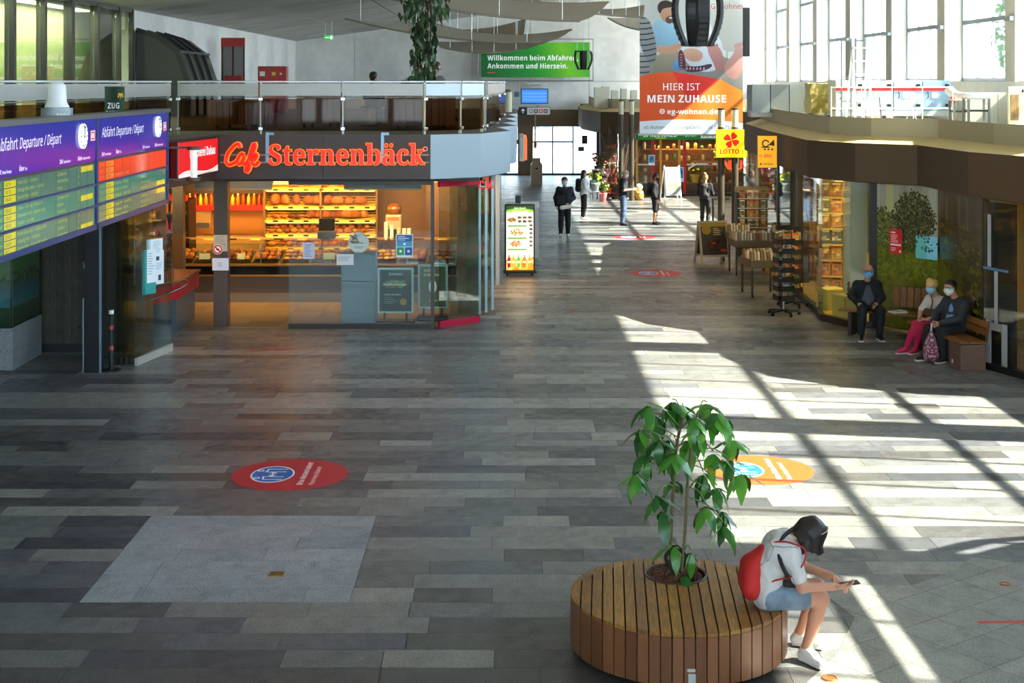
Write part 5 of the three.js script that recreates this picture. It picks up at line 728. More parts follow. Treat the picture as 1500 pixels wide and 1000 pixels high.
{ // folding board
  const o = thing('folding_board', 'brown wooden A-shaped advertising board beside the book tables', 'sign', [XA(1043, 36), 0, -36.0], 0.25);
  for (const s of [1, -1]) { const f = new THREE.Group(); f.name = 'board_leaf'; f.rotation.x = -s * 0.24; f.position.set(0, 0, s * 0.26); o.add(f); for (const x of [-0.36, 0.36]) b().box(0.05, 1.08, 0.035, x, 0.54, 0).mesh('stile', mat('#a59a82', 0.6), f); b().box(0.7, 0.05, 0.03, 0, 1.05, 0).box(0.7, 0.05, 0.03, 0, 0.2, 0).mesh('rail', mat('#a59a82', 0.6), f); b().box(0.68, 0.82, 0.012, 0, 0.63, 0).mesh('panel', mat('#3a352c', 0.5), f); if (s > 0) sheet('poster', 0.66, 0.78, canvas(160, 190, (c) => { c.fillStyle = '#37352f'; c.fillRect(0, 0, 160, 190); c.fillStyle = '#9a7a2a'; c.fillRect(0, 0, 160, 22); c.beginPath(); c.arc(36, 40, 30, 0, 7); c.fill(); lines(c, 80, 32, 60, 4, 12, '#c9b468', 5); for (let i = 0; i < 60; i++) { c.fillStyle = pick(['#3a1c12', '#5a2a1a', '#241410', '#7a4a2a']); c.beginPath(); c.ellipse(80 + 60 * (rnd() - 0.5), 130 + 40 * (rnd() - 0.5), 16, 10, 0, 0, 7); c.fill(); } c.fillStyle = '#c8401c'; c.fillRect(66, 116, 24, 12); c.fillRect(118, 160, 34, 14); }), f, 0, 0.24, 0.012); }
}
// ---------------------------------------------------------------- twin posts, lottery and post signs
function twinPost(x, z, gap, top, label, r = 0.1) {
  const o = thing('twin_post', label, 'post', [x, 0, -z]); for (const s of [-1, 1]) { b().cyl(r, r, top - 0.55, s * gap / 2, (top - 0.55) / 2, 0, 18).mesh('shaft', mat('#5c5242', 0.4, 0.4), o); const c = b().cyl(r * 0.95, r * 0.95, 0.5, s * gap / 2, top - 0.3, 0, 18).mesh('pale_top', mat('#d6d0ae', 0.4), o); b().cyl(r, r, 0.05, s * gap / 2, top - 0.03, 0, 18).mesh('cap', mat('#3f3a30', 0.4, 0.4), c); } return o;
}
twinPost(6.3, 42, 0.4, 3.76, 'dark twin posts with cream tops carrying the yellow lottery sign');
twinPost(XA(917.5, 55), 55, 0.4, 3.84, 'far twin posts with cream tops wrapped in twigs');
twinPost(XA(1126, 41.2), 41.2, 0.28, 2.7, 'slim dark twin posts under the horn sign', 0.06);
{ const o = thing('vent_post', 'cream ribbed vent pipe on the bakery roof', 'vent', [...at(744, 178, 46)]); b().cyl(0.13, 0.13, 0.66, 0, 0.33, 0, 18).mesh('pipe', mat('#d3cdaa', 0.5), o); b().cyl(0.14, 0.14, 0.08, 0, 0.68, 0, 18).mesh('cap', mat('#55503f', 0.5), o); o.position.y = 3.56; copy(o, 'second cream vent pipe behind the bakery railing', [XA(727, 50), 3.56, -49]); }
{
  const o = thing('lottery_sign', 'yellow square LOTTO sign with a red four-leaf clover', 'sign', [XA(1069.5, 41.8), YA(231, 41.8), -41.79]), s = 0.82;
  b().rbox(s, s, 0.1, 0, s / 2, -0.06, 0.02).mesh('box', mat('#d8b400', 0.4), o);
  sheet('sign_face', s - 0.02, s - 0.02, canvas(256, 256, (c) => { c.fillStyle = '#f7d40a'; c.fillRect(0, 0, 256, 256); c.fillStyle = '#d8181a'; c.save(); c.translate(140, 96); c.scale(1.42, 1.42); for (let k = 0; k < 4; k++) { c.save(); c.rotate(k * Math.PI / 2 + 0.5); c.beginPath(); c.moveTo(0, -3); c.bezierCurveTo(-18, -22, -30, -46, -10, -52); c.quadraticCurveTo(0, -56, 4, -46); c.bezierCurveTo(24, -54, 32, -30, 0, -3); c.fill(); c.restore(); } c.strokeStyle = '#d8181a'; c.lineWidth = 6; c.beginPath(); c.moveTo(0, 0); c.quadraticCurveTo(-10, 40, -34, 54); c.stroke(); c.restore(); let fs = 60; do { font(c, --fs, 1); } while (c.measureText('LOTTO').width > 200); c.fillText('LOTTO', 28, 222); c.fillText('LOTTO', 29.5, 222); }), o, 0, 0.01, -0.008, { e: 0.42 });
  const p = thing('post_sign', 'orange-yellow parcel sign with a black post horn', 'sign', [XA(1124, 30.6), YA(246, 30.6), -30.6]); p.scale.setScalar(0.76); b().rbox(0.55, 0.9, 0.09, 0, 0.45, -0.05, 0.02).mesh('box', mat('#c88a10', 0.4), p);
  sheet('sign_face', 0.53, 0.88, canvas(160, 264, (c) => { c.fillStyle = '#f0a812'; c.fillRect(0, 0, 160, 264); c.strokeStyle = '#1c1a18'; c.lineWidth = 11; c.beginPath(); c.arc(66, 62, 27, 0.3, 6.0); c.stroke(); c.lineWidth = 9; c.beginPath(); c.moveTo(30, 94); c.lineTo(100, 94); c.stroke(); c.fillStyle = '#1c1a18'; c.beginPath(); c.moveTo(88, 74); c.lineTo(136, 28); c.lineTo(142, 82); c.fill(); c.save(); c.transform(1, 0, -0.25, 1, 0, 0); for (const [x, y] of [[60, 104], [90, 104], [120, 104]]) c.fillRect(x + 20, y, 16, 14); c.restore(); c.fillStyle = '#c8201c'; font(c, 36, 1, 'sans-serif', 1); c.fillText('DHL', 48, 178); c.fillRect(10, 158, 30, 4); c.fillRect(10, 168, 28, 4); c.fillStyle = '#1c1a18'; font(c, 19, 1); c.fillText('Postbank', 46, 240); c.beginPath(); c.moveTo(14, 240); c.lineTo(26, 222); c.lineTo(38, 240); c.fill(); }), p, 0, 0.01, -0.002, { e: 0.4 });
  b().box(0.3, 0.05, 0.05, 0.2, 0.8, -0.12).mesh('bracket', M.bronze, p);
}
// ---------------------------------------------------------------- plant and gear on the right roof
{
  const D = 3.52, o = thing('air_handler', 'long pale air handling unit with a red stripe on the right roof', 'machine', [XA(1305, 34), 3.72, -34.2]);
  b().box(2.72, 0.12, 0.9, 0, 0.06, 0).mesh('base_frame', mat('#b5b8b2', 0.5), o);
  for (let i = 0; i < 4; i++) { const x = -1.02 + i * 0.68, p = b().rbox(0.66, 0.7, 0.86, x, 0.48, 0, 0.01).mesh('module', mat(['#c6ccc4', '#c3c9c8', '#a9bcc8', '#8fa9bb'][i], 0.4), o); b().box(0.665, 0.08, 0.02, x, 0.63, 0.432).mesh('red_stripe', mat('#cc1420', 0.4), p); for (const y of [0.25, 0.72]) b().rbox(0.1, 0.06, 0.05, x + 0.24, y, 0.44, 0.02).mesh('latch', M.black, p); b().box(0.14, 0.12, 0.01, x - 0.05, 0.48, 0.435).mesh('label_plate', M.paper, p); b().tube([[x - 0.22, 0.42, 0.43], [x - 0.22, 0.44, 0.48], [x - 0.22, 0.54, 0.48], [x - 0.22, 0.56, 0.43]], 0.012).mesh('handle', M.black, p); }
  const d = thing('sheet_metal_duct', 'grey galvanised duct left of the foil-wrapped duct on the right roof', 'duct', [XA(1143, 36), 3.66, -36.4]); for (let i = 0; i < 3; i++) b().box(0.45, 0.7, 0.8, -0.48 + i * 0.47, 0.44, 0).mesh('duct_section', mat(['#8f928e', '#7d807c', '#878a86'][i], 0.45, 0.6), d); b().box(1.45, 0.14, 0.5, 0, 0.05, 0.1).mesh('support', M.white, d);
  const f = thing('foil_duct', 'crinkled yellowish foil insulated duct beside the air handling unit', 'duct', [XA(1202, 35), 3.52, -35.2]); const g = new THREE.BoxGeometry(0.54, 0.72, 0.7, 10, 12, 8), p = g.attributes.position; for (let i = 0; i < p.count; i++) { const k = 0.02 * (vnoise(p.getX(i) + 3, p.getY(i) + p.getZ(i) + 3, 9, 5) - 0.5) * 2; p.setXYZ(i, p.getX(i) + k, p.getY(i) + k, p.getZ(i) + k * 2); } g.computeVertexNormals(); b().add(g, 0, 0.6, 0).mesh('wrapping', mat('#d8cfa0', 0.3, 0.5, { map: TX.foil }), f); for (const s of [-0.2, 0.2]) b().box(0.05, 0.3, 0.5, s, 0.15, 0).mesh('leg', M.dark, f); b().box(0.12, 0.72, 0.7, 0.36, 0.6, 0).mesh('flange', mat('#7c6f50', 0.5), f);
  const l = thing('step_ladder', 'white stepladder standing before the air handling unit', 'ladder', [XA(1262, 31.5), 3.52, -31.6], 0.15); for (const s of [-1, 1]) { b().bar([s * 0.2, 0, 0.2], [s * 0.17, 1.75, -0.02], 0.035, 0.05).mesh('stile', M.white, l); b().bar([s * 0.21, 0, -0.35], [s * 0.17, 1.7, -0.06], 0.03, 0.04).mesh('rear_leg', M.white, l); } for (let k = 1; k < 6; k++) b().box(0.37, 0.03, 0.07, 0, k * 0.29, 0.2 - k * 0.037).mesh('rung', M.white, l); b().box(0.36, 0.03, 0.2, 0, 1.74, -0.02).mesh('top_plate', M.white, l);
  for (const [px, h, lb] of [[1244, 1.6, 'grey upright frame leaning left of the stepladder'], [1265, 1.6, 'tall open grey frame behind the stepladder']]) { const q = thing('metal_frame', lb, 'frame', [XA(px, 33), 3.52, -33.3]); for (const s of [-1, 1]) b().box(0.03, h + 0.4, 0.03, s * 0.11, h / 2 + 0.2, 0).mesh('upright', mat('#6a6d6c', 0.4, 0.4), q); for (const y of [0.55, 1.1, h + 0.35]) b().box(0.22, 0.025, 0.025, 0, y, 0).mesh('crossbar', mat('#6a6d6c', 0.4, 0.4), q); }
  const s = thing('work_lamp', 'white work lamp on a thin tripod before the air handling unit', 'lamp', [XA(1336, 31), 3.52, -31]); for (let k = 0; k < 3; k++) b().rod([0, 0.45, 0], [Math.sin(k * 2.1) * 0.22, 0, Math.cos(k * 2.1) * 0.22], 0.01).mesh('leg', M.white, s); b().rod([0, 0.4, 0], [0, 0.62, 0], 0.012).mesh('pole', M.white, s); b().rbox(0.16, 0.15, 0.08, 0, 0.68, 0, 0.03).mesh('lamp_head', M.white, s);
  const bm = thing('sweeping_broom', 'dark broom handle with a yellow scoop leaning on the air handling unit', 'broom', [XA(1292, 31.2), 3.52, -31.2]); b().rod([0, 0.05, 0], [-0.01, 0.68, -0.2], 0.012).mesh('handle', M.black, bm); b().rbox(0.09, 0.14, 0.06, 0.04, 0.2, 0.02, 0.02).mesh('grip', M.black, bm); b().rbox(0.1, 0.13, 0.06, -0.07, 0.08, 0, 0.02).mesh('scoop', mat('#d8c82a', 0.5), bm);
  for (const [px, d2, w, h, lb] of [[1405, 30, 0.3, 0.62, 'small grey metal table frame beside the insulation duct'], [1430, 29.4, 0.42, 0.66, 'wider grey metal table frame with a dark shelf on the right roof']]) { const q = thing('table_frame', lb, 'table', [XA(px, d2), 3.52, -d2]); for (const a of [-1, 1]) for (const c of [-1, 1]) b().box(0.04, h, 0.04, a * w / 2, h / 2, c * 0.16).mesh('leg', mat('#77766e', 0.4, 0.4), q); b().box(w + 0.06, 0.03, 0.38, 0, h, 0).mesh('top', mat('#a9a89c', 0.45, 0.3), q); b().box(w, 0.04, 0.34, 0, h * 0.62, 0).mesh('shelf', M.dark, q); }
  const ho = thing('air_hose', 'wide white flexible hose sloping down behind the table frames', 'hose', [0, 0, 0]); const hp = [[...at(1390, 132, 33)], [...at(1402, 140, 32.6)], [...at(1420, 143, 32.2)], [...at(1450, 148, 32)]]; b().tube(hp, 0.1, 40, 12).mesh('hose_body', M.white, ho); b().sph(0.09, ...at(1397, 146, 32.2)).mesh('red_valve', mat('#d84a20', 0.4), ho); b().rod(at(1397, 146, 32.2), [at(1397, 146, 32.2)[0], 3.54, -32.2], 0.02).mesh('leg', M.steel, ho);
  const cp = thing('cream_panel', 'cream board with a stained wooden patch at the right picture edge', 'panel', [XA(1490, 28), 3.52, -28]); b().rbox(0.36, 0.9, 0.06, 0, 0.45, 0, 0.01).mesh('board', mat('#d9d0ac', 0.6), cp); b().box(0.16, 0.5, 0.02, -0.06, 0.5, 0.035).mesh('wooden_patch', mat('#b08a50', 0.6, 0, { map: TX.wood }), cp); b().box(0.03, 0.06, 0.02, 0.1, 0.82, 0.035).mesh('hook', M.black, cp);
  const cab = thing('roof_cabinet', 'low steel cabinet behind the table frames on the right roof', 'cabinet', [XA(1455, 33.5), 3.52, -33.5]); b().box(1.5, 0.75, 0.6, 0, 0.375, 0).mesh('body', mat('#b5b09c', 0.5, 0.2), cab); for (const x of [-0.37, 0.37]) b().box(0.72, 0.7, 0.02, x, 0.375, 0.31).mesh('door', mat('#bdb8a4', 0.5, 0.2), cab);
  const rl = thing('guard_rail', 'thin white guard rail running behind the roof parapet', 'railing'); for (let i = 0; i < 5; i++) b().rod([XA(1222 + i * 45, 30.5), 3.52, -30.8], [XA(1222 + i * 45, 30.5), 4.42, -30.8], 0.012).mesh('post', M.white, rl); for (const y of [3.95, 4.4]) b().rod([XA(1222, 30.5), y, -30.8], [XA(1402, 30.5), y, -30.8], 0.012).mesh('rail', M.white, rl);
}
// ---------------------------------------------------------------- benches by the meadow wall
{
  const wd = [mat('#a5672a', 0.5, 0, { map: TX.wood }), mat('#98602a', 0.5, 0, { map: TX.wood })];
  const o = thing('wall_bench', 'brown bench with slatted wooden back where the bald man sits', 'bench', [6.62, 0, -25.5], Math.atan2(-1.1, 0.88) + 0.35);
  for (let i = 0; i < 3; i++) b().rbox(1.5, 0.035, 0.125, -0.05, 0.44, 0.14 - i * 0.135, 0.006).mesh('seat_plank', wd[i % 2], o);
  for (let i = 0; i < 5; i++) b().rbox(0.11, 0.36, 0.025, 0.12 + i * 0.125, 0.7, -0.24, 0.006, 0, -0.1).mesh('back_slat', wd[i % 2], o);
  b().box(0.66, 0.04, 0.03, 0.36, 0.56, -0.24).mesh('back_rail', M.bronze, o); for (const x of [-0.6, 0.6]) b().box(0.06, 0.42, 0.36, x, 0.21, 0).mesh('leg', mat('#3a3029', 0.5), o);
  const e = thing('box_bench', 'bench with a brown box base and wooden seat where the couple sits', 'bench', [7.1, 0, -23.45], -Math.PI / 2 + 0.12);
  b().rbox(0.42, 0.4, 0.42, 0.72, 0.2, 0, 0.01).mesh('box_base', mat('#6e5140', 0.45), e); b().rbox(0.3, 0.4, 0.4, -0.9, 0.2, 0, 0.01).mesh('box_base', mat('#6e5140', 0.45), e); b().box(0.05, 0.06, 0.004, 0.64, 0.1, 0.212).mesh('label_plate', M.paper, e); e.children[0].position.set(0, 0, 0);
  for (let i = 0; i < 3; i++) b().rbox(2.1, 0.035, 0.14, -0.1, 0.43, 0.16 - i * 0.15, 0.006).mesh('seat_plank', wd[i % 2], e);
  for (const y of [0.58, 0.7]) b().rbox(1.9, 0.105, 0.025, 0.0, y, -0.24, 0.006, 0, -0.12).mesh('back_plank', wd[y > 0.6 ? 0 : 1], e); for (const x of [-0.7, 0.0, 0.85]) b().box(0.04, 0.34, 0.03, x, 0.58, -0.27, 0, -0.12).mesh('back_post', M.bronze, e);
  const n = thing('folded_newspaper', 'folded newspaper lying on the bench beside the bald man', 'newspaper', [6.78, 0.46, -25.32], 0.3); b().rbox(0.28, 0.02, 0.2, 0, 0.01, 0, 0.005).mesh('lower_fold', M.paper, n); b().rbox(0.22, 0.018, 0.16, 0.02, 0.03, 0.01, 0.005, 0.2).mesh('upper_fold', mat('#c8b8a8', 0.8), n);
}
// ---------------------------------------------------------------- round slatted planter bench in the foreground
const BC = [1.32, 11.45], BR = 0.855, HC = [1.32, 11.89], HR = 0.26;
{
  const o = thing('planter_bench', 'large round wooden slatted bench with a plant hole in the foreground', 'bench', [BC[0], 0, -BC[1]], -0.065), n = 20, pitch = 2 * BR / n, hx = 0, hz = -(HC[1] - BC[1]);
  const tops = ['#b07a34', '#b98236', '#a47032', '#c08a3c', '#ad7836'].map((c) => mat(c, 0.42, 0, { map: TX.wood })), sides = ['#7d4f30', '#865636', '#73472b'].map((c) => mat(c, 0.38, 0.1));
  for (let i = 0; i < n; i++) { // top planks cut by the rim and by the hole
    const x0 = -BR + i * pitch + 0.005, x1 = x0 + pitch - 0.01, arc = (x, s) => s * Math.sqrt(Math.max(0.0004, BR * BR - x * x)), hole = (x) => Math.sqrt(Math.max(0, HR * HR - x * x));
    const steps = 5, xs = Array.from({ length: steps + 1 }, (_, k) => x0 + (x1 - x0) * k / steps), out = [];
    if (Math.max(hole(x0), hole(x1)) > 0.03) { out.push([xs.map((x) => [x, arc(x, 1)]), xs.map((x) => [x, hz + hole(x)])]); out.push([xs.map((x) => [x, hz - hole(x)]), xs.map((x) => [x, arc(x, -1)])]); } else out.push([xs.map((x) => [x, arc(x, 1)]), xs.map((x) => [x, arc(x, -1)])]);
    for (const [near, far] of out) { if (near[2][1] - far[2][1] < 0.02) continue; const sh = [...near, ...far.slice().reverse()]; const m = b().ext(sh.map(([x, z]) => [x, -z]), 0.03, 0.003, 0, 0, 0, 0, -Math.PI / 2).mesh('top_plank', tops[(i * 7) % 5], o); m.position.y = 0.42; }
  }
  let a = -Math.PI / 2; const marks = []; for (let i = 0; i <= n; i++) marks.push(Math.acos(Math.max(-1, Math.min(1, -1 + 2 * i / n))));   // rim angles under the plank edges
  for (const s of [1, -1]) for (let i = 0; i < n; i++) { const t0 = marks[i], t1 = marks[i + 1], k = 4, pts = [[], []]; for (let j = 0; j <= k; j++) { const t = t0 + (t1 - t0) * (0.05 + 0.9 * j / k); pts[0].push([Math.cos(t) * BR, s * Math.sin(t) * BR]); pts[1].unshift([Math.cos(t) * (BR - 0.025), s * Math.sin(t) * (BR - 0.025)]); } b().prism([...pts[0], ...pts[1]].map(([x, z]) => [x, -z]), 0.06, 0.415).mesh('side_panel', sides[(i * 5 + (s > 0)) % 3], o); }
  b().cyl(BR - 0.03, BR - 0.03, 0.34, 0, 0.24, 0, 48).mesh('core', mat('#1c1512', 0.7), o); b().cyl(BR - 0.12, BR - 0.12, 0.06, 0, 0.03, 0, 40).mesh('foot_ring', M.black, o);
  b().add(new THREE.TorusGeometry(HR - 0.01, 0.012, 8, 40), 0, 0.445, hz, 0, Math.PI / 2).mesh('hole_rim', mat('#4a3220', 0.5), o);
  b().box(0.055, 0.07, 0.006, 0.06, 0.12, BR + 0.003).box(0.06, 0.022, 0.006, 0.055, 0.18, BR + 0.003).mesh('label_plate', mat('#c9c8c4', 0.4, 0.3), o);
  const so = own(b().cyl(HR - 0.012, HR - 0.012, 0.02, 0, 0, 0, 36).mesh('bark_soil', mat('#4a2a1c', 0.9), scene), 'brown bark mulch in the hole of the round bench', 'mulch'); so.position.set(HC[0], 0.425, -HC[1]); so.userData.kind = 'stuff';
  const l = []; for (let i = 0; i < 420; i++) { const q = Math.sqrt(rnd()) * (HR - 0.03), t = rnd() * 6.3; l.push(tidy(new THREE.BoxGeometry(rr(0.012, 0.03), 0.008, rr(0.01, 0.02)).rotateX(rr(-0.5, 0.5)).rotateY(rnd() * 6).translate(Math.cos(t) * q, 0.012 + 0.008 * rnd(), Math.sin(t) * q))); }
  mesh('bark_chips', planUV(mergeGeometries(l)), mat('#6b3d28', 0.85), so).userData.kind = 'stuff';
}
// leaves: a few bent blades, shared by all plants
function leafGeo(L, W, bend, fold) {
  const n = 7, v = [], idx = []; for (let i = 0; i <= n; i++) { const t = i / n, w = W * Math.pow(Math.sin(Math.PI * Math.min(1, t * 0.93 + 0.05)), 0.8) * (1 - 0.35 * t), y = -bend * t * t * L, z = t * L * (1 - 0.15 * bend * t); v.push(-w, y - fold * w + 0.004 * Math.sin(t * 17), z, 0, y, z, w, y - fold * w + 0.004 * Math.cos(t * 15), z); if (i) { const a = (i - 1) * 3, c = i * 3; idx.push(a, c, a + 1, a + 1, c, c + 1, a + 1, c + 1, a + 2, a + 2, c + 1, c + 2); } }
  const g = new THREE.BufferGeometry(); g.setAttribute('position', new THREE.Float32BufferAttribute(v, 3)); g.setIndex(idx); g.computeVertexNormals(); return planUV(tidy(g));
}
const leafMats = ['#4a8a2a', '#357022', '#5d9a32', '#2e6226'].map((c) => mat(c, 0.28, 0, { transmission: 0.25, thickness: 0, specularIntensity: 1 })), leafDark = ['#2a4a22', '#35552a', '#223c1c'].map((c) => mat(c, 0.45, 0, { transmission: 0.15, thickness: 0 }));
const bigLeaves = [leafGeo(0.19, 0.05, 0.35, 0.2), leafGeo(0.22, 0.054, 0.6, 0.15), leafGeo(0.16, 0.044, 0.25, 0.3)];
{
  const o = thing('umbrella_plant', 'tall glossy two-stemmed houseplant growing out of the round bench', 'plant', [HC[0], 0.43, -HC[1]]);
  const P = (px, py, d = 11.9) => { const q = at(px, py, d); return [q[0] - HC[0], q[1] - 0.43, q[2] + HC[1]]; };
  const s1 = [P(981, 838), P(984, 760), P(988, 690, 11.87), P(992, 648, 11.85), P(1000, 612, 11.8)], s2 = [P(999, 836, 11.75), P(1004, 770, 11.78), P(1008, 700, 11.82), P(1014, 650, 11.88), P(1022, 606, 11.95)];
  const st = mat('#6a5a34', 0.6), gs = mat('#5f7a34', 0.5);
  for (const s of [s1, s2]) b().tube(s, 0.0125, 40, 8).mesh('stem', st, o);
  // petiole from the stem to a whorl of hanging leaflets
  const whorls = [[s1, 0.98, 1000, 590, 12.0, 8], [s2, 1, 1035, 588, 12.1, 8], [s1, 0.9, 950, 590, 11.7, 6], [s1, 0.8, 938, 625, 11.9, 7], [s1, 0.7, 965, 640, 11.5, 7], [s1, 0.55, 930, 690, 11.7, 8], [s1, 0.42, 962, 722, 11.6, 5], [s2, 0.92, 1062, 610, 12.0, 7], [s2, 0.86, 1072, 640, 12.2, 7], [s2, 0.75, 1045, 660, 11.6, 8], [s2, 0.62, 1085, 690, 12.0, 7], [s2, 0.66, 1030, 690, 12.2, 7], [s2, 0.45, 1035, 738, 11.7, 8], [s2, 0.5, 1058, 745, 12.0, 7], [s1, 0.62, 990, 660, 11.4, 8], [s1, 0.12, 988, 795, 11.85, 4], [s2, 0.1, 1012, 805, 11.7, 4], [s1, 0.3, 970, 745, 11.8, 4], [s1, 0.95, 1018, 606, 11.6, 7], [s2, 0.8, 1010, 640, 12.1, 7], [s1, 0.03, 1003, 838, 11.72, 4], [s1, 1, 985, 584, 11.9, 8], [s2, 0.95, 1050, 600, 11.7, 8], [s1, 0.85, 960, 605, 12.1, 7], [s1, 0.65, 945, 660, 12.0, 7], [s2, 0.85, 1025, 625, 11.6, 8], [s2, 0.7, 1068, 670, 11.8, 8], [s1, 0.75, 980, 640, 12.1, 7], [s2, 0.6, 1050, 710, 12.1, 6], [s2, 0.4, 1060, 765, 11.85, 6], [s1, 0.5, 985, 700, 12.1, 5]];
  for (const [s, t, px, py, d, n] of whorls) {
    const c = new THREE.CatmullRomCurve3(s.map((p) => V(...p))), a = c.getPoint(Math.min(1, t)), e = V(...P(px, py, d)), m = a.clone().lerp(e, 0.55).add(V(0, 0.05, 0)); b().tube([a.toArray(), m.toArray(), e.toArray()], 0.005, 12, 5).mesh('leaf_stalk', gs, o);
    for (let k = 0; k < n; k++) { const l = mesh('leaf', bigLeaves[(k + n) % 3], leafMats[Math.floor(rnd() * 4)], o); l.position.copy(e); l.rotation.set(rr(0.05, 1.05), k / n * 6.283 + rr(-0.3, 0.3), 0, 'YXZ'); l.scale.setScalar(rr(0.85, 1.2)); const bit = V(0, -0.02, 0.025).applyEuler(l.rotation); l.position.add(bit); }
  }
  b().tube([P(985, 838, 11.8), P(975, 815, 11.9), P(990, 800, 11.9), P(1003, 812, 11.8)], 0.016, 24, 8).mesh('root_loop', mat('#2a2018', 0.6), o);
  const w = thing('water_gauge', 'small dark watering gauge stuck in the mulch beside the stems', 'gauge', [XA(1018, 11.75), 0.43, -11.75]); b().cyl(0.018, 0.022, 0.13, 0, 0.065, 0, 12).mesh('body', mat('#3a1a14', 0.5), w); b().rod([0, 0.13, 0], [0.006, 0.22, 0], 0.003).mesh('rod', M.black, w);
}
// ---------------------------------------------------------------- floor stickers, covers
function decal(name, r, t, label, x, z, group, ry = 0) {
  const s = new THREE.Shape(); s.absarc(0, 0, r, 0, Math.PI * 2); const g = tidy(new THREE.ExtrudeGeometry(s, { depth: 0.002, bevelEnabled: false, curveSegments: 40 })); const p = g.attributes.position, uv = new Float32Array(p.count * 2); for (let i = 0; i < p.count; i++) { uv[2 * i] = p.getX(i) / (2 * r) + 0.5; uv[2 * i + 1] = p.getY(i) / (2 * r) + 0.5; } g.setAttribute('uv', new THREE.BufferAttribute(uv, 2)); g.rotateX(-Math.PI / 2);
  const o = own(mesh(name, g, t.isTexture ? printMat(t, 0, 0.5) : t, scene), label, 'floor sticker', group); o.position.set(x, 0.0008, -z); o.rotation.y = ry; return o;
}
const keepOff = (c0) => canvas(384, 384, (c) => { c.fillStyle = c0; c.fillRect(0, 0, 384, 384); c.fillStyle = '#fff'; c.beginPath(); c.ellipse(134, 192, 72, 100, 0, 0, 7); c.fill(); c.fillStyle = '#1a63b0'; c.beginPath(); c.ellipse(134, 192, 66, 92, 0, 0, 7); c.fill(); c.strokeStyle = '#fff'; c.lineWidth = 6; for (const x of [-1]) { for (const s of [-1, 1]) { c.beginPath(); c.arc(88, 192 + s * 44, 9, 0, 7); c.stroke(); c.beginPath(); c.moveTo(176, 192 + s * 62); c.lineTo(112, 192 + s * 62); c.lineTo(108, 192 + s * 28); c.lineTo(176, 192 + s * 30); c.stroke(); } c.beginPath(); c.moveTo(134, 172); c.lineTo(134, 212); c.moveTo(122, 182); c.lineTo(134, 168); c.lineTo(146, 182); c.moveTo(122, 202); c.lineTo(134, 216); c.lineTo(146, 202); c.stroke(); } c.save(); c.translate(250, 318); c.rotate(-Math.PI / 2); c.fillStyle = '#f6efe6'; font(c, 27, 1); c.fillText('Bitte Abstand halten!', 0, 0); font(c, 23, 0); c.fillText('Please keep distance!', 0, 36); c.restore(); });
const kt = keepOff('#c32430');
decal('floor_sticker', 0.665, kt, 'round red distance sticker on the shaded floor above the pale slab field', XA(425, 16.55), 16.55);
decal('floor_sticker', 0.62, keepOff('#e0521c'), 'round red distance sticker behind the plant, its sunlit orange painted in', XA(1113, 16.75), 16.75);  // same red sticker, with the warm sunlight put into its print colour
decal('floor_sticker', 0.6, kt, 'round red distance sticker in mid hall, nearer of the two far ones', XA(961, 34), 34);
decal('floor_sticker', 0.6, kt, 'round red distance sticker at the feet of the queue', XA(930, 42), 42);
for (const [px, py, len, w, ry, l] of [[838, 455, 0.05, 0.34, 0, 'short red tape mark in mid hall'], [1050, 427, 0.06, 0.4, 0.9, 'slanting red tape mark beside the revolving rack'], [410, 512, 1.25, 0.05, 0.35, 'thin long red tape line in front of the bakery'], [1480, 911, 0.55, 0.05, 0.03, 'red tape strip on the skewed slabs at the right edge']]) { const p = fl(px, py), o = own(b().box(len, 0.002, w).mesh('tape_strip', mat('#c8402e', 0.6), scene), l, 'tape'); o.position.set(p[0], 0.004, p[2]); o.rotation.y = ry; }
for (const [px, py, r, l] of [[1215, 994, 0.065, 'round brass floor disc near the seated woman shoes'], [1472, 856, 0.05, 'round brass floor disc on the skewed slabs']]) { const p = fl(px, py), o = thing('brass_floor_disc', l, 'floor disc', [p[0], 0.003, p[2]]); b().cyl(r, r * 0.96, 0.006, 0, 0.003, 0, 24).mesh('disc', mat('#b0703a', 0.4, 0.6), o); b().add(new THREE.TorusGeometry(r * 0.8, 0.004, 6, 24), 0, 0.006, 0, 0, Math.PI / 2).mesh('ring', mat('#8a5a34', 0.4, 0.6), o); }
{ const p = fl(406, 841), o = thing('socket_cover', 'small brass socket cover set in the pale slab field', 'cover', [p[0], 0.001, p[2]]); b().rbox(0.12, 0.012, 0.1, 0, 0.004, 0, 0.004).mesh('lid', mat('#8a6424', 0.4, 0.6), o); b().box(0.14, 0.006, 0.12, 0, 0.002, 0).mesh('frame', mat('#c08a4a', 0.4, 0.6), o); }
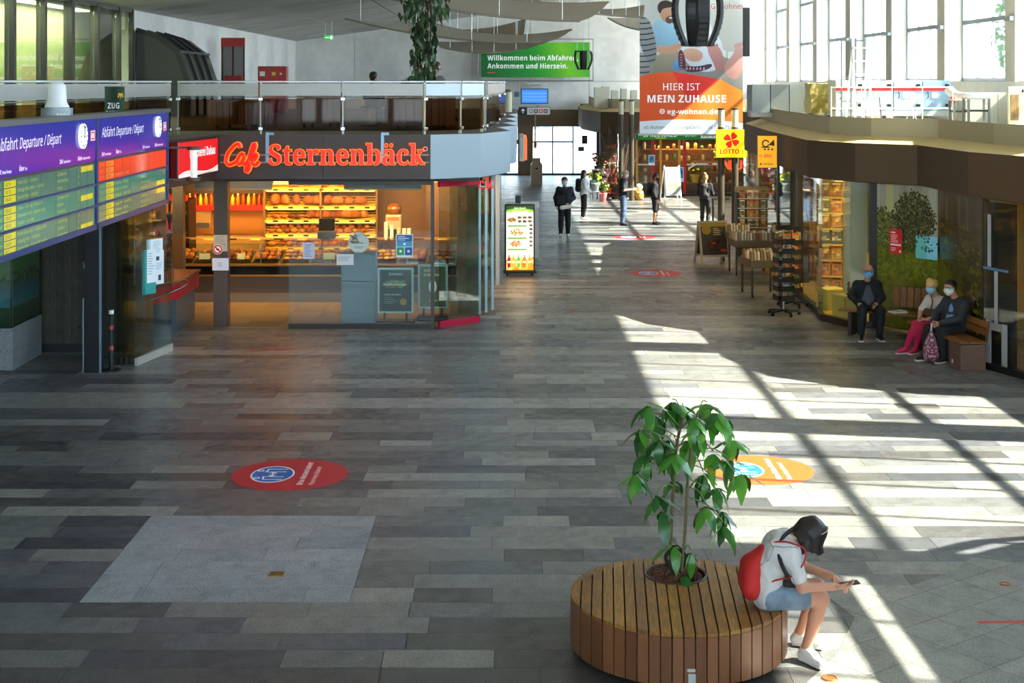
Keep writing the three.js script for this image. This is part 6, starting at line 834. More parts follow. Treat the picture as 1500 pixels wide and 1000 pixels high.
// ---------------------------------------------------------------- hanging banner, loudspeakers, sails, welcome sign
{
  const D = 50, W = XA(1088, D) - XA(937, D), H = 5.4, o = thing('hall_banner', 'huge hanging housing advertisement banner with an orange lower half', 'banner', [XA(1012.5, D), YA(197, D), -D]);
  const t = canvas(640, 1024, (c, w, h) => {
    const Y = (py) => h * (1 - (197 - py) * D / F / H), X = (px) => (px - 937) / 151 * w;
    c.fillStyle = '#c9c9c4'; c.fillRect(0, 0, w, h); c.fillStyle = '#d8d6cf'; c.fillRect(w * 0.6, 0, w * 0.4, h);
    for (let i = 0; i < 4; i++) { c.fillStyle = pick(['#b9b7b0', '#cfccc4', '#aeb0ae']); c.fillRect(w * (0.66 + 0.09 * i), Y(20), 10, h * 0.3); }
    const el = (px, py, rx, ry, rot, k) => { c.fillStyle = k; c.beginPath(); c.ellipse(X(px), Y(py), rx / 151 * w, ry / 151 * w, rot, 0, 7); c.fill(); };
    const blobP = (pts, k, k2) => { const q = pts.map(([x, y]) => [X(x), Y(y)]), n = q.length, g = c.createLinearGradient(q[0][0], Math.min(...q.map((p) => p[1])), q[0][0] + 40, Math.max(...q.map((p) => p[1]))); g.addColorStop(0, k); g.addColorStop(1, k2 ?? k); c.fillStyle = g; c.beginPath(); c.moveTo((q[0][0] + q[n - 1][0]) / 2, (q[0][1] + q[n - 1][1]) / 2); for (let i = 0; i < n; i++) { const e = q[(i + 1) % n]; c.quadraticCurveTo(q[i][0], q[i][1], (q[i][0] + e[0]) / 2, (q[i][1] + e[1]) / 2); } c.closePath(); c.fill(); };
    blobP([[1040, 5], [1095, 0], [1095, 70], [1060, 80], [1040, 40]], '#cfcbc2', '#b9b5aa'); blobP([[930, 90], [1000, 70], [1095, 90], [1095, 150], [930, 150]], '#9d9a92', '#6e6a62');
    blobP([[958, 30], [972, 27], [990, 34], [997, 60], [990, 74], [960, 72], [953, 50]], '#a6cbe0', '#7ba6c4'); blobP([[968, 76], [992, 68], [1000, 96], [985, 112], [958, 112], [956, 92]], '#a59a82', '#7c7262');
    blobP([[966, 12], [976, 6], [986, 10], [988, 24], [982, 34], [972, 32], [966, 22]], '#d2a388', '#b98468'); blobP([[962, 12], [966, 2], [978, 0], [988, 6], [984, 11], [970, 12], [967, 22]], '#33261e'); blobP([[974, 26], [984, 22], [989, 26], [984, 35], [976, 34]], '#6a4632', '#503222'); blobP([[978, 26], [986, 24], [984, 28]], '#f0e4dc');
    blobP([[957, 66], [978, 68], [996, 62], [1000, 70], [984, 80], [962, 78]], '#d8ab90', '#c08e72'); blobP([[996, 55], [1012, 40], [1040, 44], [1060, 60], [1058, 100], [1030, 108], [1002, 92]], '#e8e8ea', '#bcc2cc'); blobP([[998, 72], [1020, 70], [1032, 80], [1024, 92], [1004, 88]], '#dcae96', '#c49078'); blobP([[984, 92], [996, 84], [1002, 100], [990, 106]], '#5a9cd0', '#3c78b0');
    for (const pts of [[[935, 24], [950, 26], [957, 44], [963, 78], [958, 94], [946, 92], [940, 70], [935, 60]], [[935, 74], [945, 80], [953, 100], [950, 116], [935, 114]]]) { blobP(pts, '#9c9d9c', '#7d7f80'); c.save(); c.clip(); c.strokeStyle = '#37393c'; c.lineWidth = 9; for (let k = 0; k < 14; k++) { c.beginPath(); c.moveTo(X(932), Y(26 + k * 8)); c.quadraticCurveTo(X(950), Y(28 + k * 8), X(968), Y(20 + k * 8)); c.stroke(); } c.restore(); }
    blobP([[993, 74], [1000, 72], [1005, 92], [1003, 102], [994, 102]], '#6a2e3a', '#44202a'); blobP([[1002, 96], [1022, 98], [1044, 92], [1042, 100], [1020, 106], [1003, 105]], '#5a2630', '#40202a'); for (let k = 0; k < 6; k++) { el(1006 + k * 5, 100.5, 1.3, 2.4, 0.2, '#c88aa0'); el(998, 80 + k * 4, 2.2, 1, 0, '#b06a80'); }
    blobP([[1036, 70], [1046, 64], [1055, 70], [1061, 86], [1060, 104], [1050, 107], [1045, 92], [1038, 80]], '#c48a80', '#a0685f'); blobP([[1066, 88], [1074, 80], [1078, 66], [1087, 64], [1090, 84], [1086, 108], [1078, 118], [1064, 112], [1060, 98]], '#cf9c90', '#aa756a'); for (let k = 0; k < 4; k++) { el(1038 + k * 4, 69 - k * 0.8, 2.2, 3, 0.2, '#bd8078'); el(1077 + k * 3.4, 67 - k, 2, 3, 0.2, '#c79086'); }
    c.fillStyle = '#e2500c'; c.beginPath(); c.moveTo(0, Y(112)); c.quadraticCurveTo(X(1000), Y(93), w, Y(134)); c.lineTo(w, Y(180)); c.lineTo(0, Y(180)); c.fill(); c.fillStyle = '#e6280f'; c.beginPath(); c.moveTo(X(985), Y(105)); c.lineTo(X(1055), Y(116)); c.lineTo(X(1010), Y(150)); c.fill(); c.fillStyle = '#f07a10'; c.beginPath(); c.moveTo(X(1055), Y(116)); c.lineTo(w, Y(134)); c.lineTo(w, Y(178)); c.lineTo(X(985), Y(178)); c.fill();
    c.fillStyle = '#dfe3e8'; c.beginPath(); c.moveTo(0, Y(178)); c.quadraticCurveTo(X(1010), Y(171), w, Y(180)); c.lineTo(w, h); c.lineTo(0, h); c.fill();
    c.fillStyle = '#fff'; font(c, 62, 0); c.fillText('HIER IST', X(970), Y(132)); font(c, 68, 1); c.fillText('MEIN ZUHAUSE', X(947), Y(150)); font(c, 47, 1); c.fillText('eg-wohnen.de', X(977), Y(167)); c.strokeStyle = '#fff'; c.lineWidth = 4; c.beginPath(); c.arc(X(970), Y(163), 15, 0, 7); c.ellipse(X(970), Y(163), 7, 15, 0, 0, 7); c.moveTo(X(970) - 15, Y(163)); c.lineTo(X(970) + 15, Y(163)); c.stroke();
    c.fillStyle = '#4a5058'; font(c, 30, 0); c.save(); c.translate(X(943), Y(189)); c.scale(w * 0.93 / c.measureText('eG Wohnen·VermietungsCenter | Tel. 0355 752 830').width, 1); c.fillText('eG Wohnen·VermietungsCenter | Tel. 0355 752 830', 0, 0); c.restore(); c.fillStyle = '#c83a2c'; font(c, 46, 0); c.fillText('eG Wohnen', X(1035), Y(13)); c.fillStyle = '#f07a10'; c.fillRect(X(1030), Y(2), 30, 36);
  });
  const g = new THREE.BoxGeometry(W, H, 0.006, 16, 4, 1), p = g.attributes.position; for (let i = 0; i < p.count; i++) p.setZ(i, p.getZ(i) + 0.015 * Math.sin(p.getX(i) * 5)); g.computeVertexNormals(); mesh('cloth', g, printMat(t, 0, 0.6), o).position.y = H / 2;
  for (const y of [0, H]) b().cyl(0.035, 0.035, W + 0.1, 0, y, 0, 12, 0, Math.PI / 2).mesh('rod', M.steel, o); for (const s of [-1, 1]) b().rod([s * W * 0.45, H, 0], [s * W * 0.45, CEIL(XA(1012, D)) - o.position.y + 0.1, 0], 0.01).mesh('cable', M.steel, o);
}
function speaker(px, pyTop, pyBot, d, label) {
  const R = 0.39, H = (pyBot - pyTop) * d / F, o = thing('loudspeaker', label, 'loudspeaker', [...at(px, pyBot, d)]), k = H / 0.9;
  b().cyl(0.16, 0.16, 0.03, 0, 0.02, 0, 28).mesh('lower_plate', M.black, o); b().cyl(0.37, 0.37, 0.04, 0, H, 0, 28).mesh('upper_plate', M.black, o); b().cyl(0.03, 0.03, H, 0, H / 2, 0, 12).mesh('core', M.dark, o);
  for (let i = 0; i < 4; i++) { const a = i * Math.PI / 2 + 0.12, q = new THREE.Group(); q.name = 'speaker_arm'; q.rotation.y = a; o.add(q); const pts = [], inn = []; for (let j = 0; j <= 10; j++) { const t = j / 10, r = 0.21 + 0.18 * Math.sin(Math.PI * (0.02 + 0.72 * t)); pts.push([r, t * H]); inn.unshift([r - 0.07, t * H]); } b().ext([...pts, ...inn], 0.2, 0.012, 0, 0, -0.1, 0).mesh('housing', mat('#0c0c0c', 0.35), q); const gr = b(); for (let j = 0; j < 10; j++) { const t = (j + 0.5) / 10, r = 0.21 + 0.18 * Math.sin(Math.PI * (0.02 + 0.72 * t)); gr.box(0.004, H / 13, 0.13, r + 0.004, t * H, 0, 0, 0, 0.0); } gr.mesh('grille', mat('#1a1a1b', 0.6, 0.2), q).userData.kind = 'stuff'; }
  for (let i = 0; i < 3; i++) b().rod([Math.sin(i * 2.1) * 0.3, H, Math.cos(i * 2.1) * 0.3], [Math.sin(i * 2.1) * 0.2, CEIL(o.position.x) - o.position.y + 0.05, Math.cos(i * 2.1) * 0.2], 0.006).mesh('cable', M.steel, o);
}
speaker(1022, -14, 68, 22, 'large black loudspeaker cluster hanging in front of the housing banner');
speaker(854.5, 75, 102, 60, 'small black loudspeaker cluster hanging before the green welcome sign');
function sail(name, label, c, d, sagN, sagF) { // corners: near-left, near-right, far-right, far-left as [px, py], depths near and far
  const o = thing(name, label, 'ceiling sail'), n = 20, m = 5, P = c.map(([px, py], i) => V(...at(px, py, i < 2 ? d[0] : d[1]))), v = [], idx = [];
  const g = new THREE.PlaneGeometry(1, 1, n, m), p = g.attributes.position;
  for (let i = 0; i < p.count; i++) { const u = p.getX(i) + 0.5, w = 0.5 - p.getY(i), a = P[0].clone().lerp(P[1], u), e = P[3].clone().lerp(P[2], u), s = 4 * u * (1 - u); a.y -= sagN * s; e.y -= sagF * s; const q = e.lerp(a, w); q.y += 0.35 * (w * (1 - w)) * -1; p.setXYZ(i, q.x, q.y, q.z); }
  g.computeVertexNormals(); const t = tidy(g), back = t.clone(), q = back.attributes.position; for (let i = 0; i < q.count; i++) q.setY(i, q.getY(i) + 0.012);
  b().add(t).add(back).mesh('fabric', mat('#aa9f8e', 0.8), o);
  for (const e of [[0, 1, sagN], [3, 2, sagF]]) { const pts = []; for (let k = 0; k <= 8; k++) { const u = k / 8, a = P[e[0]].clone().lerp(P[e[1]], u); a.y -= e[2] * 4 * u * (1 - u); pts.push(a.toArray()); } b().tube(pts, 0.03, 30, 6).mesh('edge_tube', mat('#8b8273', 0.6), o); }
  for (const u of [0.08, 0.36, 0.64, 0.92]) { const a = P[0].clone().lerp(P[1], u); a.y -= sagN * 4 * u * (1 - u); b().rod(a.toArray(), [a.x, CEIL(a.x) + 0.05, a.z], 0.008).mesh('cable', M.steel, o); }
}
sail('ceiling_sail', 'long upper fabric ceiling sail sweeping from the left to a pointed right tip', [[520, -14], [850, 31], [892, 3], [620, -22]], [34, 38], 0.16, 0.2);
sail('ceiling_sail', 'lower long fabric ceiling sail that crosses the top of the green welcome sign', [[505, 27], [795, 62], [838, 43], [640, 36]], [40, 45], 0.2, 0.25);
sail('ceiling_sail', 'thin lowest fabric ceiling sail curving in front of the green welcome sign', [[650, 70], [765, 72], [838, 44], [640, 62]], [46, 50], 0.14, 0.14);
sail('ceiling_sail', 'fabric ceiling sail ending in a blunt corner left of the housing banner', [[872, 20], [942, 25], [944, 8], [880, 14]], [42, 46], 0.02, 0.05);
sail('ceiling_sail', 'short dark fabric ceiling sail behind the upper long one', [[662, 48], [766, 53], [770, 28], [680, 44]], [50, 54], 0.16, 0.1);
sail('ceiling_sail', 'topmost fabric ceiling sail cut by the picture edge', [[690, -4], [830, 20], [760, -20], [680, -26]], [48, 52], 0.1, 0.1);
sail('ceiling_sail', 'fabric ceiling sail strip passing behind the left edge of the housing banner', [[890, 26], [960, 44], [1000, 18], [940, 20]], [51, 54], 0.16, 0.1);
{
  const D = 69.3, W = XA(864, D) - XA(705, D), H = (113 - 62) * D / F, o = thing('welcome_sign', 'large green welcome sign with white lettering on the end wall', 'sign', [XA(784.5, D), YA(113, D), -D]);
  const tx = canvas(1024, 328, (c, w, h) => { const g = c.createLinearGradient(0, h, w, 0); g.addColorStop(0, '#03602c'); g.addColorStop(0.45, '#178a2c'); g.addColorStop(0.75, '#6dbd22'); g.addColorStop(1, '#3a9a22'); c.fillStyle = g; c.fillRect(0, 0, w, h); c.fillStyle = '#fff'; font(c, 66, 1); c.save(); c.translate(58, 170); c.scale(0.94, 1); c.fillText('Willkommen beim Abfahren,', 0, 0); c.fillText('Ankommen und Hiersein.', 0, 76); c.restore(); c.strokeStyle = '#e04038'; c.lineWidth = 6; c.strokeRect(58, 26, 74, 44); c.fillStyle = '#e04038'; font(c, 40, 1); c.fillText('DB', 66, 63); c.fillRect(58, 282, 70, 8); });
  sheet('sign_face', W, H, tx, o, 0, 0, 0, { d: 0.06, e: 0.12 });
  b().rod([-W / 2 - 0.16, -0.16, 0], [W / 2 + 0.16, -0.16, 0], 0.022).rod([-W / 2 - 0.16, H + 0.16, 0], [W / 2 + 0.16, H + 0.16, 0], 0.022).rod([-W / 2 - 0.16, -0.16, 0], [-W / 2 - 0.16, H + 0.16, 0], 0.022).rod([W / 2 + 0.16, -0.16, 0], [W / 2 + 0.16, H + 0.16, 0], 0.022).mesh('tube_frame', mat('#8f9590', 0.4, 0.5), o);
  for (let i = 0; i < 9; i++) b().rod([-W / 2 + i * W / 8, -0.16, 0], [-W / 2 + i * W / 8, 0.02, 0], 0.01).mesh('tie', M.steel, o); for (const s of [-0.45, 0.45]) b().box(0.06, 0.06, 0.8, s * W, H + 0.16, -0.4).mesh('wall_arm', M.steel, o);
  const m = thing('info_screen', 'blue information screen hanging above the end doors', 'screen', [XA(783, 68), YA(152, 68), -68]); b().rbox(1.3, 0.72, 0.12, 0, 0.36, -0.07, 0.02).mesh('housing', M.dark, m);
  sheet('screen_face', 1.22, 0.64, canvas(192, 100, (c, w, h) => { c.fillStyle = '#2a6ae0'; c.fillRect(0, 0, w, h); for (let i = 0; i < 7; i++) { c.fillStyle = i % 2 ? '#5a90f0' : '#3f7ae8'; c.fillRect(6, 14 + i * 12, 180, 7); } }), m, 0, 0.04, -0.004, { e: 0.75 }); for (const s of [-0.3, 0.3]) b().rod([s, 0.72, -0.07], [s, 0.95, -0.07], 0.012).mesh('hanger', M.steel, m); b().box(0.7, 0.05, 2.0, 0, 0.95, -1.0).mesh('wall_arm', M.steel, m);
  const d = thing('direction_sign', 'dark direction sign with an arrow and pictograms over the end doors', 'sign', [XA(783, 68.2), YA(168.5, 68.2), -68.2]); b().rbox(1.5, 0.38, 0.14, 0, 0.19, -0.08, 0.02).mesh('box', mat('#23272c', 0.4), d);
  sheet('sign_face', 1.46, 0.34, canvas(384, 90, (c) => { c.fillStyle = '#1f2630'; c.fillRect(0, 0, 384, 90); c.fillStyle = '#b9bcb8'; c.fillRect(100, 0, 284, 90); c.strokeStyle = '#fff'; c.lineWidth = 9; c.beginPath(); c.moveTo(48, 72); c.lineTo(48, 24); c.moveTo(28, 42); c.lineTo(48, 20); c.lineTo(68, 42); c.stroke(); const q = ['#77776f', '#1c1c1c', '#c8201c', '#3a2420']; q.forEach((k, i) => { c.fillStyle = k; c.fillRect(126 + i * 60, 24, 48, 42); c.fillStyle = '#eee'; c.fillRect(136 + i * 60, 38, 28, 12); }); }), d, 0, 0.02, -0.006, { e: 0.15 }); b().rod([0.15, 0.38, -0.08], [0.15, 0.4, -1.7], 0.03).mesh('arm', M.bronze, d);
  const lp = thing('hanging_pole_lamp', 'slim beige pole with a small orange box beside the end doors', 'lamp', [XA(784, 67), YA(216, 67), -67]); b().rod([0, 0.2, 0], [0, 1.5, 0], 0.035).mesh('pole', mat('#b59a7c', 0.4, 0.3), lp); b().rbox(0.14, 0.3, 0.14, 0, 0.15, 0, 0.02).mesh('orange_box', mat('#d8683a', 0.5), lp); b().rbox(0.1, 0.08, 0.1, 0, -0.02, 0, 0.02).mesh('base_cap', M.steel, lp); b().box(0.08, 0.08, 2.6, 0, 1.5, -1.3).mesh('wall_arm', M.bronze, lp);
  const bn = thing('waste_bin', 'tall beige waste bin with a dark slot standing by the end doors', 'bin', [XA(786, 63.6), 0, -63.6]); b().ext([[-0.25, 0], [0.25, 0], [0.26, 0.88], [0.17, 1.0], [0.17, 1.14], [-0.17, 1.14], [-0.17, 1.0], [-0.26, 0.88]], 0.46, 0.02, 0, 0, -0.23).mesh('bin_body', mat('#b39d84', 0.45, 0.1), bn); b().box(0.11, 0.07, 0.012, 0, 0.72, 0.232).mesh('slot', M.black, bn); b().box(0.36, 0.04, 0.4, 0, 1.16, 0).mesh('lid', mat('#c9bfae', 0.4, 0.2), bn);
  const wb = thing('wall_box', 'small grey junction box on the end wall left of the screen', 'box', [XA(757, 69.5), YA(142, 69.5), -69.6]); b().rbox(0.26, 0.26, 0.16, 0, 0.13, 0, 0.02).mesh('box_body', M.grey, wb); b().rod([0.1, 0.26, 0], [0.1, 0.8, 0], 0.015).mesh('conduit', M.steel, wb);
}
// ---------------------------------------------------------------- green shop at the far end and its wares
{
  const o = thing('green_shop', 'souvenir shop front with a green name board, red posts and yellow frames', 'shop front', [4.9, 0, -57.2]), W = 6.7;
  b().box(W, 0.36, 0.14, W / 2, 2.42, 0.1).mesh('name_board', mat('#0f7a2c', 0.45), o);
  sheet('name_print', 3.6, 0.34, canvas(512, 48, (c) => { c.fillStyle = '#128a34'; c.fillRect(0, 0, 512, 48); c.fillStyle = '#fff'; font(c, 34, 1, 'sans-serif', 1); c.fillText('SPREEWALD', 26, 34); c.fillStyle = '#e8e030'; c.fillRect(96, 38, 60, 4); c.fillStyle = '#fff'; font(c, 28, 1); c.fillText('SHOP', 262, 32); c.fillRect(352, 6, 92, 34); c.fillStyle = '#128a34'; c.fillText('INFO', 360, 33); }), o, 1.9, 2.25, 0.175, { e: 0.15 });
  b().box(W, 2.3, 0.08, W / 2, 1.15, -2.4).mesh('rear_wall', mat('#5a3c24', 0.7), o); b().box(W, 0.08, 2.5, W / 2, 2.3, -1.2).mesh('inner_ceiling', mat('#4a3826', 0.7), o); b().box(W, 0.1, 0.3, W / 2, 0.05, 0).mesh('plinth', M.dark, o);
  for (const [x, k] of [[0.06, '#c88a2a'], [0.7, '#b01c1c'], [1.0, '#d09a30'], [1.75, '#d09a30'], [1.95, '#b8201c'], [3.4, '#c08a30'], [4.8, '#b8201c'], [6.5, '#c08a30']]) b().box(k === '#b01c1c' || k === '#b8201c' ? 0.13 : 0.08, 2.28, 0.13, x, 1.14, 0).mesh('post', mat(k, 0.5), o);
  for (const [x0, x1] of [[0.1, 0.65], [2.05, 3.35], [3.45, 4.72], [4.88, 6.45]]) { b().box(x1 - x0, 2.1, 0.012, (x0 + x1) / 2, 1.2, 0).mesh('pane', M.glass, o); b().box(x1 - x0, 0.06, 0.05, (x0 + x1) / 2, 1.25, 0.02).mesh('window_bar', mat('#c9c2b6', 0.5), o); }
  const br = b().bar([2.05, 1.12, 0.5], [2.35, 1.3, 0.5], 0.06, 0.06).bar([2.35, 1.3, 0.5], [4.6, 1.3, 0.5], 0.06, 0.06).mesh('barrier', mat('#d8cfc8', 0.5), o); b().box(0.16, 0.07, 0.065, 2.9, 1.3, 0.5).box(0.16, 0.07, 0.065, 3.9, 1.3, 0.5).mesh('red_band', M.red, br);
  const cols = ['#b8862c', '#7a4a24', '#c9b46a', '#a33a24', '#d8cfae', '#3e6a2a', '#c47a2a', '#56803a'];
  for (let r = 0; r < 4; r++) { b().box(W - 0.4, 0.04, 0.4, W / 2, 0.45 + r * 0.45, -1.0).mesh('shelf', mat('#8a6234', 0.6), o); }
  for (let r = 0; r < 4; r++) for (let i = 0; i < 22; i++) { const h = rr(0.1, 0.3), j = thing('jar', 'jar of preserves, ' + ORD(i) + ' on the ' + ['lowest', 'second', 'third', 'top'][r] + ' souvenir shelf', 'jar', [5.1 + i * 0.285 + rr(-0.05, 0.05), 0.47 + r * 0.45, -58.1], 0, 'jars on souvenir shelf ' + ['one', 'two', 'three', 'four'][r]); b().lathe([[0, 0], [0.06, 0], [0.07, h * 0.7], [0.045, h], [0, h]], 10).mesh('jar_body', mat(pick(cols), 0.35), j); }
  panelLamp(8.2, 2.22, 58.0, 5.0, 0.4, 'warm lamp inside the souvenir shop', '#ffd9a0', 14, 'shop_lamp');
  for (const [px, py0, py1, l, k] of [[954.5, 227, 242, 'blue framed poster on the red post of the souvenir shop', '#2f8ab8'], [997, 245, 266, 'white and blue flag leaflet beside the white stand', '#3a9ad0']]) { const d = 56.9, w = 9 * d / F, h = (py1 - py0) * d / F, n = own(sheet('poster', w, h, canvas(64, 100, (c) => { c.fillStyle = '#e8f0f4'; c.fillRect(0, 0, 64, 100); c.fillStyle = k; c.fillRect(5, 5, 54, 70); c.fillStyle = '#1d5a88'; c.fillRect(14, 22, 36, 26); }), scene), l, 'poster'); n.position.set(XA(px, d), YA(py1, d) + h / 2, -d); }
}
{ // letters over the far passage
  const o = thing('neon_word', 'orange-red glowing letters behind the lottery posts', 'sign', [0, 0, -52]), fm = mat('#e03010', 0.4, 0, { emissive: '#ff3a10', emissiveIntensity: 1.1 }); let x = XA(1056, 52);
  for (const [ch, px] of [['N', 1057], ['E', 1066], ['U', 1076], ["'", 1085], ['s', 1088]]) { const g = new TextGeometry(ch, { font: sansBold, size: ch === 's' ? 0.16 : 0.32, depth: 0.05, curveSegments: 4 }); g.translate(XA(px, 52), YA(248, 52), 0); mesh('letter', tidy(g), fm, o); } b().box(1.1, 0.04, 0.04, XA(1073, 52), YA(240, 52), -0.04).box(0.03, 7.2, 0.03, XA(1058, 52), YA(240, 52) + 3.6, -0.06).box(0.03, 7.2, 0.03, XA(1088, 52), YA(240, 52) + 3.6, -0.06).mesh('mounting_rail', M.bronze, o);
}
function flower(x, y, z, s, k, cols, label, group, leafy = 1) { // flower pot with leaves and blossoms
  const o = thing('flower_pot', label, 'potted plant', [x, y, -z], 0, group); b().lathe([[0, 0], [0.08 * s, 0], [0.12 * s, 0.18 * s], [0.125 * s, 0.2 * s], [0.1 * s, 0.19 * s], [0, 0.17 * s]], 14).mesh('pot', mat(k, 0.5), o);
  const l = b(); for (let i = 0; i < 26; i++) { const g = leafGeo(0.16 * s, 0.03 * s, 0.4, 0.2); l.add(g, rr(-0.05, 0.05) * s, (0.2 + rr(0, 0.16)) * s, rr(-0.05, 0.05) * s, rnd() * 6.3, rr(-1.2, -0.2)); } l.mesh('foliage', mat('#3f6a2a', 0.6), o); const q = b(); for (let i = 0; i < 12; i++) q.sph(0.035 * s, rr(-0.14, 0.14) * s, (0.34 + rr(-0.06, 0.14)) * s, rr(-0.14, 0.14) * s, [1, 0.8, 1], 8); q.mesh('blossoms', mat(cols, 0.6), o).userData.kind = 'stuff';
}
{
  const o = thing('flower_stand', 'pink tiered flower stand beside the far twin posts', 'stand', [XA(893, 55.6), 0, -55.6]); for (let r = 0; r < 3; r++) b().rbox(0.74 - r * 0.16, 0.05, 0.5 - r * 0.1, 0, 0.26 + r * 0.36, -0.1 * r, 0.01).mesh('tier', r ? mat('#d8c8c0', 0.5) : mat('#a83a34', 0.5), o); b().box(0.4, 0.36, 0.3, 0, 0.44, -0.1).mesh('body', mat('#c4206a', 0.5), o); b().box(0.34, 0.4, 0.24, 0, 0.8, -0.16).mesh('body', mat('#b83a50', 0.5), o); for (const s of [-0.32, 0.32]) b().box(0.04, 0.26, 0.4, s, 0.13, 0).mesh('leg', M.dark, o);
  const X = XA(893, 55.6); [[-0.24, 0.285, 55.45, '#e0701c', '#d8401c', 'orange pot at the left of the lowest tier of the pink stand'], [0.0, 0.285, 55.45, '#d8501c', '#e0342c', 'orange pot in the middle of the lowest tier of the pink stand'], [0.26, 0.285, 55.45, '#e0802c', '#d86a3c', 'orange pot at the right of the lowest tier of the pink stand'], [-0.18, 0.645, 55.6, '#e8d8d0', '#e8c8d0', 'white flowers on the middle tier of the pink stand'], [0.18, 0.645, 55.6, '#c84a1c', '#e05a2c', 'red pot on the middle tier of the pink stand'], [-0.1, 1.0, 55.75, '#d86a78', '#f0d8c8', 'pink pot at the left of the top tier of the pink stand'], [0.12, 1.0, 55.75, '#c03848', '#e8c09c', 'red pot at the right of the top tier of the pink stand']].forEach(([dx, y, z, k, c, l]) => flower(X + dx, y, z, 0.85, k, c, l));
  flower(XA(882, 54.6), 0, 54.6, 1.6, '#d87a74', '#6f8a4a', 'big pink pot with dark foliage standing left of the pink stand'); flower(XA(871, 53.8), 0.45, 53.8, 1.5, '#8a8a84', '#e8e020', 'bright yellow flowers on a small grey chair'); flower(XA(879, 55.8), 0.9, 56.2, 1.8, '#5a4a3a', '#a8443a', 'dark bushy plant with red blossoms left of the pink stand'); flower(XA(897, 56.4), 1.35, 56.4, 1.5, '#8a3a34', '#c8402c', 'red flowering plant above the pink stand'); flower(XA(1054, 58.15), 0.92, 58.15, 1.7, '#d8b020', '#e8e03a', 'yellow flowering plant in the souvenir window'); flower(XA(1017, 58.15), 0.47, 58.15, 1.7, '#d8c84a', '#e8d82a', 'yellow flowers by the second red post of the souvenir shop');
  for (const [px, d, h, l] of [[879, 56.2, 0.9, 'dark wooden pedestal under the bushy plant left of the pink stand'], [897, 56.4, 1.35, 'tall dark wooden pedestal behind the pink flower stand']]) { const q = thing('plant_pedestal', l, 'pedestal', [XA(px, d), 0, -d]); b().box(0.24, h - 0.04, 0.24, 0, (h - 0.04) / 2, 0).mesh('shaft', mat('#4a3826', 0.7), q); b().rbox(0.34, 0.04, 0.34, 0, h - 0.02, 0, 0.01).mesh('top', mat('#5e482f', 0.6), q); }
  const ch = thing('garden_chair', 'small grey folding chair with yellow flowers at the far kiosk', 'chair', [XA(871, 53.8), 0, -53.8]); b().rbox(0.36, 0.03, 0.36, 0, 0.43, 0, 0.01).mesh('seat', M.grey, ch); for (const a of [-1, 1]) for (const c of [-1, 1]) b().box(0.03, 0.43, 0.03, a * 0.15, 0.215, c * 0.15).mesh('leg', M.grey, ch); b().box(0.36, 0.12, 0.02, 0, 0.78, -0.16).box(0.03, 0.4, 0.03, -0.16, 0.62, -0.16).box(0.03, 0.4, 0.03, 0.16, 0.62, -0.16).mesh('backrest', M.grey, ch);
  const cb = thing('chalk_board', 'small white framed chalkboard among the flowers', 'sign', [XA(874, 56), 0.2, -56]); b().rbox(0.4, 0.9, 0.03, 0, 0.5, 0, 0.01).mesh('frame', M.white, cb); b().box(0.3, 0.78, 0.01, 0, 0.5, 0.02).mesh('slate', M.dark, cb); for (const s of [-0.15, 0.15]) b().box(0.03, 0.3, 0.2, s, -0.06, -0.05).mesh('leg', M.white, cb);
  const ws = thing('white_easel', 'white easel stand with a grey poster in front of the souvenir shop', 'sign', [XA(985, 53), 0, -53], 0.2); for (const s of [-1, 1]) { b().bar([s * 0.32, 0, 0.1], [s * 0.28, 1.45, -0.1], 0.04, 0.04).mesh('front_leg', M.white, ws); b().bar([s * 0.34, 0, -0.5], [s * 0.28, 1.42, -0.12], 0.04, 0.04).mesh('rear_leg', M.white, ws); } sheet('poster', 0.56, 1.0, canvas(128, 220, (c) => { c.fillStyle = '#a9aaa4'; c.fillRect(0, 0, 128, 220); c.fillStyle = '#c9cac4'; c.fillRect(10, 50, 108, 60); for (let i = 0; i < 80; i++) { c.fillStyle = pick(['#8a9a5a', '#6f7a54', '#a8a480']); c.fillRect(12 + 96 * rnd(), 130 + 60 * rnd(), 12, 8); } }), ws, 0, 0.4, 0.03, { rx: -0.14 }); b().box(0.62, 0.05, 0.06, 0, 0.38, 0.06).mesh('ledge', M.white, ws);
  const bar = thing('wooden_barrel', 'small orange barrel with a pale round lid at the souvenir shop corner', 'barrel', [XA(936, 55.2), 0, -55.2]); b().lathe([[0, 0], [0.16, 0], [0.19, 0.18], [0.16, 0.36], [0, 0.36]], 20).mesh('barrel_body', mat('#d8922a', 0.5), bar); b().sph(0.14, 0, 0.49, 0, [1, 1, 0.6], 18).mesh('pale_globe', mat('#c9d8c0', 0.4), bar); for (const y of [0.09, 0.27]) b().add(new THREE.TorusGeometry(0.18, 0.012, 6, 24), 0, y, 0, 0, Math.PI / 2).mesh('hoop', M.steel, bar);
  const tw = thing('twig_bundle', 'tall bundle of bare brown twigs around the far twin posts', 'twigs', [XA(905, 55.6), 0, -55.6]); const q = b(); for (let i = 0; i < 70; i++) { const a = rnd() * 6.3, r = rr(0.1, 0.9), h = rr(1.2, 2.9); q.tube([[Math.cos(a) * 0.3, 0.1, Math.sin(a) * 0.25], [Math.cos(a) * r * 0.5, h * 0.5, Math.sin(a) * 0.3], [Math.cos(a + 0.4) * r, h, Math.sin(a) * 0.3]], 0.008, 6, 4); } q.mesh('twigs', mat('#5e4634', 0.8), tw).userData.kind = 'stuff'; b().cyl(0.24, 0.3, 0.5, 0, 0.25, 0, 18).mesh('tub', mat('#4a382a', 0.7), tw);
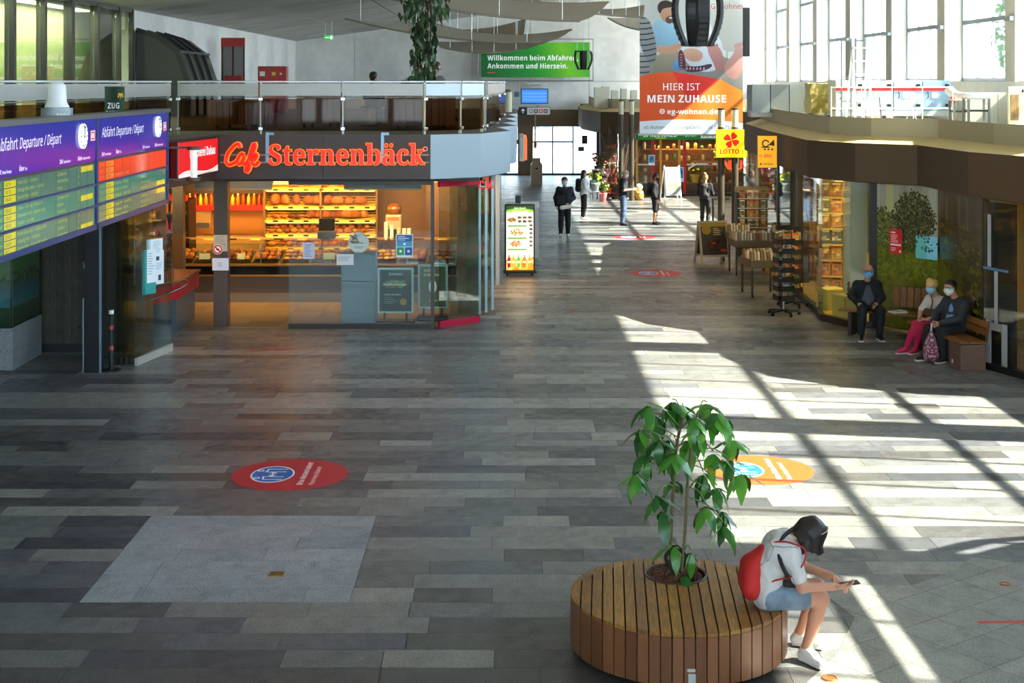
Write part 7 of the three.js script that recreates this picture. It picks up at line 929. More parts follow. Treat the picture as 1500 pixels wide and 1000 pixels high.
  const kb = thing('kiosk_column', 'dark brown column behind the far twin posts', 'column', [XA(892, 57.4), 0, -57.6]); b().box(0.7, 2.5, 0.5, 0, 1.25, 0).mesh('shaft', mat('#4a3a2c', 0.6), kb); b().box(0.74, 0.1, 0.54, 0, 0.05, 0).mesh('base', M.dark, kb);
}
{ const o = thing('black_panel', 'tall narrow black panel hanging at the right edge of the housing banner', 'panel', [XA(1093, 51), YA(83, 51), -51]); b().rbox(0.26, (83 - 11) * 51 / F, 0.12, 0, (83 - 11) * 51 / F / 2, 0, 0.02).mesh('panel_body', M.dark, o); for (const s of [-0.08, 0.08]) b().rod([s, 1.7, 0], [s, CEIL(o.position.x) - o.position.y + 0.05, 0], 0.01).mesh('cable', M.steel, o); }
for (const [px, py, w, h, k, l] of [[856.5, 211, 0.28, 0.42, '#5c2a28', 'dark red poster on the right-hand end door pane'], [851.5, 221.5, 0.3, 0.22, '#4a4a48', 'small dark grey poster on the end door pane']]) { const n = own(sheet('door_poster', w, h, canvas(32, 32, (c) => { c.fillStyle = k; c.fillRect(0, 0, 32, 32); c.fillStyle = '#8a7a78'; c.fillRect(6, 8, 20, 2); c.fillRect(6, 14, 16, 2); }), scene), l, 'poster'); n.position.set(XA(px, 69.9), YA(py, 69.9) + h / 2, -69.99); }
// white boxes and planters on the far roof
for (const [px, w, h, l] of [[877, 0.32, 0.62, 'cream box at the left end of the far roof'], [888, 0.34, 0.66, 'white box second from the left on the far roof'], [902, 0.3, 0.5, 'cream box third from the left on the far roof'], [915, 0.26, 0.56, 'round cream drum on the far roof'], [930, 0.28, 0.5, 'cream box next to the housing banner on the far roof']]) { const o = thing('roof_box', l, 'box', [XA(px, 58), 3.48, -58.5]); b().rbox(w, h + 0.2, 0.4, 0, (h + 0.2) / 2, 0, 0.02).mesh('body', mat('#d8d2bd', 0.6), o); b().box(w * 0.9, 0.03, 0.36, 0, h + 0.21, 0).mesh('lid', M.white, o); }
// ---------------------------------------------------------------- lit menu stand and counter box beside the bakery
{
  const D = 33.6, W = 41 * D / F, H = 98 * D / F, o = thing('menu_stand', 'lit green and white menu stand on wheels beside the bakery', 'sign', [XA(761.5, D), 0, -D], 0.05);
  b().rbox(W + 0.05, H, 0.16, 0, 0.1 + H / 2, -0.09, 0.03).mesh('housing', mat('#1f241c', 0.4), o); b().rbox(W + 0.12, 0.05, 0.34, 0, 0.09, -0.08, 0.02).mesh('base', M.black, o); for (const s of [-1, 1]) for (const c of [-0.2, 0.05]) b().cyl(0.04, 0.04, 0.03, s * W * 0.45, 0.04, c, 12, 0, Math.PI / 2).mesh('caster', M.rubber, o);
  sheet('menu_face', W - 0.02, H - 0.06, canvas(256, 600, (c, w, h) => {
    c.fillStyle = '#f2f2dc'; c.fillRect(0, 0, w, h); c.fillStyle = '#24401c'; c.fillRect(0, 0, w, 60); c.fillStyle = '#7ab82c'; c.beginPath(); c.ellipse(w / 2, 60, 150, 34, 0, Math.PI, 0); c.fill(); c.fillStyle = '#f2f2dc'; c.beginPath(); c.ellipse(w / 2, 100, 150, 40, 0, 0, 7); c.fill(); c.fillStyle = '#d8f0c0'; font(c, 22, 1, 'sans-serif', 1); c.fillText('Asia Snack', 70, 30); c.fillText('Frisch & lecker', 52, 56);
    const food = (x, y, r, cs) => { c.fillStyle = '#e8e0c8'; c.beginPath(); c.ellipse(x, y + 8, r * 1.15, r * 0.6, 0, 0, 7); c.fill(); for (let i = 0; i < 50; i++) { const a = rnd() * 6.3, q = Math.sqrt(rnd()) * r; c.fillStyle = pick(cs); c.beginPath(); c.ellipse(x + Math.cos(a) * q, y + Math.sin(a) * q * 0.5, 7, 5, rnd() * 3, 0, 7); c.fill(); } };
    food(52, 130, 40, ['#8a3a14', '#c8641c', '#4a7a24']); food(100, 246, 62, ['#d8641c', '#e8a42c', '#5a8a24', '#c83a1c']); food(90, 352, 56, ['#c83a1c', '#e0641c', '#d88a2c']); for (let r = 0; r < 2; r++) for (let k = 0; k < 3; k++) food(126 + k * 48, 110 + r * 36, 16, ['#5a4a3a', '#3a342c', '#8a6a4a']); for (let r = 0; r < 6; r++) { food(232, 182 + r * 38, 12, ['#4a4238', '#7a6a50']); }
    for (const y of [182, 296, 402]) { c.fillStyle = '#5a9a2c'; c.fillRect(12, y, 180, 14); } c.fillStyle = '#f0981c'; c.fillRect(0, 500, w, 100); for (let i = 0; i < 60; i++) { c.fillStyle = pick(['#f0b03c', '#e8801c', '#f4c860']); c.beginPath(); c.ellipse(w * rnd(), 500 + 100 * rnd(), 14, 22, 0, 0, 7); c.fill(); }
    for (const [x, k] of [[26, '#8a1418'], [66, '#e8a83c'], [116, '#4cb02c'], [172, '#d8701c'], [220, '#e8981c']]) { c.fillStyle = k; c.fillRect(x - 14, 484, 28, 90); c.fillRect(x - 6, 458, 12, 30); c.fillStyle = '#fff8e0'; c.fillRect(x - 14, 516, 28, 18); }
  }), o, 0, 0.13, -0.008, { e: 0.62 });
  const c = thing('counter_box', 'white counter box with a dark device on top behind the menu stand', 'counter', [XA(766, 37), 0, -37.6]); b().rbox(0.8, 1.3, 1.4, 0, 0.65, 0, 0.02).mesh('body', mat('#cfd3ce', 0.5), c); b().box(0.86, 0.04, 1.46, 0, 1.32, 0).mesh('worktop', mat('#ecece8', 0.4), c); b().rbox(0.14, 0.2, 0.12, -0.12, 1.44, -0.2, 0.02).mesh('device', mat('#2a3442', 0.4), c);
}
// ---------------------------------------------------------------- tall climbing plant on the gallery
{
  const o = thing('climbing_plant', 'very tall dark leafy plant hanging above the gallery in front of the ceiling', 'plant', [XA(621, 29.2), 4.24, -29.2]); const tk = mat('#3e3424', 0.8);
  for (let i = 0; i < 4; i++) b().tube([[0.1 * Math.sin(i * 2), 0, 0.1 * Math.cos(i * 2)], [0.14 * Math.sin(i * 2 + 1), 0.8, 0.12 * Math.cos(i * 2)], [0.16 * Math.sin(i * 2 + 2), 1.6, 0.1], [0.2 * Math.sin(i * 2 + 3), 2.6, 0]], 0.016, 30, 6).mesh('stem', tk, o);
  const small = [leafGeo(0.15, 0.045, 0.5, 0.2), leafGeo(0.19, 0.05, 0.8, 0.2), leafGeo(0.12, 0.04, 0.3, 0.25)], rest = b();
  for (let i = 0; i < 620; i++) { const y = rr(0.1, 2.7), w = y > 1.6 ? 0.52 : y < 0.5 ? 0.3 : 0.27, a = rnd() * 6.283, r = Math.sqrt(rnd()) * w, x = Math.cos(a) * r - (y < 0.4 ? 0.15 : 0), z = Math.sin(a) * r * 0.8; if (i < 290) { const l = mesh('leaf', small[i % 3], leafDark[i % 3], o); l.position.set(x, y, z); l.rotation.set(rr(0.4, 1.3), rnd() * 6.3, 0, 'YXZ'); } else rest.add(small[i % 3].clone(), x, y, z, rnd() * 6.3, rr(0.4, 1.3)); }
  rest.mesh('leaves', leafDark[0], o).userData.kind = 'stuff';
}
{ const o = thing('cola_bottle', 'clear bottle with a red label standing on the gallery rail table', 'bottle', [XA(652, 30.2), 4.25, -30.2]); b().lathe([[0, 0], [0.05, 0], [0.05, 0.2], [0.02, 0.28], [0.02, 0.32], [0, 0.32]], 14).mesh('bottle_body', mat('#b9a9a4', 0.15), o); b().cyl(0.052, 0.052, 0.09, 0, 0.14, 0, 14).mesh('label_band', mat('#b8243a', 0.5), o);
  const t = thing('bistro_table', 'small round bistro table behind the gallery railing', 'table', [XA(655, 30.3), 3.56, -30.3]); b().cyl(0.36, 0.36, 0.03, 0, 0.675, 0, 28).mesh('top', M.brown, t); b().cyl(0.03, 0.03, 0.66, 0, 0.33, 0, 12).mesh('column', M.steel, t); b().cyl(0.2, 0.2, 0.02, 0, 0.01, 0, 20).mesh('foot', M.black, t); }
// trees outside the right-hand windows
for (const [x, z, h, l] of [[24, 58, 9.5, 'dark green tree outside, seen through the right window'], [40, 110, 12, 'farther tree outside the right windows'], [21, 34, 7.5, 'round tree on the forecourt right of the hall']]) {
  const o = thing('street_tree', l, 'tree', [x, 0, -z]); b().cyl(0.22, 0.14, h * 0.5, 0, h * 0.25, 0, 10).mesh('trunk', mat('#5a4a38', 0.9), o); const lg = leafGeo(0.5, 0.2, 0.4, 0.2), im = new THREE.InstancedMesh(lg, mat('#3f5f34', 0.7), 900), mt = new THREE.Matrix4(); for (let i = 0; i < 900; i++) { const u = V(rr(-1, 1), rr(-1, 1), rr(-1, 1)); if (u.length() > 1) u.normalize(); mt.compose(V(u.x * h * 0.26, h * 0.68 + u.y * h * 0.32, u.z * h * 0.26), new THREE.Quaternion().setFromEuler(new THREE.Euler(rnd() * 6, rnd() * 6, 0)), V(1, 1, 1)); im.setMatrixAt(i, mt); } im.name = 'foliage'; im.userData.kind = 'stuff'; shade(im); o.add(im);
}
// ---------------------------------------------------------------- people: smooth bodies from tapered bones
function field(bones, c, k = 0.03) {
  const lo = V(1e9, 1e9, 1e9), hi = V(-1e9, -1e9, -1e9);
  for (const o of bones) for (const [p, r] of [[o.a, o.r], [o.b, o.q]]) { lo.min(V(p[0] - r, p[1] - r, p[2] - r)); hi.max(V(p[0] + r, p[1] + r, p[2] + r)); }
  lo.subScalar(k + 3 * c); hi.addScalar(k + 3 * c);
  const nx = Math.ceil((hi.x - lo.x) / c) + 1, ny = Math.ceil((hi.y - lo.y) / c) + 1, nz = Math.ceil((hi.z - lo.z) / c) + 1, f = new Float32Array(nx * ny * nz).fill(1e3);
  for (const { a, b: e, r, q, w } of bones) {
    const kk = w ?? k, m = Math.max(r, q) + kk + 2 * c, i0 = Math.max(0, Math.floor((Math.min(a[0], e[0]) - m - lo.x) / c)), i1 = Math.min(nx - 1, Math.ceil((Math.max(a[0], e[0]) + m - lo.x) / c)), j0 = Math.max(0, Math.floor((Math.min(a[1], e[1]) - m - lo.y) / c)), j1 = Math.min(ny - 1, Math.ceil((Math.max(a[1], e[1]) + m - lo.y) / c)), l0 = Math.max(0, Math.floor((Math.min(a[2], e[2]) - m - lo.z) / c)), l1 = Math.min(nz - 1, Math.ceil((Math.max(a[2], e[2]) + m - lo.z) / c));
    const dx = e[0] - a[0], dy = e[1] - a[1], dd = e[2] - a[2], L = dx * dx + dy * dy + dd * dd || 1e-9;
    for (let l = l0; l <= l1; l++) for (let j = j0; j <= j1; j++) for (let i = i0; i <= i1; i++) {
      const x = lo.x + i * c - a[0], y = lo.y + j * c - a[1], z = lo.z + l * c - a[2], t = Math.max(0, Math.min(1, (x * dx + y * dy + z * dd) / L)), d = Math.hypot(x - t * dx, y - t * dy, z - t * dd) - r - (q - r) * t, n = (l * ny + j) * nx + i, g = f[n], h = Math.max(kk - Math.abs(d - g), 0) / kk;
      f[n] = Math.min(d, g) - h * h * kk / 4;
    }
  }
  const id = new Int32Array(nx * ny * nz).fill(-1), v = [], idx = [];   // surface nets
  for (let l = 0; l < nz - 1; l++) for (let j = 0; j < ny - 1; j++) for (let i = 0; i < nx - 1; i++) {
    const n = (l * ny + j) * nx + i; let mask = 0, sx = 0, sy = 0, sz = 0, cnt = 0; const F8 = [];
    for (let q = 0; q < 8; q++) { const w = f[n + (q & 1) + ((q >> 1) & 1) * nx + (q >> 2) * nx * ny]; F8.push(w); if (w < 0) mask |= 1 << q; }
    if (!mask || mask === 255) continue;
    for (const [p, q] of EDGE) if ((F8[p] < 0) !== (F8[q] < 0)) { const t = F8[p] / (F8[p] - F8[q]); sx += (p & 1) + t * ((q & 1) - (p & 1)); sy += ((p >> 1) & 1) + t * (((q >> 1) & 1) - ((p >> 1) & 1)); sz += (p >> 2) + t * ((q >> 2) - (p >> 2)); cnt++; }
    id[n] = v.length / 3; v.push(lo.x + (i + sx / cnt) * c, lo.y + (j + sy / cnt) * c, lo.z + (l + sz / cnt) * c);
  }
  const st = [1, nx, nx * ny];
  for (let l = 1; l < nz - 1; l++) for (let j = 1; j < ny - 1; j++) for (let i = 1; i < nx - 1; i++) {
    const n = (l * ny + j) * nx + i, s = f[n] < 0;
    for (let ax = 0; ax < 3; ax++) { if (s === (f[n + st[ax]] < 0)) continue; const u = st[(ax + 1) % 3], w = st[(ax + 2) % 3], A = id[n], C = id[n - u], D = id[n - u - w], E = id[n - w]; if (A < 0 || C < 0 || D < 0 || E < 0) continue; if (s) idx.push(A, C, D, A, D, E); else idx.push(A, D, C, A, E, D); }
  }
  const g = new THREE.BufferGeometry(); g.setAttribute('position', new THREE.Float32BufferAttribute(v, 3)); g.setIndex(idx); g.computeVertexNormals(); return g;
}
const EDGE = [[0, 1], [2, 3], [4, 5], [6, 7], [0, 2], [1, 3], [4, 6], [5, 7], [0, 4], [1, 5], [2, 6], [3, 7]];
const bn = (a, c, r, q = r, w) => ({ a, b: c, r, q, w });
const add3 = (a, c, k = 1) => [a[0] + c[0] * k, a[1] + c[1] * k, a[2] + c[2] * k], mix3 = (a, c, t) => [a[0] + (c[0] - a[0]) * t, a[1] + (c[1] - a[1]) * t, a[2] + (c[2] - a[2]) * t];
const nrm = (a) => { const L = Math.hypot(...a) || 1; return a.map((x) => x / L); }, cross = (a, c) => [a[1] * c[2] - a[2] * c[1], a[2] * c[0] - a[0] * c[2], a[0] * c[1] - a[1] * c[0]];
function handGeo(curl, cell) { // right hand: wrist at 0, fingers +y, palm +z, thumb on the +x side
  const l = [bn([-0.006, 0.0, 0], [-0.008, 0.03, 0], 0.022, 0.02), bn([-0.022, 0.035, 0], [-0.026, 0.078, 0.002], 0.015, 0.012), bn([0.0, 0.035, 0], [-0.004, 0.085, 0], 0.016, 0.012), bn([0.018, 0.03, 0], [0.022, 0.084, 0.002], 0.016, 0.012)];
  for (const [x, y, len, sp] of [[0.026, 0.086, 0.07, 0.1], [0.007, 0.09, 0.078, 0.02], [-0.013, 0.087, 0.072, -0.05], [-0.03, 0.08, 0.056, -0.14]]) { let p = [x, y, 0.002], a = 0.12; for (const [f, r] of [[0.45, 0.0092], [0.3, 0.0084], [0.25, 0.0076]]) { a += curl * (f > 0.4 ? 0.9 : 1); const q = [p[0] + Math.sin(sp) * len * f, p[1] + Math.cos(a) * len * f, p[2] + Math.sin(a) * len * f]; l.push(bn(p, q, r, r * 0.93, 0.006)); p = q; } }
  l.push(bn([0.016, 0.02, 0.004], [0.04, 0.048, 0.014], 0.014, 0.011, 0.012), bn([0.04, 0.048, 0.014], [0.05, 0.075, 0.024], 0.0105, 0.009, 0.006), bn([0.05, 0.075, 0.024], [0.05, 0.096, 0.034], 0.009, 0.008, 0.006));
  return field(l, cell, 0.012);
}
const handCache = {};
function hand(side, wrist, dir, palm, s, curl, cell) {
  const key = curl + '/' + cell, g0 = handCache[key] ??= handGeo(curl, cell), g = g0.clone(), y = nrm(dir), z0 = nrm(palm), x = nrm(cross(y, z0)), z = cross(x, y), m = new THREE.Matrix4().makeBasis(V(...x), V(...y), V(...z)); m.scale(V(side > 0 ? -s : s, s, s)); m.setPosition(...wrist);
  g.applyMatrix4(m); if (side > 0) { const q = g.index.array; for (let i = 0; i < q.length; i += 3) { const t = q[i]; q[i] = q[i + 1]; q[i + 1] = t; } } g.computeVertexNormals(); return g;
}
const POSE = {
  stand: { pel: [0, 0.93, 0], wai: [0, 1.1, 0.005], che: [0, 1.32, -0.005], neck: [0, 1.46, -0.01], head: [0, 1.62, 0.02], sh: [0.175, 1.4, -0.01], el: [0.225, 1.13, -0.03], wr: [0.225, 0.9, 0.06], hip: [0.09, 0.91, 0], kn: [0.1, 0.5, 0.01], an: [0.1, 0.085, -0.03] },
  sit: { pel: [0, 0.53, -0.12], wai: [0, 0.67, -0.17], che: [0, 0.84, -0.17], neck: [0, 0.97, -0.13], head: [0, 1.135, -0.07], sh: [0.175, 0.89, -0.15], el: [0.24, 0.68, -0.08], wr: [0.13, 0.6, 0.14], hip: [0.09, 0.53, -0.1], kn: [0.13, 0.49, 0.31], an: [0.14, 0.085, 0.29] },
};
function person(o) {
  const P = { ...POSE[o.pose ?? 'stand'] }, s = o.s ?? 1, S = (k, side) => { const v = o.j?.[k + (side > 0 ? 'L' : 'R')] ?? o.j?.[k]; if (v) return v.length === 3 && o.j?.[k + (side > 0 ? 'L' : 'R')] ? v : [v[0] * side, v[1], v[2]]; return [P[k][0] * side, P[k][1], P[k][2]]; }, C = (k) => o.j?.[k] ?? P[k];
  const c = o.cell ?? 0.02, t = thing('person', o.label, 'person', o.pos, o.ry ?? 0); t.scale.setScalar(s);
  const skin = mat(o.skin ?? '#c08a6a', 0.55), pel = C('pel'), wai = C('wai'), che = C('che'), neck = C('neck'), hc = C('head'), fw = nrm(o.j?.face ?? [0, -0.05, 1]), shL = S('sh', 1), shR = S('sh', -1);
  const R = nrm(add3(shL, shR, -1)), up = nrm(cross(fw, R)), up2 = up[1] < 0 ? up.map((x) => -x) : up, e3 = (k) => R.map((x) => x * k), H = (f, u, r = 0) => [0, 1, 2].map((i) => hc[i] + fw[i] * f + up2[i] * u + R[i] * r);
  const torso = (e) => { const l = [bn(add3(pel, e3(-0.065)), add3(pel, e3(0.065)), 0.105 + e), bn(add3(wai, e3(-0.05)), add3(wai, e3(0.05)), (o.belly ?? 0.1) + e), bn(add3(che, e3(-0.085)), add3(che, e3(0.085)), 0.1 + e)]; for (const k of [-1, 1]) { l.push(bn(add3(pel, e3(0.065 * k)), add3(wai, e3(0.05 * k)), 0.1 + e, (o.belly ?? 0.095) + e), bn(add3(wai, e3(0.05 * k)), add3(che, e3(0.085 * k)), 0.095 + e, 0.1 + e), bn(add3(che, e3(0.08 * k)), S('sh', k), 0.085 + e, 0.055 + e)); } return l; };
  const arm = (k, e, to = 2) => { const a = S('sh', k), m = S('el', k), w = S('wr', k), l = [bn(a, mix3(a, m, Math.min(1, to)), 0.05 + e, 0.05 + e - 0.01 * Math.min(1, to))]; if (to > 1) l.push(bn(m, mix3(m, w, to - 1), 0.04 + e, 0.04 + e - 0.011 * (to - 1))); return l; };
  const leg = (k, e, to = 2) => { const a = S('hip', k), m = S('kn', k), w = S('an', k), l = [bn(a, mix3(a, m, Math.min(1, to)), 0.086 + e, 0.086 + e - 0.027 * Math.min(1, to))]; if (to > 1) l.push(bn(m, mix3(m, mix3(m, w, 0.35), 1), 0.057 + e, 0.055 + e), bn(mix3(m, w, 0.35), mix3(m, w, to - 1), 0.055 + e, 0.037 + e)); return l; };
  const foot = (k, e) => { const w = S('an', k), d = o.j?.['toe' + (k > 0 ? 'L' : 'R')] ?? [w[0] + 0.02 * k, w[1] - 0.05, w[2] + 0.15], hl = add3(w, nrm([w[0] - d[0], 0, w[2] - d[2]]), 0.035); return [bn([hl[0], Math.max(0.034 + e, w[1] - 0.05), hl[2]], [d[0], Math.max(0.03 + e, d[1]), d[2]], 0.034 + e, 0.028 + e), bn(w, mix3(w, d, 0.5), 0.036 + e, 0.03 + e)]; };
  const head = [bn(H(-0.02, 0.03), H(0.012, 0.028), 0.09, 0.083), bn(H(0.02, -0.04), H(0.045, -0.085), 0.062, 0.036), bn(H(0.086, 0.0), H(0.104, -0.03), 0.01, 0.014, 0.015), bn(H(0.07, 0.03, 0.03), H(0.07, 0.03, -0.03), 0.022, 0.022, 0.02), bn(H(0, 0, 0.084), H(-0.01, -0.03, 0.08), 0.014, 0.01, 0.012), bn(H(0, 0, -0.084), H(-0.01, -0.03, -0.08), 0.014, 0.01, 0.012), bn(H(0.075, -0.058, 0.018), H(0.075, -0.058, -0.018), 0.016, 0.016, 0.015)];
  const body = [...torso(0), ...[-1, 1].flatMap((k) => [...arm(k, 0), ...leg(k, 0), ...foot(k, 0)]), bn(add3(che, [0, 0.06, 0]), neck, 0.07, 0.055), bn(neck, mix3(neck, hc, 0.7), 0.052, 0.052)], gs = [field([...body, ...(c > 0.012 ? head : [])], c)];
  if (c <= 0.012) gs.push(field([...head, bn(mix3(neck, hc, 0.3), mix3(neck, hc, 0.75), 0.05, 0.05)], 0.005, 0.03)); else gs[0] = field([...body, ...head], c, 0.028);
  for (const k of [-1, 1]) { const w = S('wr', k), m = S('el', k), hd = o.j?.['hand' + (k > 0 ? 'L' : 'R')], d = hd?.[0] ?? add3(w, m, -1), pn = hd?.[1] ?? [-k, 0, 0.25]; gs.push(hand(k, add3(w, nrm(d), 0.005), d, pn, 1.0, hd?.[2] ?? 0.3, c > 0.012 ? 0.006 : 0.0035)); }
  const bm = mesh('body', planUV(mergeGeometries(gs.map((g) => tidy(g)))), skin, t);
  const ey = b(); for (const k of [-1, 1]) ey.sph(0.012, ...H(0.082, 0.012, 0.032 * k), [1, 0.7, 0.8], 8); ey.mesh('eyes', mat('#2a1c16', 0.3), bm);
  const cloth = (name, l, m, k = 0.04) => mesh(name, planUV(tidy(field(l, c, k))), m, t);
  if (o.legs) cloth(o.legs.to < 2 ? 'shorts' : 'trousers', [bn(add3(pel, e3(-0.065)), add3(pel, e3(0.065)), 0.118), bn(add3(mix3(pel, wai, 0.45), e3(-0.055)), add3(mix3(pel, wai, 0.45), e3(0.055)), 0.106), ...[-1, 1].flatMap((k) => leg(k, o.legs.e ?? 0.014, o.legs.to ?? 1.93))], mat(o.legs.c, 0.8, 0, o.legs.m ? { map: o.legs.m } : {}));
  if (o.top) cloth(o.top.name ?? 'shirt', [...torso(o.top.e ?? 0.014), ...[-1, 1].flatMap((k) => arm(k, o.top.e ?? 0.014, o.top.to ?? 1.95)), bn(add3(che, [0, 0.07, 0]), mix3(che, neck, 0.85), 0.075, 0.06)], mat(o.top.c, 0.85, 0, o.top.m ?? {}));
  if (o.inner) { const q = o.inner; cloth('inner_shirt', [-1, 1].flatMap((k) => [bn(add3(add3(wai, fw, (o.belly ?? 0.1) - 0.055), e3(0.045 * k)), add3(add3(che, fw, 0.05), e3(0.02 * k)), 0.088, 0.08), bn(add3(add3(mix3(pel, wai, 0.35), fw, (o.belly ?? 0.1) - 0.06), e3(0.04 * k)), add3(add3(wai, fw, (o.belly ?? 0.1) - 0.055), e3(0.045 * k)), 0.085, 0.088)]), mat(q, 0.85)); }
  if (o.shoes) for (const k of [-1, 1]) { const f = cloth('shoe', foot(k, 0.009), mat(o.shoes, 0.6), 0.02); const w = S('an', k), d = o.j?.['toe' + (k > 0 ? 'L' : 'R')] ?? [w[0] + 0.02 * k, w[1] - 0.05, w[2] + 0.15]; if (c < 0.016) { const p = mix3(w, d, 0.45), an = Math.atan2(d[0] - w[0], d[2] - w[2]); b().rbox(0.085, 0.022, 0.25, 0, 0, 0, 0.01).mesh('sole', mat('#d8d4cc', 0.7), f).position.set(p[0], Math.max(0.013, Math.min(w[1] - 0.085, d[1] - 0.03) + 0.012), p[2]); f.children[0].rotation.y = an; } }
  if (o.hair) {
    const hm = mat(o.hair.c, 0.5), l = [bn(H(-0.028, 0.045), H(-0.005, 0.05), 0.096, 0.09)], st = o.hair.style;
    if (st === 'bob') for (const k of [-1, 0, 1]) l.push(bn(H(-0.02, 0.04, 0.06 * k), H(k ? 0.0 : -0.05, -0.075, 0.075 * k), 0.05, 0.034), bn(H(0.03, 0.06, 0.05 * k), H(0.065, -0.05, 0.08 * (k || 1)), 0.045, 0.024), bn(H(0.0, 0.02, 0.07 * (k || 1)), H(0.03, -0.12, 0.085 * (k || 1)), 0.04, 0.016));
    if (st === 'bob') for (const q of [-2.6, -2, -1.4, -0.9, -0.45, 0.45, 0.9, 1.4, 2, 2.6, 3.1]) { const x = Math.cos(q) * 0.085 - 0.015, y = Math.sin(q) * 0.088, m = H(x, 0.03, y), e = x < -0.04 ? H(x * 1.05, -0.07, y) : add3(m, [0.012, x > 0.03 ? -0.055 : -0.095, 0]); l.push(bn(H(x * 0.6, 0.1, y * 0.6), m, 0.03, 0.03), bn(m, e, 0.03, 0.016)); }
    if (st === 'bob') for (let i = 0; i < 150; i++) { const a = rnd() * 6.283, x = Math.cos(a) * 0.088 - 0.012, y = Math.sin(a) * 0.094, back = x < -0.03, m = H(x * 1.14, 0.02, y * 1.08), L = back ? rr(0.06, 0.1) : x > 0.03 ? rr(0.04, 0.085) : rr(0.07, 0.125), e = back ? H(x * 1.2, 0.02 - L, y) : add3(m, [0.01 + 0.02 * rnd(), -L, 0.01 * (rnd() - 0.5)]); l.push(bn(H(x * 0.5, 0.125, y * 0.5), m, 0.014, 0.018, 0.006), bn(m, e, 0.018, 0.006, 0.008)); }
    if (st === 'long') for (const k of [-1, 0, 1]) l.push(bn(H(-0.04, 0.02, 0.04 * k), H(-0.1, -0.3, 0.05 * k), 0.06, 0.035));
    if (st === 'curly') for (let i = 0; i < 22; i++) { const a = rnd() * 6.28, q = rr(-0.1, 1); l.push(bn(H(-0.02 + 0.07 * Math.cos(a) * Math.sqrt(1 - Math.max(0, q) ** 2) - 0.02, 0.04 + 0.085 * q, 0.085 * Math.sin(a)), H(-0.03, 0.04, 0), 0.03, 0.03)); }
    if (st === 'bun') l.push(bn(H(-0.08, 0.13), H(-0.085, 0.14), 0.055), bn(H(-0.05, 0.0), H(-0.07, -0.07), 0.07, 0.04));
    if (st === 'short') l.push(bn(H(-0.05, 0.0), H(-0.06, -0.03), 0.075, 0.06));
    if (st === 'rim') { l.length = 0; l.push(bn(H(-0.05, 0.0, 0.05), H(-0.06, 0.0, -0.05), 0.055), bn(H(-0.02, 0.01, 0.065), H(-0.03, -0.03, 0.065), 0.03), bn(H(-0.02, 0.01, -0.065), H(-0.03, -0.03, -0.065), 0.03)); }
    mesh('hair', planUV(tidy(field(l, st === 'bob' ? 0.005 : Math.min(c, 0.011), 0.03))), hm, t);
  }
  if (o.mask) { const m = mesh('face_mask', planUV(tidy(field([bn(H(0.04, -0.03, 0.035), H(0.04, -0.03, -0.035), 0.056, 0.056), bn(H(0.06, -0.03), H(0.05, -0.075), 0.055, 0.04)], Math.min(c, 0.01), 0.03))), mat(o.mask, 0.8), t); b().rod(H(0.05, -0.02, 0.08), H(0.0, 0.0, 0.09), 0.003).rod(H(0.05, -0.02, -0.08), H(0.0, 0.0, -0.09), 0.003).mesh('ear_loop', M.paper, m); }
  if (o.glasses) { const q = b(); for (const k of [-1, 1]) q.add(new THREE.TorusGeometry(0.026, 0.004, 6, 18), ...H(0.098, 0.012, 0.034 * k), Math.atan2(fw[0], fw[2])); q.rod(H(0.1, 0.014, 0.01), H(0.1, 0.014, -0.01), 0.003).rod(H(0.09, 0.016, 0.06), H(0.0, 0.02, 0.09), 0.003).rod(H(0.09, 0.016, -0.06), H(0.0, 0.02, -0.09), 0.003).mesh('glasses', M.black, t); }
  if (o.pack) { const p = add3(mix3(wai, che, 0.55), fw, -0.2), q = thing('backpack', o.pack.label, 'backpack', o.pos, o.ry ?? 0); q.scale.setScalar(s); const m = mat(o.pack.c, 0.8); mesh('bag', planUV(tidy(field([bn([p[0] - 0.09, p[1] - 0.16, p[2]], [p[0] + 0.09, p[1] - 0.16, p[2]], 0.09), bn([p[0] - 0.07, p[1] + 0.13, p[2] + 0.02], [p[0] + 0.07, p[1] + 0.13, p[2] + 0.02], 0.075), bn([p[0], p[1] - 0.16, p[2]], [p[0], p[1] + 0.14, p[2]], 0.1, 0.09)], Math.max(c, 0.014), 0.05))), m, q); for (const k of [-1, 1]) b().tube([[p[0] + 0.08 * k, p[1] + 0.16, p[2] + 0.06], [che[0] + 0.1 * k, shL[1] + 0.07, che[2]], [che[0] + 0.1 * k, che[1] + 0.0, che[2] + 0.125], [wai[0] + 0.12 * k, wai[1] + 0.05, wai[2] + 0.06], [p[0] + 0.1 * k, p[1] - 0.2, p[2] + 0.06]], 0.018, 24, 6).mesh('strap', m, q); }
  return t;
}
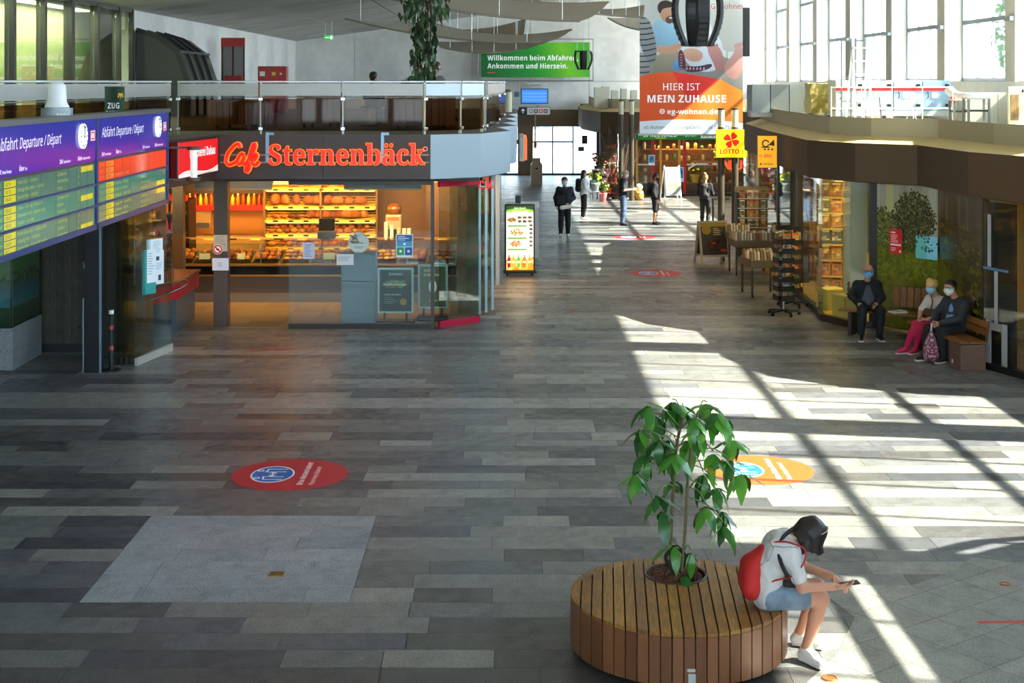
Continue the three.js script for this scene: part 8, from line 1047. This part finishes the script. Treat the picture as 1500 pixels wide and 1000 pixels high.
// ---------------------------------------------------------------- the seated woman in the foreground
{
  const Z = (d) => -(d - 11.2), X = (x) => x - 2.0;   // joints around the point (2, 0, -11.2)
  const w = person({
    label: 'woman in denim shorts sitting hunched over her phone on the round bench', pos: [2.0, 0, -11.2], cell: 0.009, skin: '#c98d70', top: { name: 'shirt', c: '#cbc6c2', to: 0.72, e: 0.02, m: { bumpMap: TX.fold, bumpScale: 0.02 } }, legs: { c: '#8fa3b5', to: 0.6, e: 0.024, m: TX.denim }, shoes: '#e2ddd6', hair: { style: 'bob', c: '#231815' },
    j: { pel: [X(1.99), 0.545, Z(11.21)], wai: [X(1.985), 0.71, Z(11.21)], che: [X(2.085), 0.865, Z(11.21)], neck: [X(2.2), 0.965, Z(11.2)], head: [X(2.31), 0.985, Z(11.18)], face: [0.66, -0.72, 0.16], shL: [X(2.155), 0.905, Z(11.37)], shR: [X(2.135), 0.9, Z(11.05)], elR: [X(2.21), 0.655, Z(10.98)], wrR: [X(2.45), 0.66, Z(10.98)], elL: [X(2.3), 0.67, Z(11.42)], wrL: [X(2.5), 0.64, Z(11.28)],
      hipR: [X(2.0), 0.54, Z(11.12)], hipL: [X(2.0), 0.54, Z(11.3)], knR: [X(2.385), 0.525, Z(11.1)], knL: [X(2.41), 0.53, Z(11.36)], anR: [X(2.285), 0.1, Z(11.2)], anL: [X(2.3), 0.1, Z(11.52)], toeR: [X(2.375), 0.035, Z(11.06)], toeL: [X(2.44), 0.035, Z(11.45)], handR: [[1, 0.02, 0.1], [0, 1, -0.15], 0.34], handL: [[0.7, -0.35, 0.5], [0.1, -1, 0.1], 0.3] },
  });
  w.name = 'person';
  b().tube([[X(2.36), 1.02, Z(11.07)], [X(2.42), 1.04, Z(11.1)], [X(2.45), 1.05, Z(11.18)], [X(2.42), 1.04, Z(11.28)]], 0.006, 20, 6).add(new THREE.TorusGeometry(0.028, 0.005, 6, 18), X(2.43), 1.035, Z(11.14), 1.2, 0.6).mesh('sunglasses', mat('#c9b48a', 0.3, 0.4), w);
  const ph = thing('phone', 'dark smartphone held in the outstretched hand of the seated woman', 'phone', [2.575, 0.683, -10.985], 0.1); b().rbox(0.15, 0.009, 0.075, 0, 0, 0, 0.004, 0, 0, 0.12).mesh('case', mat('#1c1f22', 0.3), ph); b().box(0.136, 0.002, 0.066, -0.001, 0.006, 0, 0, 0, 0.12).mesh('screen', mat('#30383c', 0.1), ph);
  const bg = thing('drawstring_bag', 'red drawstring gym bag on the back of the seated woman', 'bag', [2.0, 0, -11.2]); const rd = mat('#c4211c', 0.7);
  mesh('bag_body', planUV(tidy(field([bn([X(1.845), 0.565, Z(11.1)], [X(1.845), 0.565, Z(11.3)], 0.052), bn([X(1.845), 0.62, Z(11.09)], [X(1.855), 0.72, Z(11.1)], 0.07, 0.066), bn([X(1.845), 0.62, Z(11.31)], [X(1.855), 0.72, Z(11.3)], 0.07, 0.066), bn([X(1.845), 0.62, Z(11.2)], [X(1.87), 0.78, Z(11.2)], 0.075, 0.06), bn([X(1.87), 0.75, Z(11.12)], [X(1.95), 0.87, Z(11.16)], 0.055, 0.03), bn([X(1.87), 0.75, Z(11.28)], [X(1.95), 0.87, Z(11.24)], 0.055, 0.03)], 0.01, 0.06))), rd, bg);
  b().tube([[X(1.95), 0.87, Z(11.15)], [X(2.02), 0.965, Z(11.08)], [X(2.12), 0.985, Z(11.02)], [X(2.235), 0.94, Z(10.99)], [X(2.22), 0.84, Z(10.97)], [X(2.13), 0.74, Z(10.975)], [X(2.0), 0.685, Z(11.03)], [X(1.88), 0.6, Z(11.07)]], 0.007, 50, 6).tube([[X(1.95), 0.87, Z(11.27)], [X(2.06), 0.965, Z(11.3)], [X(2.17), 0.975, Z(11.33)], [X(2.24), 0.9, Z(11.36)]], 0.007, 30, 6).mesh('cord', mat('#a81a1c', 0.6), bg);
  const cb = thing('shoulder_bag', 'small black shoulder bag at the waist of the seated woman', 'bag', [2.0, 0, -11.2]); b().rbox(0.17, 0.1, 0.08, X(2.165), 0.655, Z(11.1), 0.03).mesh('bag_body', mat('#161514', 0.6), cb);
  b().tube([[X(2.15), 0.66, Z(11.05)], [X(2.1), 0.74, Z(10.985)], [X(2.055), 0.83, Z(10.975)], [X(2.04), 0.92, Z(11.04)], [X(2.09), 1.0, Z(11.1)], [X(2.18), 1.04, Z(11.18)]], 0.016, 40, 6).mesh('strap', mat('#161514', 0.6), cb);
}
// ---------------------------------------------------------------- the three on the benches
const faceTo = (a) => [Math.sin(a), -0.06, Math.cos(a)];
person({ label: 'bald man in a dark jacket and blue mask sitting on the left bench', pos: [6.3, 0, -25.45], ry: -0.1, pose: 'sit', s: 1.02, cell: 0.014, skin: '#b5846a', belly: 0.13, top: { name: 'jacket', c: '#15161c', e: 0.02 }, inner: '#43464e', legs: { c: '#17181c', e: 0.02 }, shoes: '#0f0f10', hair: { style: 'rim', c: '#8a857c' }, mask: '#6fa8d0', glasses: 1, j: { knL: [0.16, 0.51, 0.3], knR: [-0.15, 0.51, 0.3], wrR: [-0.2, 0.6, 0.12], elR: [-0.28, 0.7, -0.08], anL: [0.15, 0.085, 0.25], anR: [-0.17, 0.085, 0.3] } });
person({ label: 'blond woman in a white printed blouse and magenta trousers sitting on the bench', pos: [7.02, 0, -24.12], ry: -1.0, pose: 'sit', s: 0.95, cell: 0.014, skin: '#c9977c', top: { name: 'blouse', c: '#d6c9c2', to: 0.85, e: 0.022 }, legs: { c: '#b81446', e: 0.012 }, shoes: '#d02258', hair: { style: 'curly', c: '#c9a45c' }, mask: '#8ec0dc', j: { head: [0, 1.13, 0.0], face: [0.25, -0.1, 1], knL: [0.08, 0.5, 0.3], knR: [-0.06, 0.5, 0.32], anL: [0.0, 0.085, 0.4], anR: [-0.12, 0.085, 0.52], elL: [0.24, 0.68, 0.0], wrL: [0.08, 0.59, 0.22], elR: [-0.24, 0.68, 0.0], wrR: [-0.06, 0.59, 0.24] } });
person({ label: 'dark-haired man in a blue shirt and grey jacket sitting at the bench end', pos: [7.1, 0, -23.4], ry: -1.05, pose: 'sit', s: 1.03, cell: 0.014, skin: '#b98468', belly: 0.14, top: { name: 'jacket', c: '#2b2d31', e: 0.026 }, inner: '#6f93c4', legs: { c: '#1d2024', e: 0.022 }, shoes: '#222428', hair: { style: 'short', c: '#191412' }, mask: '#dcd8d0', glasses: 1, j: { head: [0, 1.13, -0.02], face: [0.2, -0.08, 1], anL: [0.12, 0.085, 0.24], anR: [-0.14, 0.085, 0.36], wrL: [0.06, 0.6, 0.24], wrR: [-0.06, 0.6, 0.28], elL: [0.25, 0.69, 0.02], elR: [-0.25, 0.69, 0.02] } });
{ const o = thing('carrier_bag', 'pink patterned carrier bag held between the legs of the man at the bench end', 'bag', [6.75, 0.0, -23.2], -0.9), t = tex(64, (u, v) => { const n = vnoise(u, v, 14, 81); return n > 0.55 ? [0.72, 0.6, 0.62] : [0.5, 0.22, 0.32]; }, true, 4); b().lathe([[0, 0.02], [0.1, 0.02], [0.13, 0.1], [0.12, 0.26], [0.06, 0.42], [0.02, 0.5], [0, 0.5]], 18).mesh('bag_body', mat('#ffffff', 0.8, 0, { map: t }), o); b().tube([[0, 0.48, 0], [0.02, 0.56, 0.02], [0.03, 0.62, 0.03]], 0.014, 12, 6).mesh('handle', mat('#d8c8c8', 0.7), o);
  const s = thing('shoulder_bag', 'brown shoulder bag with a strap on the lap of the blond woman', 'bag', [7.05, 0, -24.15], -1.0); b().rbox(0.2, 0.14, 0.1, 0.04, 0.66, 0.12, 0.04).mesh('bag_body', mat('#4a2c1e', 0.5), s); b().tube([[0.06, 0.7, 0.12], [0.0, 0.85, 0.0], [-0.1, 1.0, -0.03], [-0.16, 1.04, -0.12]], 0.013, 24, 6).mesh('strap', mat('#7a4628', 0.5), s); }
// ---------------------------------------------------------------- the walkers and the queue
const P = (px, d) => [XA(px, d), 0, -d];
person({ label: 'man in dark clothes and pale blue mask walking towards the viewer', pos: P(827, 42), ry: -0.06, s: 1.0, skin: '#b07e66', top: { name: 'jacket', c: '#20222c', e: 0.02 }, legs: { c: '#151a24', e: 0.022 }, shoes: '#c8b8a4', hair: { style: 'short', c: '#2a1c16' }, mask: '#a9c4d4', j: { knL: [0.1, 0.52, 0.06], anL: [0.1, 0.09, 0.02], knR: [-0.1, 0.5, 0.12], anR: [-0.11, 0.1, 0.14], elR: [-0.27, 1.14, -0.04], wrR: [-0.24, 0.92, 0.02], elL: [0.27, 1.14, -0.05], wrL: [0.12, 0.99, 0.15] } });
{ const o = thing('paper_bag', 'white paper bag carried by the walking man', 'bag', [XA(829, 41.7), 0.88, -41.72]); mesh('bag_body', planUV(tidy(field([bn([-0.12, 0, 0], [0.1, 0.03, 0], 0.06, 0.05), bn([0.1, 0.03, 0], [0.16, 0.06, 0.02], 0.04, 0.02)], 0.012, 0.03))), M.paper, o); b().box(0.08, 0.012, 0.06, 0.13, 0.09, 0.01, 0, 0, 0.4).mesh('folded_top', M.white, o);
  const c = thing('cross_bag', 'black cross-body bag of the walking man', 'bag', [XA(827, 42), 0, -42], -0.06); b().rbox(0.22, 0.28, 0.09, -0.12, 1.08, 0.16, 0.03).mesh('bag_body', mat('#0e0f12', 0.6), c); b().tube([[-0.1, 1.2, 0.16], [0.0, 1.38, 0.15], [0.1, 1.47, 0.02]], 0.018, 20, 6).mesh('strap', mat('#0e0f12', 0.6), c); }
person({ label: 'girl with long dark hair and white top standing by the flowers', pos: P(855, 47.4), ry: 1.75, s: 0.93, skin: '#c08a70', top: { c: '#d8d8dc', e: 0.02 }, legs: { c: '#231e1c', e: 0.016 }, shoes: '#dcd8d4', hair: { style: 'long', c: '#1c1614' }, pack: { c: '#14141a', label: 'black backpack of the girl with long dark hair' }, j: { wrL: [0.14, 1.0, 0.22], wrR: [-0.14, 1.0, 0.22], elL: [0.24, 1.12, 0.02], elR: [-0.24, 1.12, 0.02] } });
person({ label: 'grey-haired man in black T-shirt and jeans reading his phone', pos: P(913, 45.4), ry: 1.35, s: 1.02, skin: '#b98a72', belly: 0.12, top: { c: '#17161a', to: 0.8, e: 0.02 }, legs: { c: '#3c4f6a', e: 0.02 }, shoes: '#101012', hair: { style: 'rim', c: '#8f8880' }, mask: '#c8ccce', j: { head: [0, 1.6, 0.07], face: [0, -0.4, 1], wrL: [0.08, 1.12, 0.33], wrR: [-0.1, 1.12, 0.3], elL: [0.22, 1.1, 0.05], elR: [-0.22, 1.1, 0.05] } });
{ const o = thing('phone', 'small dark phone held by the man in black T-shirt', 'phone', [XA(924, 45.4), 1.19, -45.3], 1.35); b().rbox(0.08, 0.15, 0.012, 0, 0.03, 0, 0.005, 0, -0.9).mesh('case', M.black, o); b().box(0.07, 0.13, 0.003, 0, 0.036, 0.006, 0, -0.9).mesh('screen', mat('#4a5258', 0.1), o); }
person({ label: 'boy in black hoodie, shorts and mask waiting with a backpack', pos: P(960, 45.7), ry: 1.3, s: 0.92, skin: '#bd8468', top: { name: 'hoodie', c: '#100f12', e: 0.032 }, legs: { c: '#1a191a', to: 1.0, e: 0.03 }, shoes: '#121214', hair: { style: 'short', c: '#2e1e18' }, mask: '#1a1a1c', pack: { c: '#0c0c0e', label: 'black backpack of the boy in shorts' } });
person({ label: 'woman with a blond bun seen from behind beside the dark twin posts', pos: P(1033, 44.6), ry: 2.75, s: 0.95, skin: '#c49478', top: { c: '#1c1a22', to: 1.2, e: 0.018 }, legs: { c: '#2a2622', e: 0.008 }, shoes: '#4a2c22', hair: { style: 'bun', c: '#a87c48' }, pack: { c: '#2a1f1e', label: 'dark bag with yellowish straps of the woman with a bun' }, j: { wrL: [0.12, 1.05, 0.26], wrR: [-0.12, 1.05, 0.26], elL: [0.24, 1.12, 0.04], elR: [-0.24, 1.12, 0.04], knR: [-0.1, 0.5, 0.05], anR: [-0.1, 0.09, -0.12] } });
{ const o = thing('walking_pole', 'slim black barrier post beside the woman with a bun', 'post', [XA(1044.5, 43.6), 0, -43.6]); b().cyl(0.03, 0.03, 1.0, 0, 0.5, 0, 12).mesh('pole', M.black, o); b().cyl(0.14, 0.15, 0.03, 0, 0.015, 0, 20).mesh('foot', M.black, o); b().box(0.5, 0.03, 0.03, 0.25, 0.98, 0).mesh('arm', M.black, o); }
person({ label: 'man with dark backpack standing behind the book display column', pos: P(1100, 46.5), ry: 0.9, s: 0.96, skin: '#a87860', top: { c: '#181a26', to: 0.9, e: 0.022 }, legs: { c: '#1a1a20', e: 0.02 }, shoes: '#151515', hair: { style: 'short', c: '#1e1410' }, pack: { c: '#0e0e10', label: 'black backpack of the man behind the book column' }, j: { wrL: [0.2, 1.0, 0.25], elL: [0.25, 1.12, 0.0] } });
person({ label: 'butcher assistant in dark apron leaning over the counter behind the post', pos: [-7.3, 0, -25.8], ry: 0.5, s: 0.95, cell: 0.016, skin: '#b98064', top: { c: '#8c2a30', to: 0.6, e: 0.018 }, legs: { c: '#15151a', e: 0.02 }, shoes: '#151515', hair: { style: 'short', c: '#4a2418' }, mask: '#c8b8b0', j: { head: [0, 1.48, 0.18], neck: [0, 1.36, 0.1], che: [0, 1.25, 0.04], sh: [0.17, 1.3, 0.06], face: [0.1, -0.5, 1], elL: [0.24, 1.12, 0.2], wrL: [0.16, 1.06, 0.42], elR: [-0.24, 1.12, 0.2], wrR: [-0.06, 1.06, 0.44] } });
// guests on the gallery, their heads above the rail
person({ label: 'guest with brown hair at the gallery table, half hidden by the tall plant', pos: [XA(618, 31.3), 3.68, -31.3], ry: 0.9, pose: 'sit', s: 1, cell: 0.016, skin: '#bd8a6c', top: { c: '#3c6a4a', e: 0.02 }, legs: { c: '#23262c' }, shoes: '#1c1c1c', hair: { style: 'short', c: '#5a3420' } });
person({ label: 'guest with red hair and glasses looking down at the gallery table', pos: [XA(642, 30.75), 3.68, -30.75], ry: 0.7, pose: 'sit', s: 1.0, cell: 0.016, skin: '#c99a80', top: { c: '#56504c', e: 0.02 }, legs: { c: '#23262c' }, shoes: '#1c1c1c', hair: { style: 'short', c: '#5a2e1a' }, glasses: 1, j: { face: [0, -0.35, 1] } });
person({ label: 'guest with black hair low behind the gallery railing', pos: [XA(541, 30), 3.56, -31.4], ry: 2.6, pose: 'sit', s: 0.93, cell: 0.016, skin: '#b58468', top: { c: '#2c2c34', e: 0.02 }, legs: { c: '#23262c' }, shoes: '#1c1c1c', hair: { style: 'short', c: '#100c0a' } });
for (const [px, d, l] of [[618, 31.4, 'seat stool of the brown-haired gallery guest'], [642, 30.85, 'seat stool of the red-haired gallery guest'], [541, 31.3, 'seat stool of the black-haired gallery guest']]) { const o = thing('stool', l, 'stool', [XA(px, d), 3.56, -d]); b().cyl(0.19, 0.19, 0.05, 0, px > 600 ? 0.53 : 0.41, 0, 22).mesh('seat', M.brown, o); b().cyl(0.03, 0.03, px > 600 ? 0.52 : 0.4, 0, px > 600 ? 0.26 : 0.2, 0, 12).mesh('column', M.steel, o); b().cyl(0.18, 0.18, 0.02, 0, 0.01, 0, 20).mesh('foot', M.black, o); }
renderer.render(scene, camera);
